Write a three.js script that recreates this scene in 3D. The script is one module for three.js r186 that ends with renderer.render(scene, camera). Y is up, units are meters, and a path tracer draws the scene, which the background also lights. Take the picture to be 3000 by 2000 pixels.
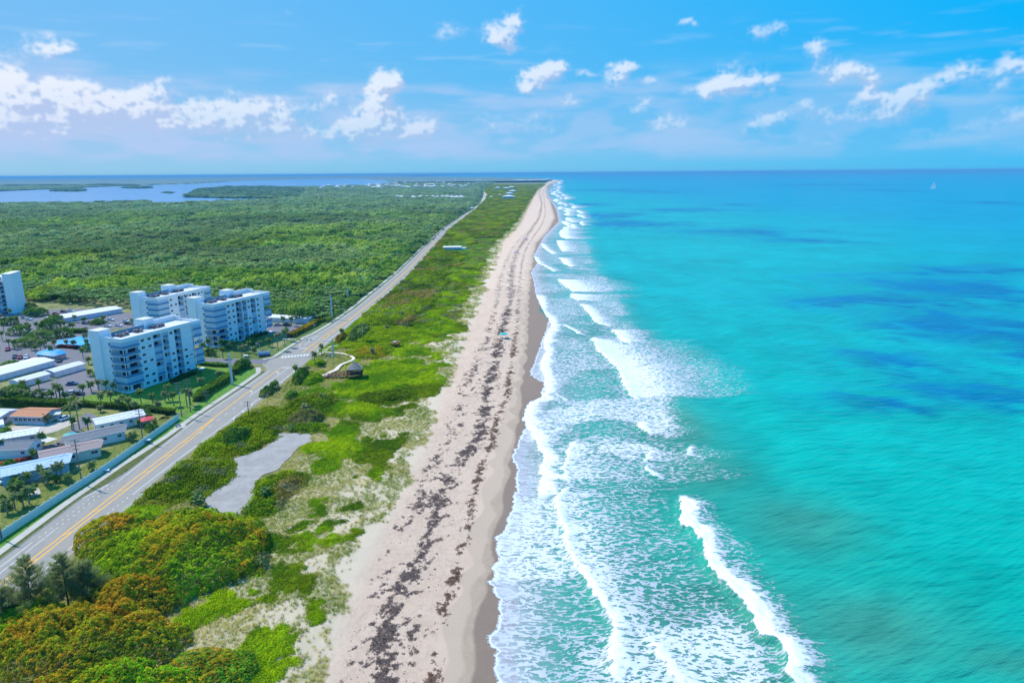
import * as THREE from 'three';
import { mergeGeometries } from 'three/addons/utils/BufferGeometryUtils.js';

// ---------------------------------------------------------------- camera, exposure
const scene = new THREE.Scene();
const camera = new THREE.PerspectiveCamera(53.13, 1024 / 682, 1, 90000);
camera.position.set(0, 85, 0);
camera.rotation.order = 'YXZ';
camera.rotation.set(-13.86 * Math.PI / 180, 0, -0.43 * Math.PI / 180);
const renderer = new THREE.WebGLRenderer({ antialias: true });
renderer.setSize(1024, 682);
renderer.toneMapping = THREE.LinearToneMapping;
renderer.toneMappingExposure = 1.08;
renderer.shadowMap.enabled = true;

// ---------------------------------------------------------------- helpers: numbers and noise
function rng(seed) { let a = seed >>> 0; return () => { a = (a + 0x6D2B79F5) >>> 0; let t = a; t = Math.imul(t ^ (t >>> 15), t | 1); t ^= t + Math.imul(t ^ (t >>> 7), t | 61); return ((t ^ (t >>> 14)) >>> 0) / 4294967296; }; }
const PERM = new Uint8Array(1024), HASH = new Float32Array(512);
{ const r = rng(7); const p = [...Array(256).keys()]; for (let i = 255; i > 0; i--) { const j = Math.floor(r() * (i + 1)); [p[i], p[j]] = [p[j], p[i]]; } for (let i = 0; i < 1024; i++) PERM[i] = p[i & 255]; for (let i = 0; i < 512; i++) HASH[i] = r(); }
function noise(x, y) {
  const xi = Math.floor(x), yi = Math.floor(y); let fx = x - xi, fy = y - yi;
  fx = fx * fx * fx * (fx * (fx * 6 - 15) + 10); fy = fy * fy * fy * (fy * (fy * 6 - 15) + 10);
  const X = xi & 255, Y = yi & 255, a = PERM[X] + Y, b = PERM[X + 1] + Y;
  const v00 = HASH[PERM[a]], v01 = HASH[PERM[a + 1]], v10 = HASH[PERM[b]], v11 = HASH[PERM[b + 1]];
  return v00 + (v10 - v00) * fx + (v01 - v00) * fy + (v00 - v10 - v01 + v11) * fx * fy;
}
function fbm(x, y, o = 4) { let s = 0, a = 0.5, t = 0; for (let i = 0; i < o; i++) { s += a * noise(x, y); t += a; a *= 0.5; const nx = x * 1.62 - y * 1.18 + 17.3; y = x * 1.18 + y * 1.62 + 9.1; x = nx; } return s / t; }
function worley(x, y) { // distance to the nearest scattered point
  const xi = Math.floor(x), yi = Math.floor(y); let m = 9;
  for (let j = -1; j < 2; j++) for (let i = -1; i < 2; i++) {
    const h = PERM[PERM[(xi + i) & 255] + ((yi + j) & 255)];
    const dx = xi + i + HASH[h] - x, dy = yi + j + HASH[h + 256] - y, d = dx * dx + dy * dy; if (d < m) m = d;
  }
  return Math.sqrt(m);
}
const clamp = (x, a = 0, b = 1) => x < a ? a : x > b ? b : x;
const lerp = (a, b, t) => a + (b - a) * t;
const sstep = (a, b, x) => { const t = clamp((x - a) / (b - a)); return t * t * (3 - 2 * t); };
const mix3 = (a, b, t) => [a[0] + (b[0] - a[0]) * t, a[1] + (b[1] - a[1]) * t, a[2] + (b[2] - a[2]) * t];
const R = d => d * Math.PI / 180;

// ---------------------------------------------------------------- sky: air and cumulus, computed
const SUN = new THREE.Vector3(-0.86, 1.15, -0.50).normalize();
function makeSky() {
  const W = 4096, Hh = 2048, data = new Float32Array(W * Hh * 4);
  // azimuth, elevation, half width, half height (degrees), strength
  const C = [
    [-34.83, 5.89, 1.53, 1.31, 1.10], [-33.78, 5.10, 2.01, 1.09, 1.00], [-31.62, 5.32, 2.26, 0.95, 1.00], [-32.90, 4.05, 4.38, 1.61, 1.00], [-29.82, 4.50, 2.74, 0.95, 1.00], [-30.86, 3.47, 5.47, 1.46, 0.90], [-34.42, 2.68, 4.74, 1.46, 0.80],
    [-26.62, 5.54, 1.75, 0.95, 0.62], [-25.54, 6.22, 0.58, 0.95, 0.60], [-27.33, 4.23, 2.26, 1.24, 0.90], [-24.91, 3.40, 2.26, 1.02, 0.90], [-20.80, 4.71, 2.12, 1.09, 1.05], [-22.09, 3.76, 3.28, 1.31, 1.00], [-19.67, 3.71, 1.75, 1.46, 0.85], [-20.54, 2.67, 4.01, 1.09, 0.75],
    [-17.29, 4.06, 1.24, 1.53, 0.90], [-16.27, 2.80, 1.90, 0.95, 0.70], [-13.89, 5.66, 1.09, 0.95, 0.60], [-9.94, 6.67, 1.24, 1.09, 1.20], [-9.09, 6.87, 0.95, 0.95, 1.00], [-10.08, 5.26, 1.31, 1.68, 1.00], [-11.11, 3.70, 2.26, 1.75, 1.00], [-9.27, 3.32, 3.10, 1.31, 1.00], [-7.39, 3.15, 2.26, 1.24, 0.70], [-12.82, 2.98, 1.75, 0.95, 0.80],
    [-0.87, 10.20, 1.68, 1.09, 1.00], [0.32, 11.16, 0.80, 0.95, 0.95], [-0.20, 9.46, 1.09, 0.58, 0.80], [-4.69, 10.26, 1.24, 1.09, 0.55], [2.35, 6.99, 1.68, 1.31, 1.00], [3.31, 7.62, 1.61, 0.73, 0.90], [1.74, 6.17, 1.24, 0.66, 0.80],
    [8.22, 6.89, 1.46, 1.24, 0.90], [9.33, 7.67, 1.31, 0.55, 0.85], [10.10, 4.99, 1.09, 0.80, 0.70], [12.09, 3.66, 1.02, 0.80, 0.70], [13.35, 3.82, 0.73, 0.73, 0.50], [13.95, 10.81, 0.95, 0.51, 0.75], [18.56, 9.67, 1.09, 0.73, 0.50], [20.10, 9.86, 1.39, 0.88, 0.60],
    [17.34, 5.97, 3.07, 0.95, 0.95], [16.62, 6.43, 1.82, 0.95, 0.70], [19.17, 6.44, 1.61, 0.80, 0.50], [22.67, 8.02, 0.88, 1.31, 0.85], [24.21, 6.82, 1.39, 1.02, 0.60], [26.54, 5.41, 0.95, 1.31, 0.80], [26.19, 4.79, 1.46, 0.73, 0.50], [19.85, 3.52, 1.75, 0.88, 0.85], [19.12, 2.98, 0.95, 0.73, 0.60],
    [28.48, 4.10, 1.90, 1.24, 0.85], [27.01, 3.58, 2.41, 0.80, 0.60], [31.33, 5.90, 1.82, 0.80, 0.60], [32.25, 6.43, 1.09, 0.66, 0.50], [34.28, 5.47, 1.46, 1.02, 0.70], [35.00, 6.42, 1.02, 0.88, 0.80], [35.15, 3.41, 2.04, 1.09, 0.60], [23.90, 1.92, 2.04, 0.88, 0.45], [30.41, 2.00, 1.61, 0.80, 0.40],
    [2.08, 3.54, 2.26, 1.17, 0.50], [-1.48, 3.64, 2.26, 0.88, 0.45], [-32.66, 7.89, 2.26, 0.88, 0.70], [-31.56, 8.29, 1.46, 0.80, 0.55], [-16.50, 11.68, 1.02, 0.58, 0.28], [24.04, 3.60, 1.82, 0.73, 0.50], [13.32, 3.11, 2.92, 0.80, 0.35], [-27.80, 9.01, 0.80, 0.44, 0.25],
      [11.17, 6.52, 0.91, 0.66, 0.70], [15.77, 5.78, 1.46, 0.55, 0.80], [25.33, 6.41, 1.46, 0.88, 0.75], [28.78, 4.66, 1.53, 0.88, 0.90], [30.06, 5.38, 1.09, 0.58, 0.70], [5.94, 7.38, 0.80, 0.51, 0.50], [17.54, 7.66, 2.19, 0.58, 0.35], [22.65, 4.41, 1.46, 0.66, 0.60], [33.12, 2.54, 1.82, 0.73, 0.50], [4.43, 5.23, 1.46, 0.66, 0.50], [-15.31, 4.88, 1.09, 0.88, 0.60], [-23.87, 4.99, 1.46, 0.73, 0.50],
  ].map(c => ({ a: c[0], e: c[1], w: c[2], h: c[3], s: c[4] * (c[0] > 5 ? 0.98 : 1.0) }));
  const rr = rng(31); // the same sort of sky goes on all round
  for (let i = 0; i < 150; i++) { const a = -180 + 360 * rr(); if (Math.abs(a) < 41) { rr(); rr(); rr(); continue; } const e = 2.5 + 14 * Math.pow(rr(), 1.6), w = 1 + 2.6 * rr(); C.push({ a, e, w, h: w * (0.4 + 0.4 * rr()), s: 0.5 + 0.6 * rr() }); }
  const den = new Float32Array(W * Hh), hgt = new Float32Array(W * Hh);
  for (const c of C) {
    const x0 = Math.floor((c.a - 2.2 * c.w) / 360 * W + W / 2), x1 = Math.ceil((c.a + 2.2 * c.w) / 360 * W + W / 2);
    const y0 = Math.floor((c.e - 2 * c.h + 90) / 180 * Hh), y1 = Math.ceil((c.e + 2.2 * c.h + 90) / 180 * Hh);
    for (let y = y0; y < y1; y++) for (let x = x0; x < x1; x++) {
      const a = (x + 0.5) / W * 360 - 180, e = (y + 0.5) / Hh * 180 - 90;
      let wx = (fbm(a * 0.9 + 5, e * 1.3 + 40, 3) - 0.5) * 1.5, wy = (fbm(a * 0.9 + 70, e * 1.3 + 4, 3) - 0.5) * 1.1;
      const u = (a + wx - c.a) / c.w; let v = (e + wy - c.e) / c.h; if (v < 0) v *= 1.35;
      const q = u * u + v * v; if (q > 3.2) continue;
      const k = y * W + ((x + W) % W), g = c.s * Math.exp(-q * 1.25); den[k] += g; hgt[k] += g * v;
    }
  }
  const lit = (c, t) => c;
  const sunAz = -60;
  const cover = (a, e, base) => { // cloud thickness with cauliflower detail
    if (base <= 0.02) return 0;
    const n = fbm(a * 1.5, e * 2.1, 5), b = 1 - Math.abs(2 * fbm(a * 2.6 + 11, e * 3.2 + 3, 4) - 1);
    return base * (0.55 + 0.9 * (n - 0.2)) + (b - 0.72) * 0.55 * Math.min(1, base * 1.6) - 0.16;
  };
  const cov = new Float32Array(W * Hh);
  for (let y = Hh / 2 - 8; y < Hh * 0.62; y++) for (let x = 0; x < W; x++) { const k = y * W + x; if (den[k] > 0.02) cov[k] = cover((x + 0.5) / W * 360 - 180, (y + 0.5) / Hh * 180 - 90, den[k]); }
  for (let y = 0; y < Hh; y++) {
    const e = (y + 0.5) / Hh * 180 - 90, el = Math.max(e, 0);
    for (let x = 0; x < W; x++) {
      const a = (x + 0.5) / W * 360 - 180, k = y * W + x;
      const w = 0.5 + 0.5 * Math.cos(R(a - sunAz));
      const tt = 1 - Math.exp(-el / 7.5), tz = sstep(10, 75, el);
      const hz = [lerp(0.0, 0.35, w * w), lerp(0.42, 0.585, w), lerp(0.90, 0.76, w)];
      const tp = [lerp(-0.07, 0.14, w * w * 1.05), lerp(0.33, 0.46, w), lerp(0.95, 0.88, w)];
      let c = mix3(hz, tp, tt);
      c = mix3(c, [0.05 + 0.05 * w, 0.34 + 0.06 * w, 0.86], tz); c[0] = Math.max(c[0], 0.004);
      if (el > 0 && el < 60) {
        // thin layered veil low down
        const veil = sstep(0.6, 2.5, el) * (1 - sstep(5, 9, el)) * sstep(0.42, 0.72, fbm(a * 0.16 + 3, e * 1.1, 4)) * 0.75;
        c = mix3(c, [lerp(0.12, 0.44, w), lerp(0.53, 0.57, w), 0.86], veil);
        const bank = sstep(0.5, 1.6, el) * (1 - sstep(3.2 + 2.4 * fbm(a * 0.12, 9, 3), 6.4 + 2.4 * fbm(a * 0.12, 9, 3), el)) * (0.35 + 0.65 * sstep(0.35, 0.6, fbm(a * 0.3 + 7, e * 0.9, 4))) * (0.36 + 0.50 * w * w);
        c = mix3(c, [lerp(0.14, 0.45, w), lerp(0.52, 0.57, w), 0.85], bank);
        const wisp = sstep(0.60, 0.8, fbm(a * 0.22 + 90, e * 2.3 + 7, 5)) * sstep(4, 6, el) * (1 - sstep(8.5, 12, el)) * 0.16;
        c = mix3(c, [0.58, 0.70, 0.92], wisp);
        const d = cov[k];
        if (d > 0.0) {
          const hv = clamp(hgt[k] / Math.max(den[k], 0.05), -1.2, 1.4), al = sstep(-0.04, lerp(1.05, 0.60, sstep(-0.4, 0.6, hv)), d), low = 1 - sstep(1.5, 7, el);
          const k2 = Math.min(Hh - 1, y + 7) * W + Math.max(0, x - 8), k3 = Math.min(Hh - 1, y + 3) * W + Math.max(0, x - 3);
          const li = clamp(0.12 + 0.50 * hv + (d - cov[k2]) * 1.5 + (d - cov[k3]) * 1.4);
          let cc = mix3([0.45, 0.545, 0.78], [0.88, 0.90, 0.96], li);
          cc = mix3(cc, c, 0.42 * low + 0.14 + 0.34 * (1 - w));
          c = mix3(c, cc, al * 0.93);
        }
      }
      data[4 * k] = c[0]; data[4 * k + 1] = c[1]; data[4 * k + 2] = c[2]; data[4 * k + 3] = 1;
    }
  }
  const full = new Float32Array(W * Hh * 4); // three.js looks along -z at u = 1/4 past the seam: turn azimuth 0 to direction -z
  for (let y = 0; y < Hh; y++) for (let x = 0; x < W; x++) { const s = (y * W + ((x + W * 0.75 | 0) % W)) * 4, t = (y * W + x) * 4; full[s] = data[t]; full[s + 1] = data[t + 1]; full[s + 2] = data[t + 2]; full[s + 3] = 1; }
  const tex = new THREE.DataTexture(full, W, Hh, THREE.RGBAFormat, THREE.FloatType);
  tex.mapping = THREE.EquirectangularReflectionMapping; tex.magFilter = THREE.LinearFilter; tex.minFilter = THREE.LinearFilter; tex.needsUpdate = true;
  return tex;
}
scene.background = makeSky();
scene.environment = scene.background;

// ---------------------------------------------------------------- sun
const sun = new THREE.DirectionalLight(new THREE.Color(1, 0.945, 0.85), 4.3);
sun.position.set(-60, 0, -250).addScaledVector(SUN, 600); sun.target.position.set(-60, 0, -250);
sun.castShadow = true; sun.shadow.mapSize.set(4096, 4096);
Object.assign(sun.shadow.camera, { left: -400, right: 400, top: 400, bottom: -400, near: 1, far: 1500 });
scene.add(sun, sun.target);

// ---------------------------------------------------------------- helpers: objects
const usedNames = new Map();
function numbered(name) { const n = usedNames.get(name) ?? 0; usedNames.set(name, n + 1); return n ? `${name}_${String(n).padStart(3, '0')}` : name; }
function tag(o, label, category, group, kind) { if (label) o.userData.label = label; if (category) o.userData.category = category; if (group) o.userData.group = group; if (kind) o.userData.kind = kind; return o; }
function thing(name, label, category, x, y, z, turn = 0, group) { const o = new THREE.Group(); o.name = numbered(name); o.position.set(x, y, z); o.rotation.y = turn; scene.add(o); return tag(o, label, category, group); }
function part(name, geo, mat, parent) { const m = new THREE.Mesh(geo, mat); m.name = parent ? name : numbered(name); m.castShadow = m.receiveShadow = true; (parent ?? scene).add(m); return m; }
function structure(name, geo, mat) { const m = part(name, geo, mat); m.userData.kind = 'structure'; return m; }
function dup(o, x, y, z, turn, label, scale) { const c = o.clone(); c.name = numbered(o.name.replace(/_\d{3}$/, '')); c.position.set(x, y, z); c.rotation.y = turn; if (scale) c.scale.setScalar(scale); c.userData = { ...o.userData }; if (label) c.userData.label = label; scene.add(c); return c; }
const std = (r, g, b, rough = 0.85, extra = {}) => new THREE.MeshStandardMaterial({ color: new THREE.Color().setRGB(r, g, b), roughness: rough, ...extra });
function box(w, h, d, x = 0, y = 0, z = 0, ry = 0) { const g = new THREE.BoxGeometry(w, h, d); if (ry) g.rotateY(ry); g.translate(x, y, z); return g; }
function cyl(r0, r1, h, x = 0, y = 0, z = 0, n = 8) { const g = new THREE.CylinderGeometry(r1, r0, h, n); g.translate(x, y + h / 2, z); return g; }
function bar(a, b, r0, r1 = r0, n = 6) { const A = new THREE.Vector3(...a), B = new THREE.Vector3(...b), d = B.clone().sub(A), g = new THREE.CylinderGeometry(r1, r0, d.length(), n); g.applyQuaternion(new THREE.Quaternion().setFromUnitVectors(new THREE.Vector3(0, 1, 0), d.normalize())); g.translate((A.x + B.x) / 2, (A.y + B.y) / 2, (A.z + B.z) / 2); return g; }
function join(list) { return mergeGeometries(list.map(g => { const n = g.index ? g.toNonIndexed() : g; for (const k of Object.keys(n.attributes)) if (!['position', 'normal', 'uv'].includes(k)) n.deleteAttribute(k); return n; })); }
function flat(points, y, holeless = true) { // a level polygon sheet from [x, z] points, uv in metres
  const s = new THREE.Shape(points.map(p => new THREE.Vector2(p[0], -p[1]))); const g = new THREE.ShapeGeometry(s); g.rotateX(-Math.PI / 2); g.translate(0, y, 0);
  const p = g.attributes.position, uv = g.attributes.uv; for (let i = 0; i < p.count; i++) uv.setXY(i, p.getX(i), p.getZ(i)); return g;
}
function ribbon(points, width, y, uvs) { // a level strip along [x, z] points
  const pos = [], uv = [], idx = []; let l = 0;
  for (let i = 0; i < points.length; i++) {
    const a = points[Math.max(0, i - 1)], b = points[Math.min(points.length - 1, i + 1)], dx = b[0] - a[0], dz = b[1] - a[1], n = Math.hypot(dx, dz) || 1, w = Array.isArray(width) ? width[i] : width;
    if (i) l += Math.hypot(points[i][0] - points[i - 1][0], points[i][1] - points[i - 1][1]);
    for (const s of [-1, 1]) { pos.push(points[i][0] - s * dz / n * w / 2, y, points[i][1] + s * dx / n * w / 2); uv.push(s * w / 2, l); }
    if (i) { const k = 2 * i; idx.push(k - 2, k - 1, k, k - 1, k + 1, k); }
  }
  const g = new THREE.BufferGeometry(); g.setAttribute('position', new THREE.Float32BufferAttribute(pos, 3)); g.setAttribute('uv', new THREE.Float32BufferAttribute(uv, 2)); g.setIndex(idx); g.computeVertexNormals();
  if (g.attributes.normal.getY(0) < 0) { const q = g.index.array; for (let i = 0; i < q.length; i += 3) { const t = q[i]; q[i] = q[i + 1]; q[i + 1] = t; } g.computeVertexNormals(); }
  return g;
}
function tex(w, h, fill, srgb = true, rep = true) { // fill(x, y) -> [r, g, b(, a)] in 0..1, linear for data, linear-to-srgb for colours
  const d = new Uint8Array(w * h * 4), enc = srgb ? (v => v <= 0.0031308 ? 12.92 * v : 1.055 * Math.pow(v, 1 / 2.4) - 0.055) : (v => v);
  for (let y = 0; y < h; y++) for (let x = 0; x < w; x++) { const c = fill(x, y), k = (y * w + x) * 4; d[k] = 255 * enc(clamp(c[0])); d[k + 1] = 255 * enc(clamp(c[1])); d[k + 2] = 255 * enc(clamp(c[2])); d[k + 3] = c[3] === undefined ? 255 : 255 * clamp(c[3]); }
  const t = new THREE.DataTexture(d, w, h); t.magFilter = THREE.LinearFilter; t.minFilter = THREE.LinearMipmapLinearFilter; t.generateMipmaps = true; if (rep) t.wrapS = t.wrapT = THREE.RepeatWrapping; if (srgb) t.colorSpace = THREE.SRGBColorSpace; t.needsUpdate = true; return t;
}


// ---------------------------------------------------------------- the coast: shoreline, dune toe and ground height
const interp = (T, z) => { let i = 1; while (i < T.length - 1 && z < T[i][1]) i++; const a = T[i - 1], b = T[i], t = clamp((z - a[1]) / (b[1] - a[1])); return a[0] + (b[0] - a[0]) * t; };
const SHORE = [[-14, -40], [-5, -100], [-3.5, -140], [1, -180], [5, -235], [10, -300], [15, -370], [18.5, -480], [21, -600], [33, -840], [59, -1040], [88, -1343], [126, -2200], [172, -3230], [331, -5500], [553, -7960], [560, -8400], [420, -9500], [-200, -12000], [-2500, -18000], [-9000, -40000]];
const shore = z => { let s = 0; const w = 14 + Math.abs(z) * 0.05; for (let k = -2; k <= 2; k++) s += interp(SHORE, z + k * w); return s / 5; };
const TOE = [[-32.5, -98.4], [-32.7, -118.3], [-31.9, -140.8], [-29.2, -169.4], [-27.4, -202.9], [-26.9, -256.3], [-24.8, -324.9], [-22.8, -385.3], [-18.0, -508.6], [-12.9, -833.2], [11.2, -1108.7], [63.2, -2176.5], [138.2, -3603.0], [346.7, -6433.8], [500, -8000], [-200, -13000], [-9100, -40000]];
const toe = z => { let s = 0; const w = 6 + Math.abs(z) * 0.02; for (let k = -1; k <= 1; k++) s += interp(TOE, z + k * w); return s / 3; };
const edgeWobble = z => { // beach cusps of the swash edge
  return (noise(z * 0.085 + 3, 1.7) - 0.5) * 7 + (noise(z * 0.21, 8.2) - 0.5) * 3.2 + (noise(z * 0.6, 4.1) - 0.5) * 0.9;
};
const LAND = 2;
let frontZ = NaN, frontV = 0; const frontAt = z => { if (z !== frontZ) { frontZ = z; frontV = frontS(z); } return frontV; };
function landY(x, z) { // the ground without anything on it
  const s = x - shore(z), o = s - frontAt(z) - 2.2, b = clamp(-o / 30);
  let y = -0.05 + 2.0 * Math.pow(b, 0.8) - clamp(o / 30) * 2.5;
  if (s < -18) { const t = toe(z) - x, q = sstep(-3, 8, t) * (1 - sstep(24, 42, t)); y = Math.max(y, lerp(y, LAND, sstep(-4, 10, t))) + q * (0.25 + 0.9 * (fbm(x * 0.07 + 5, z * 0.045, 3) - 0.35)) + (sstep(-2, 3, t) * (noise(x * 0.5, z * 0.5) - 0.5) * 0.25) * q; if (t > 42) y = LAND; }
  return y;
}


// ---------------------------------------------------------------- surf: the wave fronts, as they lie along the shore
const FRONT = [[-6, -60], [-2.8, -99.8], [-2.7, -102.3], [-3.5, -106.1], [-3.1, -107.3], [-4.7, -109.9], [-4.7, -111.8], [-3.0, -113.8], [-2.5, -116.3], [-2.8, -119.6], [-2.9, -123.4], [-3.4, -125.8], [-5.1, -129.1], [-3.5, -131.3], [-4.3, -134.4], [-3.3, -137.2], [-3.2, -142.5], [-3.9, -147.2], [-1.9, -151.6], [-0.5, -159.8], [-0.1, -166.8], [1.3, -173.0], [1.1, -185.0], [0.0, -196.0], [2.7, -211.1], [4.8, -220.6], [3.8, -227.4], [4.3, -233.4], [6.7, -247.2], [11.1, -251.5], [13.3, -271.0], [8.0, -282.9], [9.8, -299.4], [12.7, -319.9], [16.2, -348.3], [20.1, -375.9], [22.8, -401.1], [21.5, -401.8], [19.0, -442.6], [17.4, -482.3], [18.2, -535.1], [17.1, -593.3], [25.2, -655.6], [23.2, -712.0], [36.0, -842.8], [44.7, -936.0], [63.8, -1073.1], [85.2, -1226.4], [106.3, -1610.9], [116.3, -1909.2], [130.8, -2452.5], [162.9, -3207.1], [243.5, -4616.0], [347.9, -5894.6], [520.1, -7544.7], [560, -8400], [420, -9500], [-200, -12000]];
FRONT.sort((a, b) => b[1] - a[1]);
const frontS = z => interp(FRONT, z) - shore(z) + (noise(z * 0.32, 8.2) - 0.5) * Math.min(1.2, 0.5 + Math.abs(z) * 0.001) + (noise(z * 0.9, 4.1) - 0.5) * 0.5;
// each breaker: crest points, width of the white roller, length and thickness of the foam it leaves behind, height
const BREAK = [
  { p: [[17.1, -98.7], [17.3, -104.4], [18.3, -109.0], [19.3, -113.2], [18.2, -117.1], [17.3, -121.2], [16.9, -125.1], [15.3, -128.5], [14.3, -133.7], [12.7, -141.8], [12.3, -147.5], [12.3, -153.0], [11.4, -159.0], [11.3, -166.6], [14.0, -172.7], [15.8, -175.2]], w: 1.7, t: 11, k: 0.72, h: 0.85 },
  { p: [[48.0, -97.3], [47.2, -101.4], [49.1, -104.6], [48.9, -109.0], [46.4, -110.9], [46.5, -118.6], [45.9, -122.4], [44.3, -128.1], [43.1, -133.3], [43.6, -138.9], [44.7, -143.9], [43.5, -148.7], [41.4, -153.8], [43.9, -162.2], [45.0, -168.8]], w: 3.6, t: 3, k: 0.8, h: 1.3 },
  { p: [[6.1, -166.9], [7.1, -173.6], [8.0, -178.7], [7.8, -185.7], [9.4, -192.3], [8.7, -199.4], [7.5, -208.0], [5.6, -219.5], [4.5, -225.1], [4.5, -233.4], [6.7, -246.1], [11.1, -251.5], [13.2, -260.2], [13.7, -275.9], [12.7, -293.6], [13.3, -301.2], [16.3, -322.0], [16.1, -335.9], [17.8, -356.2], [22.6, -378.8], [22.3, -401.1], [22.9, -379.3], [21.5, -401.8], [17.5, -425.1], [19.2, -446.7], [17.4, -482.3]], w: 4.2, t: 4, k: 0.75, h: 0.55 },
  { p: [[46.5, -249.3], [45.9, -256.4], [45.3, -268.6], [46.7, -280.1], [46.8, -289.0], [44.3, -304.3], [42.4, -314.7], [41.3, -323.5], [41.8, -335.1], [41.0, -343.7], [43.3, -350.0]], w: 3.2, t: 27, k: 0.88, h: 1.1 },
  { p: [[59.8, -335.7], [56.7, -342.0], [56.0, -357.6], [54.9, -371.7]], w: 3, t: 13, k: 0.85, h: 0.9 },
  { p: [[46.0, -213.4], [44.2, -216.0], [43.4, -220.9], [44.8, -225.4]], w: 3, t: 7, k: 0.7, h: 0.8 },
  { p: [[16.4, -175.2], [14.9, -178.6], [14.4, -185.6], [16.2, -190.5], [17.2, -199.3], [18.6, -204.9], [21.3, -209.8]], w: 1.6, t: 26, k: 0.66, h: 0.6 },
  { p: [[42.2, -180.5], [40.2, -182.3], [38.9, -187.2], [40.3, -189.6]], w: 1.8, t: 4, k: 0.5, h: 0.6 },
  { p: [[40.0, -191.8], [41.7, -196.1], [44.0, -199.7]], w: 1.6, t: 12, k: 0.6, h: 0.6 },
  { p: [[56.5, -194.5], [53.7, -195.9], [56.4, -202.3]], w: 1.5, t: 3, k: 0.5, h: 0.5 },
  { p: [[20.5, -247.2], [18.1, -251.4], [17.1, -256.4]], w: 1.6, t: 3, k: 0.5, h: 0.5 },
  { p: [[38.9, -355.5], [35.0, -359.7], [34.0, -366.7], [29.6, -380.1], [29.6, -384.7]], w: 1.8, t: 5, k: 0.6, h: 0.6 },
  { p: [[54.5, -378.2], [48.0, -384.6], [47.3, -407.7], [46.3, -425.8], [45.0, -443.6]], w: 4.5, t: 10, k: 0.85, h: 1 },
  { p: [[44.8, -456.2], [40.6, -467.4], [43.0, -486.0]], w: 4, t: 24, k: 0.9, h: 0.9 },
  { p: [[44.7, -490.9], [41.3, -511.6], [38.0, -540.1], [37.1, -555.4]], w: 4, t: 26, k: 0.95, h: 1 },
  { p: [[53.7, -629.0], [49.6, -645.7], [50.0, -681.1], [46.5, -698.6]], w: 5, t: 14, k: 0.8, h: 0.9 },
  { p: [[43.7, -731.5], [37.0, -802.3], [36.7, -842.7]], w: 4, t: 10, k: 0.7, h: 0.7 },
  { p: [[56.4, -752.8], [55.9, -801.0], [58.7, -885.5]], w: 5, t: 20, k: 0.8, h: 0.8 },
  { p: [[71.9, -900.3], [67.0, -917.1], [68.9, -988.8], [76.6, -1049.7]], w: 6, t: 22, k: 0.9, h: 0.9 },
  { p: [[36.9, -599.4], [33.0, -622.3], [25.8, -655.6], [22.9, -712.0]], w: 3, t: 7, k: 0.7, h: 0.6 },
];
const BR = BREAK.map(b => ({ ...b, p: b.p.map(q => [q[0] - shore(q[1]), q[1]]).sort((a, c) => c[1] - a[1]) }));
{ const r = rng(19); for (let z = -1050; z > -9500; z *= 1 + 0.035 * r() + 0.01) { const L = 30 + Math.abs(z) * 0.05 * (0.4 + r()), s = 6 + 52 * r() * Math.min(1, 1), sk = (r() - 0.6) * 16; BR.push({ p: [[s, z], [s - 4 + sk * 0.4, z - L * 0.5], [s + sk, z - L]], w: 3 + 5 * r(), t: 8 + 18 * r(), k: 0.75, h: 0.7 }); }
  for (let z = -60; z > -97; z -= 12) BR.push({ p: [[30 + 8 * r(), z], [26 + 6 * r(), z - 14]], w: 2, t: 12, k: 0.7, h: 0.6 }); }
function activeBreakers(z) {
  const out = [];
  for (const b of BR) {
    const z0 = b.p[0][1], z1 = b.p[b.p.length - 1][1]; if (z > z0 + 1 || z < z1 - 1) continue;
    const e = Math.min(6, (z0 - z1) * 0.2), fade = clamp((z0 + 1 - z) / e) * clamp((z - z1 + 1) / e);
    out.push({ c: interp(b.p, z) + (noise(z * 0.5, b.w * 9) - 0.5) * 1.1 + (noise(z * 1.7, b.h * 31) - 0.5) * 0.4, w: b.w * (0.35 + 0.65 * fade) * (0.7 + 0.6 * noise(z * 0.16, b.t)), t: b.t * (0.4 + 0.6 * fade) * (0.8 + 0.4 * noise(z * 0.035, b.t * 3)), k: b.k * Math.sqrt(fade), h: b.h * fade });
  }
  return out;
}
const seaNoise = (x, z) => fbm(x * 0.05, z * 0.05, 3);
function seaY(s, x, z, act) {
  const deep = sstep(2, 30, s), far = 1 / (1 + Math.abs(z) / 1500);
  const ph = s * 0.2 + 5 * fbm(x * 0.008, z * 0.006 + 9, 3);
  let y = -0.12 + 0.12 * deep + 0.32 * deep * far * Math.sin(ph) * (0.4 + 1.2 * noise(x * 0.012 + 3, z * 0.012)) + 0.26 * deep * far * (fbm(x * 0.11, z * 0.15, 3) - 0.5);
  for (const b of act) { const d = s - b.c; y += b.h * (d < 0 ? Math.exp(-(d * d) / 0.8) : Math.exp(-(d * d) / (b.w * b.w * 3))) * (0.8 + 0.5 * noise(x * 0.9, z * 0.9)); }
  return y;
}
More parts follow.
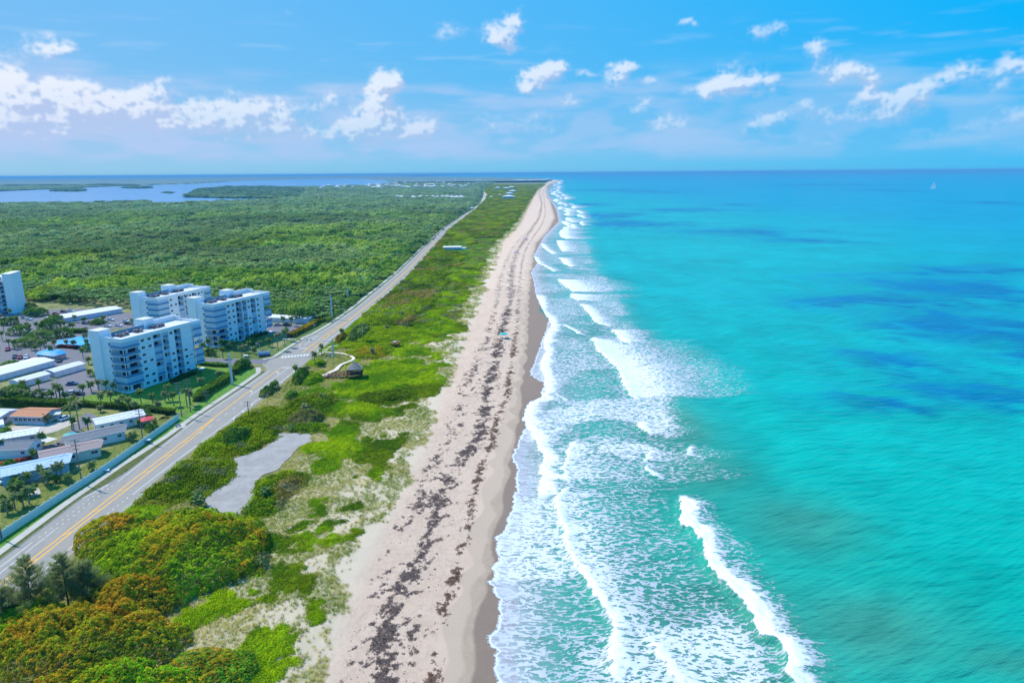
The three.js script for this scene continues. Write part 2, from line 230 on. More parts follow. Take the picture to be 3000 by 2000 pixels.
// water colour over depth, sand in suspension, reef, weed beds and painted cloud shadows
const REEF_AND_CLOUD_SHADE = [
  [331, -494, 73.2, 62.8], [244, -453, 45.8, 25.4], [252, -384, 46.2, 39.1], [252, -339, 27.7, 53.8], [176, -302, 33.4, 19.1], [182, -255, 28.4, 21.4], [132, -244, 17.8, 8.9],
  [197, -1184, 80.3, 81.8], [194, -1405, 77.8, 85.9], [338, -986, 78.4, 64.3], [423, -1588, 115.0, 73.1], [589, -1823, 65.0, 48.0], [184, -1892, 93.1, 77.5], [628, -3113, 164.5, 207.4], [1261, -1842, 82.1, 97.9], [1651, -3036, 113.3, 197.4], [1955, -4370, 360.7, 271.7], [486, -3477, 186.1, 215.6], [370, -864, 47.7, 27.7], [382, -594, 58.8, 32.0],  // far streaks: cloud shadows painted into the sea colour
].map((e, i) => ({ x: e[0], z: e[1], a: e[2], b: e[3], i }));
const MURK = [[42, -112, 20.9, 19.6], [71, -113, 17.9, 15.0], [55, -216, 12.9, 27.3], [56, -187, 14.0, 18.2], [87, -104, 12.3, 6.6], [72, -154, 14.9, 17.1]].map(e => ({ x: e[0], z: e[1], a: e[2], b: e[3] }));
function seaColor(s, x, z) {
  const d = Math.hypot(x, z), L = Math.log(Math.max(d, 90) / 90) / Math.log(400);   // 0 near .. 1 at the horizon
  let c = mix3([0.002, 0.43, 0.325], [0.001, 0.425, 0.41], sstep(0.05, 0.32, L));
  c = mix3(c, [0.001, 0.37, 0.47], sstep(0.35, 0.8, L));
  const off = sstep(140, 700, x - 0.05 * d + 150 * (noise(x * 0.003, z * 0.003) - 0.5));
  c = mix3(c, [0.001, 0.30, 0.48], off * 0.7 * sstep(0.1, 0.5, L));
  const n = fbm(x * 0.02, z * 0.03, 4), n2 = fbm(x * 0.1, z * 0.16, 3);
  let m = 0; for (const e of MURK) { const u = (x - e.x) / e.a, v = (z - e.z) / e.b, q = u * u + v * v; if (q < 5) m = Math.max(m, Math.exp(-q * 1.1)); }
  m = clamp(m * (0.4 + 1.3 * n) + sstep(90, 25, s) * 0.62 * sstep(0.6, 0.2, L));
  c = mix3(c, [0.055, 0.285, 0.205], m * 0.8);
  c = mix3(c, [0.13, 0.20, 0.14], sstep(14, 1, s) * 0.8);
  let r = 0; for (const e of REEF_AND_CLOUD_SHADE) { const u = (x - e.x) / e.a + (n - 0.5) * 2.6, v = (z - e.z) / e.b + (n2 - 0.5) * 2.2, q = u * u + v * v; if (q < 5) r = Math.max(r, Math.exp(-q * 0.95)); }
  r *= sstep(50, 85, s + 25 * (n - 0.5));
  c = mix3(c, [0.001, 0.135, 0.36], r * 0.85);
  const v = 0.9 + 0.30 * (n - 0.5) + 0.30 * (n2 - 0.5);
  return [c[0] * v, c[1] * v, c[2] * v];
}
// ---------------------------------------------------------------- grids that follow the shore
const cols = (a, b, step) => { const o = []; for (let s = a; s < b - 1e-6; s += step) o.push(s); return o; };
const S_SAND = [...cols(-104, -42, 1), ...cols(-42, 14.1, 0.7)], S_SURF = cols(-42, 108, 0.7).filter(s => s > -13);
const S_SEA = [...S_SURF.filter(s => s > -6)]; for (let s = S_SEA[S_SEA.length - 1] + 0.8; s < 60000; s += 0.8 + (s - 105) * 0.028) S_SEA.push(s);
const ROWS = []; for (let z = 60; z < 46000; z *= 1.0088) ROWS.push(-z);
const rowAt = z => ROWS.findIndex(r => r < z);
function grid(S, i0, i1, at) { // at(s, x, z, row) -> y and optional colour
  const nS = S.length, n = (i1 - i0) * nS, pos = new Float32Array(n * 3), uv = new Float32Array(n * 2), idx = []; let colr = null;
  for (let i = i0; i < i1; i++) {
    const z = ROWS[i], x0 = shore(z), row = at.row ? at.row(z) : null;
    for (let j = 0; j < nS; j++) {
      const k = (i - i0) * nS + j, s = S[j], x = x0 + s, r = at(s, x, z, row);
      pos[3 * k] = x; pos[3 * k + 1] = r.y ?? r; pos[3 * k + 2] = z; uv[2 * k] = s; uv[2 * k + 1] = z;
      if (r.c) { colr ??= new Float32Array(n * 3); colr.set(r.c, 3 * k); }
      if (i > i0 && j) idx.push(k - nS - 1, k - nS, k - 1, k - nS, k, k - 1);
    }
  }
  const g = new THREE.BufferGeometry(); g.setAttribute('position', new THREE.BufferAttribute(pos, 3)); g.setAttribute('uv', new THREE.BufferAttribute(uv, 2)); if (colr) g.setAttribute('color', new THREE.BufferAttribute(colr, 3));
  for (let q = 0; q < idx.length; q += 3) { const t = idx[q + 1]; idx[q + 1] = idx[q + 2]; idx[q + 2] = t; }
  g.setIndex(idx); g.computeVertexNormals(); if (g.attributes.normal.getY(5) < 0) { for (let q = 0; q < idx.length; q += 3) { const t = idx[q + 1]; idx[q + 1] = idx[q + 2]; idx[q + 2] = t; } g.setIndex(idx); g.computeVertexNormals(); }
  return g;
}
const setUv = (g, f) => { const uv = g.attributes.uv; for (let i = 0; i < uv.count; i++) { const q = f(uv.getX(i), uv.getY(i)); uv.setXY(i, q[0], q[1]); } return g; };

// sea surface, with ripples in its normals
const ripple_waves = []; { const r = rng(5); for (let i = 0; i < 34; i++) { const f = 5 * Math.pow(1.1, i), a = R(90 + (r() - 0.5) * 95); ripple_waves.push([Math.round(f * Math.cos(a) * 0.75), Math.round(f * Math.sin(a)), 6.28 * r(), 0.075 * Math.pow(5 / f, 0.75), Math.round((r() - 0.5) * 8), Math.round((r() - 0.5) * 8)]); } }
const ripple = tex(1024, 1024, (px, py) => { // heights that tile over 48 m
  const x = px / 1024, y = py / 1024; let h = 0.5;
  const ws = ripple_waves; for (const w of ws) h += w[3] * Math.sin(2 * Math.PI * (w[0] * x + w[1] * y) + w[2] + 1.3 * Math.sin(2 * Math.PI * (w[4] * x + w[5] * y) + w[2] * 3));
  return [h, h, h];
}, false);

const seaMat = new THREE.MeshPhysicalMaterial({ color: 0xffffff, vertexColors: true, roughness: 0.28, ior: 1.33, specularIntensity: 0.22, bumpMap: ripple, bumpScale: 0.9 });
ripple.repeat.set(1, 1);
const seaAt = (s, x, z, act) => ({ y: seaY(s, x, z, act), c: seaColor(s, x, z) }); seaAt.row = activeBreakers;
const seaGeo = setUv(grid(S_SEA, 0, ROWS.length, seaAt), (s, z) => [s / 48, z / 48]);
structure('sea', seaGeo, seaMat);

// ---------------------------------------------------------------- foam lying on the water
const OUTER = [[60, -60], [48.3, -99.3], [47.9, -112.8], [46.6, -126.8], [44.0, -148.1], [42.4, -168.7], [52.3, -194.6], [55.3, -212.4], [62.9, -258.7], [69.8, -289.4], [71.0, -355.9], [75.6, -458.7], [83.7, -671.0], [93.7, -840.2], [110.1, -1118.9], [128.8, -1484.7], [176.5, -2385.4], [287.5, -4174.7], [600, -8400], [460, -9500]].sort((a, b) => b[1] - a[1]);
function laceRaw(x, z) { // holes and threads of a foam field
  const wx = x + 2.6 * (fbm(x * 0.17, z * 0.24, 2) - 0.5), wz = z + 1.5 * (fbm(x * 0.17 + 40, z * 0.24, 2) - 0.5);
  const r1 = 1 - Math.abs(2 * fbm(wx * 0.42, wz * 1.05, 3) - 1);
  return 0.34 * worley(wx * 0.6, wz * 1.25) + 0.24 * worley(wx * 1.6 + 7, wz * 2.7 + 3) + 0.38 * r1 + 0.34 * fbm(wx * 0.9, wz * 2.6, 3);
}
const LACE_CDF = (() => { const r = rng(88), v = []; for (let i = 0; i < 24000; i++) v.push(laceRaw(r() * 400, -r() * 600)); v.sort((a, b) => a - b); const o = new Float32Array(512), lo = v[0], hi = v[v.length - 1]; let j = 0; for (let i = 0; i < 512; i++) { const t = lo + (hi - lo) * i / 511; while (j < v.length && v[j] < t) j++; o[i] = j / v.length; } return x => { const t = clamp((x - lo) / (hi - lo)) * 510.999, k = t | 0; return lerp(o[k], o[k + 1], t - k); }; })();
function foamTexture(w, h, s0, s1, z0, z1, far) {
  const d = new Uint8Array(w * h * 4);
  for (let y = 0; y < h; y++) {
    const z = lerp(z0, z1, (y + 0.5) / h), act = activeBreakers(z), f = frontS(z), x0 = shore(z), out = interp(OUTER, z) - x0;
    for (let px = 0; px < w; px++) {
      const s = lerp(s0, s1, (px + 0.5) / w), x = x0 + s; let rho = 0, core = 0;
      const e = s - f - (noise(x * 0.7, z * 0.7) - 0.5) * 0.8; if (e < -0.4) continue;
      const patch = fbm(x * 0.032 + 20, z * 0.05 + 8, 4), edge = out + (patch - 0.5) * 16;
      rho = sstep(edge + 2, edge - 7, s) * lerp(0.235, lerp(0.16, 0.13, sstep(-500, -900, z)), sstep(-200, -330, z)) * (1 + 1.9 * sstep(0.36, 0.58, patch)) + sstep(edge + 14, edge, s) * 0.07;
      rho = Math.max(rho, 0.58 * sstep(15, 6, e) * sstep(-240, -170, z));
      const film = Math.exp(-Math.max(0, e - 3) / 5.5) * sstep(-0.2, 0.1, e) * (0.66 + 0.75 * (fbm(x * 0.22, z * 0.9, 4) - 0.5));
      core = sstep(-0.2, 0.1, e) * sstep(0.75, 0.2, e) * 0.9;
      for (const b of act) {
        const q = s - b.c + (noise(x * 1.1 + 9, z * 1.1) - 0.5) * 0.7; if (q < -0.6) { if (q > -5) rho *= 0.8 + 0.2 * clamp(-q / 5); continue; }
        const inn = sstep(-0.5, 0.15, q);
        core = Math.max(core, inn * sstep(b.w * 1.6, b.w * 0.35, q + (fbm(x * 0.55, z * 0.7, 3) - 0.5) * b.w * 2.0) * Math.min(1, b.k * 1.6));
        rho = Math.max(rho, inn * b.k * (0.22 + 1.05 * Math.exp(-Math.max(0, q - b.w * 0.6) / b.t)) * sstep(b.t * 2.3 + 3, b.t * 1.0, q + (patch - 0.5) * 14));
      }
      let a = core;
      if (rho > 0.02 || film > 0.02) {
        const u = LACE_CDF(laceRaw(x, z)), wd = far ? 0.32 : 0.21;
        a = Math.max(a, sstep(1 - rho - wd, 1 - rho + wd, u) * (0.50 + 0.46 * rho) * sstep(0, 0.1, rho) + rho * rho * 0.16, film * (0.82 + 0.22 * sstep(0.35, 0.8, u)));
      }
      const kk = (y * w + px) * 4, wh = lerp(0.885, 1, clamp(Math.max(core * 1.3, (rho - 0.45) * 1.6))); d[kk] = 238 * wh; d[kk + 1] = 242 * wh; d[kk + 2] = 250 * wh; d[kk + 3] = 255 * clamp(a);
    }
  }
  for (let k = 0; k < w * h; k++) if (!d[4 * k + 3]) { d[4 * k] = 200; d[4 * k + 1] = 204; d[4 * k + 2] = 212; }
  const t = new THREE.DataTexture(d, w, h); t.colorSpace = THREE.SRGBColorSpace; t.magFilter = THREE.LinearFilter; t.minFilter = THREE.LinearFilter; t.needsUpdate = true; return t;
}
const foamParts = [[-60, -150, 2048, 1024], [-150, -480, 2048, 2048], [-480, -1500, 1024, 1536], [-1500, -9000, 512, 1536]];
const foamAt = (s, x, z, act) => Math.max(seaY(s, x, z, act), landY(x, z)) + 0.05 + Math.abs(z) * 0.00025; foamAt.row = activeBreakers;
for (const [z0, z1, w, h] of foamParts) {
  const i0 = z0 === -60 ? 0 : rowAt(z0), i1 = rowAt(z1) + 1, za = ROWS[i0], zb = ROWS[i1 - 1];
  const t = foamTexture(w, h, S_SURF[0], S_SURF[S_SURF.length - 1], za, zb, z0 < -1400);
  const g = setUv(grid(S_SURF, i0, i1, foamAt), (s, z) => [(s - S_SURF[0]) / (S_SURF[S_SURF.length - 1] - S_SURF[0]), (z - za) / (zb - za)]);
  const m = part('sea_foam', g, new THREE.MeshStandardMaterial({ map: t, roughness: 0.9, transparent: true }));
  tag(m, null, null, null, 'stuff');
}


// ---------------------------------------------------------------- beach sand, and what is washed up on it
const WRACK = [ // centre lines of the seaweed: points, half width, density
  [[[-22.3, -98.8], [-23.3, -108.6], [-23.8, -118.9], [-22.5, -127.8], [-19.5, -141.5], [-19.8, -158.1], [-19.0, -172.9], [-15.4, -190.3], [-11.1, -211.3], [-10.1, -241.7], [-9.5, -275.0], [-7.4, -309.9], [-6.0, -354.2], [-2.8, -412.1], [-0.1, -473.2], [-1.0, -554.6], [2.3, -667.9], [13.6, -836.2], [35.8, -1112.9], [61.3, -1475.8], [84.1, -1882.8], [115.5, -2869.0], [233.3, -4891.6]], 2.5, 1.0],
  [[[-14.2, -98.8], [-14.5, -108.5], [-14.7, -118.8], [-13.1, -130.9], [-11.4, -147.2], [-10.8, -165.0], [-9.9, -184.1], [-6.6, -203.7], [-5.7, -227.6], [-2.0, -257.2], [-1.2, -281.2], [0.4, -317.7], [2.2, -364.3], [4.2, -440.5], [7.1, -554.2], [10.8, -667.4], [21.6, -835.6], [63.7, -1330.1]], 1.3, 0.72],
  [[[-25.3, -98.9], [-27.6, -141.6], [-24.6, -160.4], [-24.2, -181.4], [-19.8, -211.4], [-19.0, -241.9], [-16.5, -288.3], [-12.7, -344.6], [-10.1, -441.0], [-8.9, -555.0]], 1.9, 0.52],
].map(w => ({ p: w[0].map(q => [q[0] - shore(q[1]), q[1]]).sort((a, b) => b[1] - a[1]), w: w[1], k: w[2] }));
function wrackAmount(s, x, z) { // > 0.5 where weed lies
  let m = 0; for (const w of WRACK) { const c = interp(w.p, z), q = (s - c) / (w.w * (0.7 + 0.8 * noise(z * 0.05, w.w))); m = Math.max(m, w.k * Math.exp(-q * q)); }
  if (m < 0.05) return 0;
  const n = fbm(x * 0.33 + 3, z * 0.26, 4), b = fbm(x * 1.3, z * 1.1 + 5, 3);
  const rr = 1 - Math.abs(2 * fbm(x * 0.28 + 0.12 * z, z * 0.19 + 40, 4) - 1); const b2 = noise(x * 3.1, z * 2.3); return m * 0.60 + (rr - 0.84) * 1.25 + (n - 0.5) * 0.65 + (b - 0.5) * 1.1 + (b2 - 0.5) * 0.4 - 0.025;
}
const VINES = [ // mats of ground vine and low shrubs: x, z, half widths
  [-50, -265, 23.9, 22.4], [-53, -289, 18.3, 10.4], [-51, -231, 14.1, 7.4], [-51, -197, 13.5, 7.5], [-57, -199, 8.2, 6.3], [-39, -156, 3.1, 2.9], [-49, -126, 4.5, 4.3], [-43, -106, 3.9, 3.5], [-42, -144, 3.5, 2.2], [-49, -141, 4.0, 2.6], [-49, -160, 2.9, 2.1], [-50, -149, 3.2, 2.5],
  [-42, -99, 4.5, 3.1], [-47, -101, 3.8, 3.2], [-39, -118, 3.4, 2.5], [-50, -99, 4.4, 5.2], [-32, -289, 7.7, 6.9], [-81, -469, 35.5, 84.1], [-54, -364, 26.2, 27.7], [-62, -577, 32.0, 123.6], [-65, -334, 15.4, 18.1], [-60, -887, 37.1, 224.0], [-51, -316, 12.5, 11.5], [-58, -142, 4.1, 3.8], [-60, -118, 6.0, 5.6],
].map(e => ({ x: e[0], z: e[1], a: e[2], b: e[3] }));
function duneCover(x, z) { // { vine, oats } from 0 to 1
  const q = toe(z) - x, n = fbm(x * 0.11 + 7, z * 0.075, 4), n2 = fbm(x * 0.45, z * 0.4 + 30, 3), f = sstep(-310, -430, z);
  let v = 0; const xw = x + (fbm(x * 0.16 + 4, z * 0.16, 3) - 0.5) * 15, zw = z + (fbm(x * 0.16 + 50, z * 0.16, 3) - 0.5) * 20; for (const e of VINES) { const u = (xw - e.x) / e.a, w = (zw - e.z) / e.b, d = u * u + w * w + (n - 0.5) * 1.5 + (n2 - 0.5) * 0.9; if (d < 4) v = Math.max(v, 1.25 - d * 0.75); }
  v = Math.max(v, f * sstep(5, 16, q + 26 * (n - 0.55)) * 1.1 - 0.15, sstep(0.60, 0.66, n) * sstep(3, 12, q));
  const vine = sstep(0.35, 0.5, v + (n2 - 0.5) * 1.1 - 0.12) * sstep(0.5, 3, q);
  const edge = q + (fbm(z * 0.09, 3.3, 3) - 0.5) * 13 + (n2 - 0.5) * 5;
  let oats = sstep(0, 3, edge) * (0.22 + 0.78 * sstep(0.33, 0.52, fbm(x * 0.16, z * 0.12 + 60, 3) + (n2 - 0.5) * 0.5 + 0.12 * sstep(22, 34, q) + 0.1 * f)); oats = Math.max(oats, sstep(9, 19, edge) * (0.62 + 0.4 * n2));
  return { vine, oats, q };
}
const WETLINE = [[-7, -60], [-7.4, -110], [-7, -120], [-4.6, -135], [-2, -170], [-1, -180], [1.8, -213], [4, -259], [8.9, -347], [11.4, -444], [21.6, -672], [31, -845], [57, -1040], [86, -1343], [124, -2200], [170, -3230], [329, -5500], [551, -8000]];
function sandTexture(w, h, s0, s1, z0, z1) {
  const d = new Uint8Array(w * h * 4), enc = v => 255 * (v <= 0.0031308 ? 12.92 * v : 1.055 * Math.pow(v, 1 / 2.4) - 0.055);
  for (let y = 0; y < h; y++) {
    const z = lerp(z0, z1, (y + 0.5) / h), x0 = shore(z), T = toe(z), f0 = (frontS(z) + frontS(z - 8) + frontS(z + 8)) / 3, wet1 = -1.5 + edgeWobble(z * 0.8) * 0.42 - 3.2, wet2 = f0 - 5.5 + edgeWobble(z * 0.55 + 50) * 0.5, f = frontS(z), wl = Math.min(interp(WETLINE, z) - x0, f0 - 0.8) + 0.4 * edgeWobble(z * 0.8) * 0.4, lobe = 0.5 + 0.5 * Math.sin(z * 0.30 + 5 * noise(z * 0.05, 2)), lobe2 = Math.pow(0.5 + 0.5 * Math.sin(z * 0.42 + 6 * noise(z * 0.06, 7)), 0.7);
    for (let px = 0; px < w; px++) {
      const s = lerp(s0, s1, (px + 0.5) / w), x = x0 + s, q = T - x;
      const n = fbm(x * 0.22, z * 0.16, 3), g = noise(x * 5.1, z * 4.3), g2 = fbm(x * 1.4, z * 1.1, 3);
      let c = mix3([0.74, 0.51, 0.36], [0.83, 0.595, 0.43], n); 
      if (s < -9) { const t = 1 - 0.30 * Math.max(0, g2 - 0.42) - 0.10 * (g - 0.5); c = [c[0] * t, c[1] * t, c[2] * t]; }
      // damp and wet sand towards the swash
      const d1 = sstep(wl - 5.2 - 2.2 * lobe, wl - 4.4 - 2.2 * lobe, s + (n - 0.5) * 0.9), d1b = sstep(-0.5, 0.5, s - (wl - 1.8 - 2.6 * lobe2 * noise(z * 0.09, 31)) + (n - 0.5) * 1.4), d2 = sstep(-0.5, 0.5, s - Math.min(wl - 0.9 * lobe, f - 0.5));
      c = mix3(c, [0.62, 0.45, 0.315], d1 * (0.45 + 0.4 * n)); c = mix3(c, [0.49, 0.345, 0.235], d1b * (0.3 + 0.6 * g2)); c = mix3(c, [0.29, 0.195, 0.14], d2 * 0.85);
      // tyre tracks along the beach
      for (let k = 0; k < 5; k++) { const c0 = -11.5 - 3.1 * k + 2.4 * Math.sin(z * 0.021 + k * 1.9) + 1.1 * Math.sin(z * 0.06 + k), e = Math.min(Math.abs(s - c0), Math.abs(s - c0 - 1.7)); if (e < 0.22) { const t = 0.93 + 0.12 * noise(z * 3, k * 7); c = [c[0] * t, c[1] * t, c[2] * t]; } }
      // fine weed litter
      const wr = wrackAmount(s, x, z); if (wr > 0.26) { const t = sstep(0.28, 0.5, wr + (g - 0.5) * 0.42); c = mix3(c, s > -12 ? [0.16, 0.08, 0.05] : [0.135, 0.09, 0.078], t * 0.85); }
      // humus and low growth on the dune
      if (q > -4) {
        const dc = duneCover(x, z), inl = sstep(26, 44, q);
        let sd = [0.80, 0.645, 0.46]; c = mix3(c, sd, sstep(-3, 3, q) * 0.8);
        c = mix3(c, [0.27, 0.29, 0.075], dc.oats * (0.55 + 0.6 * (g2 - 0.35)) ); c = mix3(c, [0.10, 0.19, 0.015], dc.vine * 0.9);
        if (inl > 0) c = mix3(c, mix3([0.20, 0.215, 0.06], [0.31, 0.275, 0.12], sstep(0.4, 0.62, g2 + (n - 0.5) * 0.6)), inl * (1 - dc.vine) * 0.85);
      }
      const k = (y * w + px) * 4; d[k] = enc(clamp(c[0])); d[k + 1] = enc(clamp(c[1])); d[k + 2] = enc(clamp(c[2])); d[k + 3] = 255;
    }
  }
  const t = new THREE.DataTexture(d, w, h); t.colorSpace = THREE.SRGBColorSpace; t.magFilter = THREE.LinearFilter; t.minFilter = THREE.LinearFilter; t.needsUpdate = true; return t;
}
const grain = tex(512, 512, (x, y) => { const p = 64 / 512; const v = 0.5 * noise((x % 512) * p, (y % 512) * p) + 0.3 * noise(x * p * 2.3, y * p * 2.3) + 0.2 * noise(x * p * 5, y * p * 5); return [v, v, v]; }, false);
const rep = (t, u, v) => { const c = t.clone(); c.repeat.set(u, v); c.needsUpdate = true; return c; };
const sandParts = [[-60, -170, 2048, 1024], [-170, -500, 2048, 2048], [-500, -1600, 1024, 1536], [-1600, -9000, 512, 1024]];
const sandAt = (s, x, z) => landY(x, z);
for (const [z0, z1, w, h] of sandParts) {
  const i0 = z0 === -60 ? 0 : rowAt(z0), i1 = rowAt(z1) + 1, za = ROWS[i0], zb = ROWS[i1 - 1], sa = S_SAND[0], sb = S_SAND[S_SAND.length - 1];
  const m = new THREE.MeshStandardMaterial({ map: sandTexture(w, h, sa, sb, za, zb), roughness: 0.92, bumpMap: rep(grain, (sb - sa) / 5, Math.abs(zb - za) / 5), bumpScale: z0 > -400 ? 0.14 : 0 });
  const gg = grid(S_SAND, i0, i1, sandAt);
  structure('beach_sand', setUv(gg, (s, z) => [(s - sa) / (sb - sa), (z - za) / (zb - za)]), m);
}


// ---------------------------------------------------------------- inland ground, lagoon, far shores
const grassTex = tex(1024, 1024, (px, py) => {
  const x = px / 1024 * 24, y = py / 1024 * 24, n = noise(x, y) * 0.5 + noise((px / 1024) * 61, (py / 1024) * 61) * 0.3 + noise(px / 4.2, py / 4.2) * 0.2;
  return mix3([0.055, 0.125, 0.012], [0.155, 0.20, 0.035], sstep(0.25, 0.75, n));
});
const soilTex = tex(512, 512, (px, py) => { const n = fbm(px / 28, py / 28, 4); return mix3([0.12, 0.16, 0.04], [0.28, 0.26, 0.10], sstep(0.3, 0.7, n)); });
const edgeLine = []; for (let z = -40; z > -9000; z *= 1.03) edgeLine.push([shore(z) - 103.9, z]);
const inland = [...edgeLine, [400, -9300], [-250, -12000], [-2600, -18000], [-9200, -40000], [-46000, -44000], [-46000, -40]];
const groundGeo = flat(inland, LAND); setUv(groundGeo, (x, z) => [x / 40, z / 40]);
structure('ground', groundGeo, new THREE.MeshStandardMaterial({ map: soilTex, roughness: 1 }));
const lagoonMat = new THREE.MeshPhysicalMaterial({ color: new THREE.Color().setRGB(0.085, 0.25, 0.47), roughness: 0.22, ior: 1.33, specularIntensity: 0.8 });
const LAGOON = [[-60000, -1900], [-3000, -2060], [-1566.1, -2134.7], [-1363.3, -2130.5], [-1220.1, -2136.4], [-1198.5, -2296.1], [-1062.8, -2051.0], [-945.3, -2089.4], [-856.2, -2233.1], [-761.9, -2285.8], [-709.8, -2350.1], [-898.5, -2509.8], [-1054.8, -2586.3], [-1263.9, -2724.9], [-1383.4, -2964.6], [-1468.6, -3235.6], [-1747.3, -4298.7], [-1603.5, -4496.5], [-1579.5, -4762.4], [-1380.2, -4689.0], [-1010.0, -5186.1], [-1032.6, -6564.1], [-1431.4, -8440.4], [-2954.9, -13491.6], [-3920.8, -13361.4], [-3951.5, -10386.6], [-3293.8, -7136.6], [-3346.8, -6389.2], [-3253.1, -5549.1], [-3109.0, -4746.4], [-3033.9, -4155.4], [-4200, -4300], [-60000, -7000]];
structure('lagoon', flat(LAGOON, LAND + 0.3), lagoonMat);
structure('pond', flat([[-736.3, -2927.0], [-687.1, -2950.8], [-589.4, -2834.1], [-562.9, -2689.3], [-649.3, -2714.0]], LAND + 0.3), lagoonMat);
// the ocean once more beyond the far point
const lawnMat = new THREE.MeshStandardMaterial({ map: grassTex, roughness: 1 });
const uvm = (g, k) => setUv(g, (x, z) => [x / k, z / k]);

// ---------------------------------------------------------------- the coast road
const ST = (rows) => rows; // [z, x] stations
const stations = (T, z0, z1, step) => { const P = T.map(q => [q[1], q[0]]), o = []; for (let z = z0; z > z1; z -= step(z)) o.push([interp(P, z), z]); o.push([interp(P, z1), z1]); return o; };
const along = z => Math.max(2, Math.abs(z) * 0.012);
const L_PAVE = [[-60, -114.6], [-167, -114.6], [-175, -112.6], [-182, -111.7], [-227, -111.5], [-263, -108.6], [-287, -107.2], [-291, -109.2], [-297, -113.5], [-304, -113.5], [-309, -109.8], [-328, -109], [-350, -107.4], [-357, -105.2], [-377, -102.8], [-426, -100], [-585, -98], [-780, -101], [-1100, -103.8], [-1550, -94], [-1900, -89], [-2560, -102], [-3200, -130], [-4100, -160], [-5500, -150]];
const R_PAVE = [[-60, -100], [-192, -100], [-220, -97.4], [-254, -94.8], [-308, -93.5], [-345, -92.8], [-397, -91], [-457, -88.8], [-545, -86.5], [-734, -89], [-1063, -94], [-1600, -84], [-2228, -80], [-2850, -92], [-3200, -116], [-4100, -146], [-5500, -136]];
const R_LINE = [[-60, -102], [-172, -102.1], [-188, -101.2], [-206, -99.8], [-226, -98.5], [-261, -96], [-283, -94.9], [-345, -94.4], [-397, -92.5], [-457, -90.4], [-545, -88.1], [-734, -90.6], [-1063, -95.6], [-1600, -85.6], [-2228, -82]];
const L_LINE = [[-176, -110.7], [-227, -110.6], [-263, -107.4], [-286, -106]];
const L_LINE2 = [[-357, -104.3], [-377, -101.9], [-426, -99.1], [-585, -97.1], [-780, -100.1], [-1100, -102.9], [-1550, -93.1]];
const Y_L = [[-60, -108.5], [-110, -108.3], [-175, -107], [-227, -105.3], [-263, -104], [-290.5, -102.6]], Y_R = [[-60, -107], [-150, -106.2], [-175, -105.2], [-190, -104.8], [-207, -104.4], [-216, -104.6], [-226, -105.0]];
const Y_L2 = [[-318, -100.9], [-345, -100], [-372, -98.2], [-400, -95.4], [-480, -92.9], [-620, -92.5], [-780, -95.6], [-1100, -99.2], [-1550, -89.6], [-2228, -85]], Y_R2 = [[-320, -97.6], [-350, -97.1], [-372, -96.2], [-398, -95.0]];
const at = (T, z) => interp(T.map(q => [q[1], q[0]]), z);
const roadTex = tex(1024, 1024, (px, py) => { const n = fbm(px / 60, py / 90, 4), g = noise(px / 2.3, py / 2.3), st = fbm(px / 16, py / 520, 3), v = 0.31 + 0.05 * (n - 0.5) + 0.09 * (st - 0.5) + 0.035 * (g - 0.5); return [v * 1.07, v * 0.985, v * 0.92]; });
const asphalt = new THREE.MeshStandardMaterial({ map: roadTex, roughness: 0.9 });
{
  const a = stations(L_PAVE, -60, -5500, along), pos = [], uv = [], idx = [], colr = [];
  a.forEach((p, i) => { const kc = lerp(1, 1.75, sstep(-700, -2300, p[1])); for (let q = 0; q < 2; q++) colr.push(kc, kc * 0.97, kc * 0.9); const xr = at(R_PAVE, p[1]); for (const x of [p[0], xr]) { pos.push(x, LAND + 0.03 + (Math.abs(p[1]) > 900 ? 0.25 : 0), p[1]); uv.push(x / 12, p[1] / 12); } if (i) { const k = 2 * i; idx.push(k - 2, k - 1, k, k - 1, k + 1, k); } });  // far stretch paler: grazing sunlight and bleached asphalt put into vertex colour
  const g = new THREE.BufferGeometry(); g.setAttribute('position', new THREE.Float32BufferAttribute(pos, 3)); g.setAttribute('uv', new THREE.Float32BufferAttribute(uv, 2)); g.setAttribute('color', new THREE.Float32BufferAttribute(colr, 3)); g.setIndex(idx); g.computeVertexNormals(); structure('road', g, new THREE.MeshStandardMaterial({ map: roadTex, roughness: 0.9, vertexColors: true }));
}
const paintW = std(0.78, 0.78, 0.76, 0.8), paintY = std(0.88, 0.43, 0.03, 0.8), concrete = new THREE.MeshStandardMaterial({ map: tex(256, 256, (x, y) => { const v = 0.50 + 0.12 * (fbm(x / 20, y / 20, 3) - 0.5); return [v, v * 0.93, v * 0.82]; }), roughness: 0.95 });
const lineY = LAND + 0.036, lines = (T, z0, z1, w) => ribbon(stations(T, z0, z1, z => 4), w, lineY);
function dashes(T, z0, z1, len, gap, w) { const o = []; for (let z = z0; z - len > z1; z -= len + gap) o.push(ribbon([[at(T, z), z], [at(T, z - len), z - len]], w, lineY)); return o; }
const off = (T, d) => T.map(q => [q[0], q[1] + d]);
structure('road_edge_line', join([lines(R_LINE, -168, -288, 0.16), lines(R_LINE, -318, -1500, 0.18), lines(R_LINE, -60, -148, 0.16)]), paintW);
structure('road_edge_line', join([lines(L_LINE, -176, -286, 0.16), lines(L_LINE2, -357, -1500, 0.18)]), paintW);
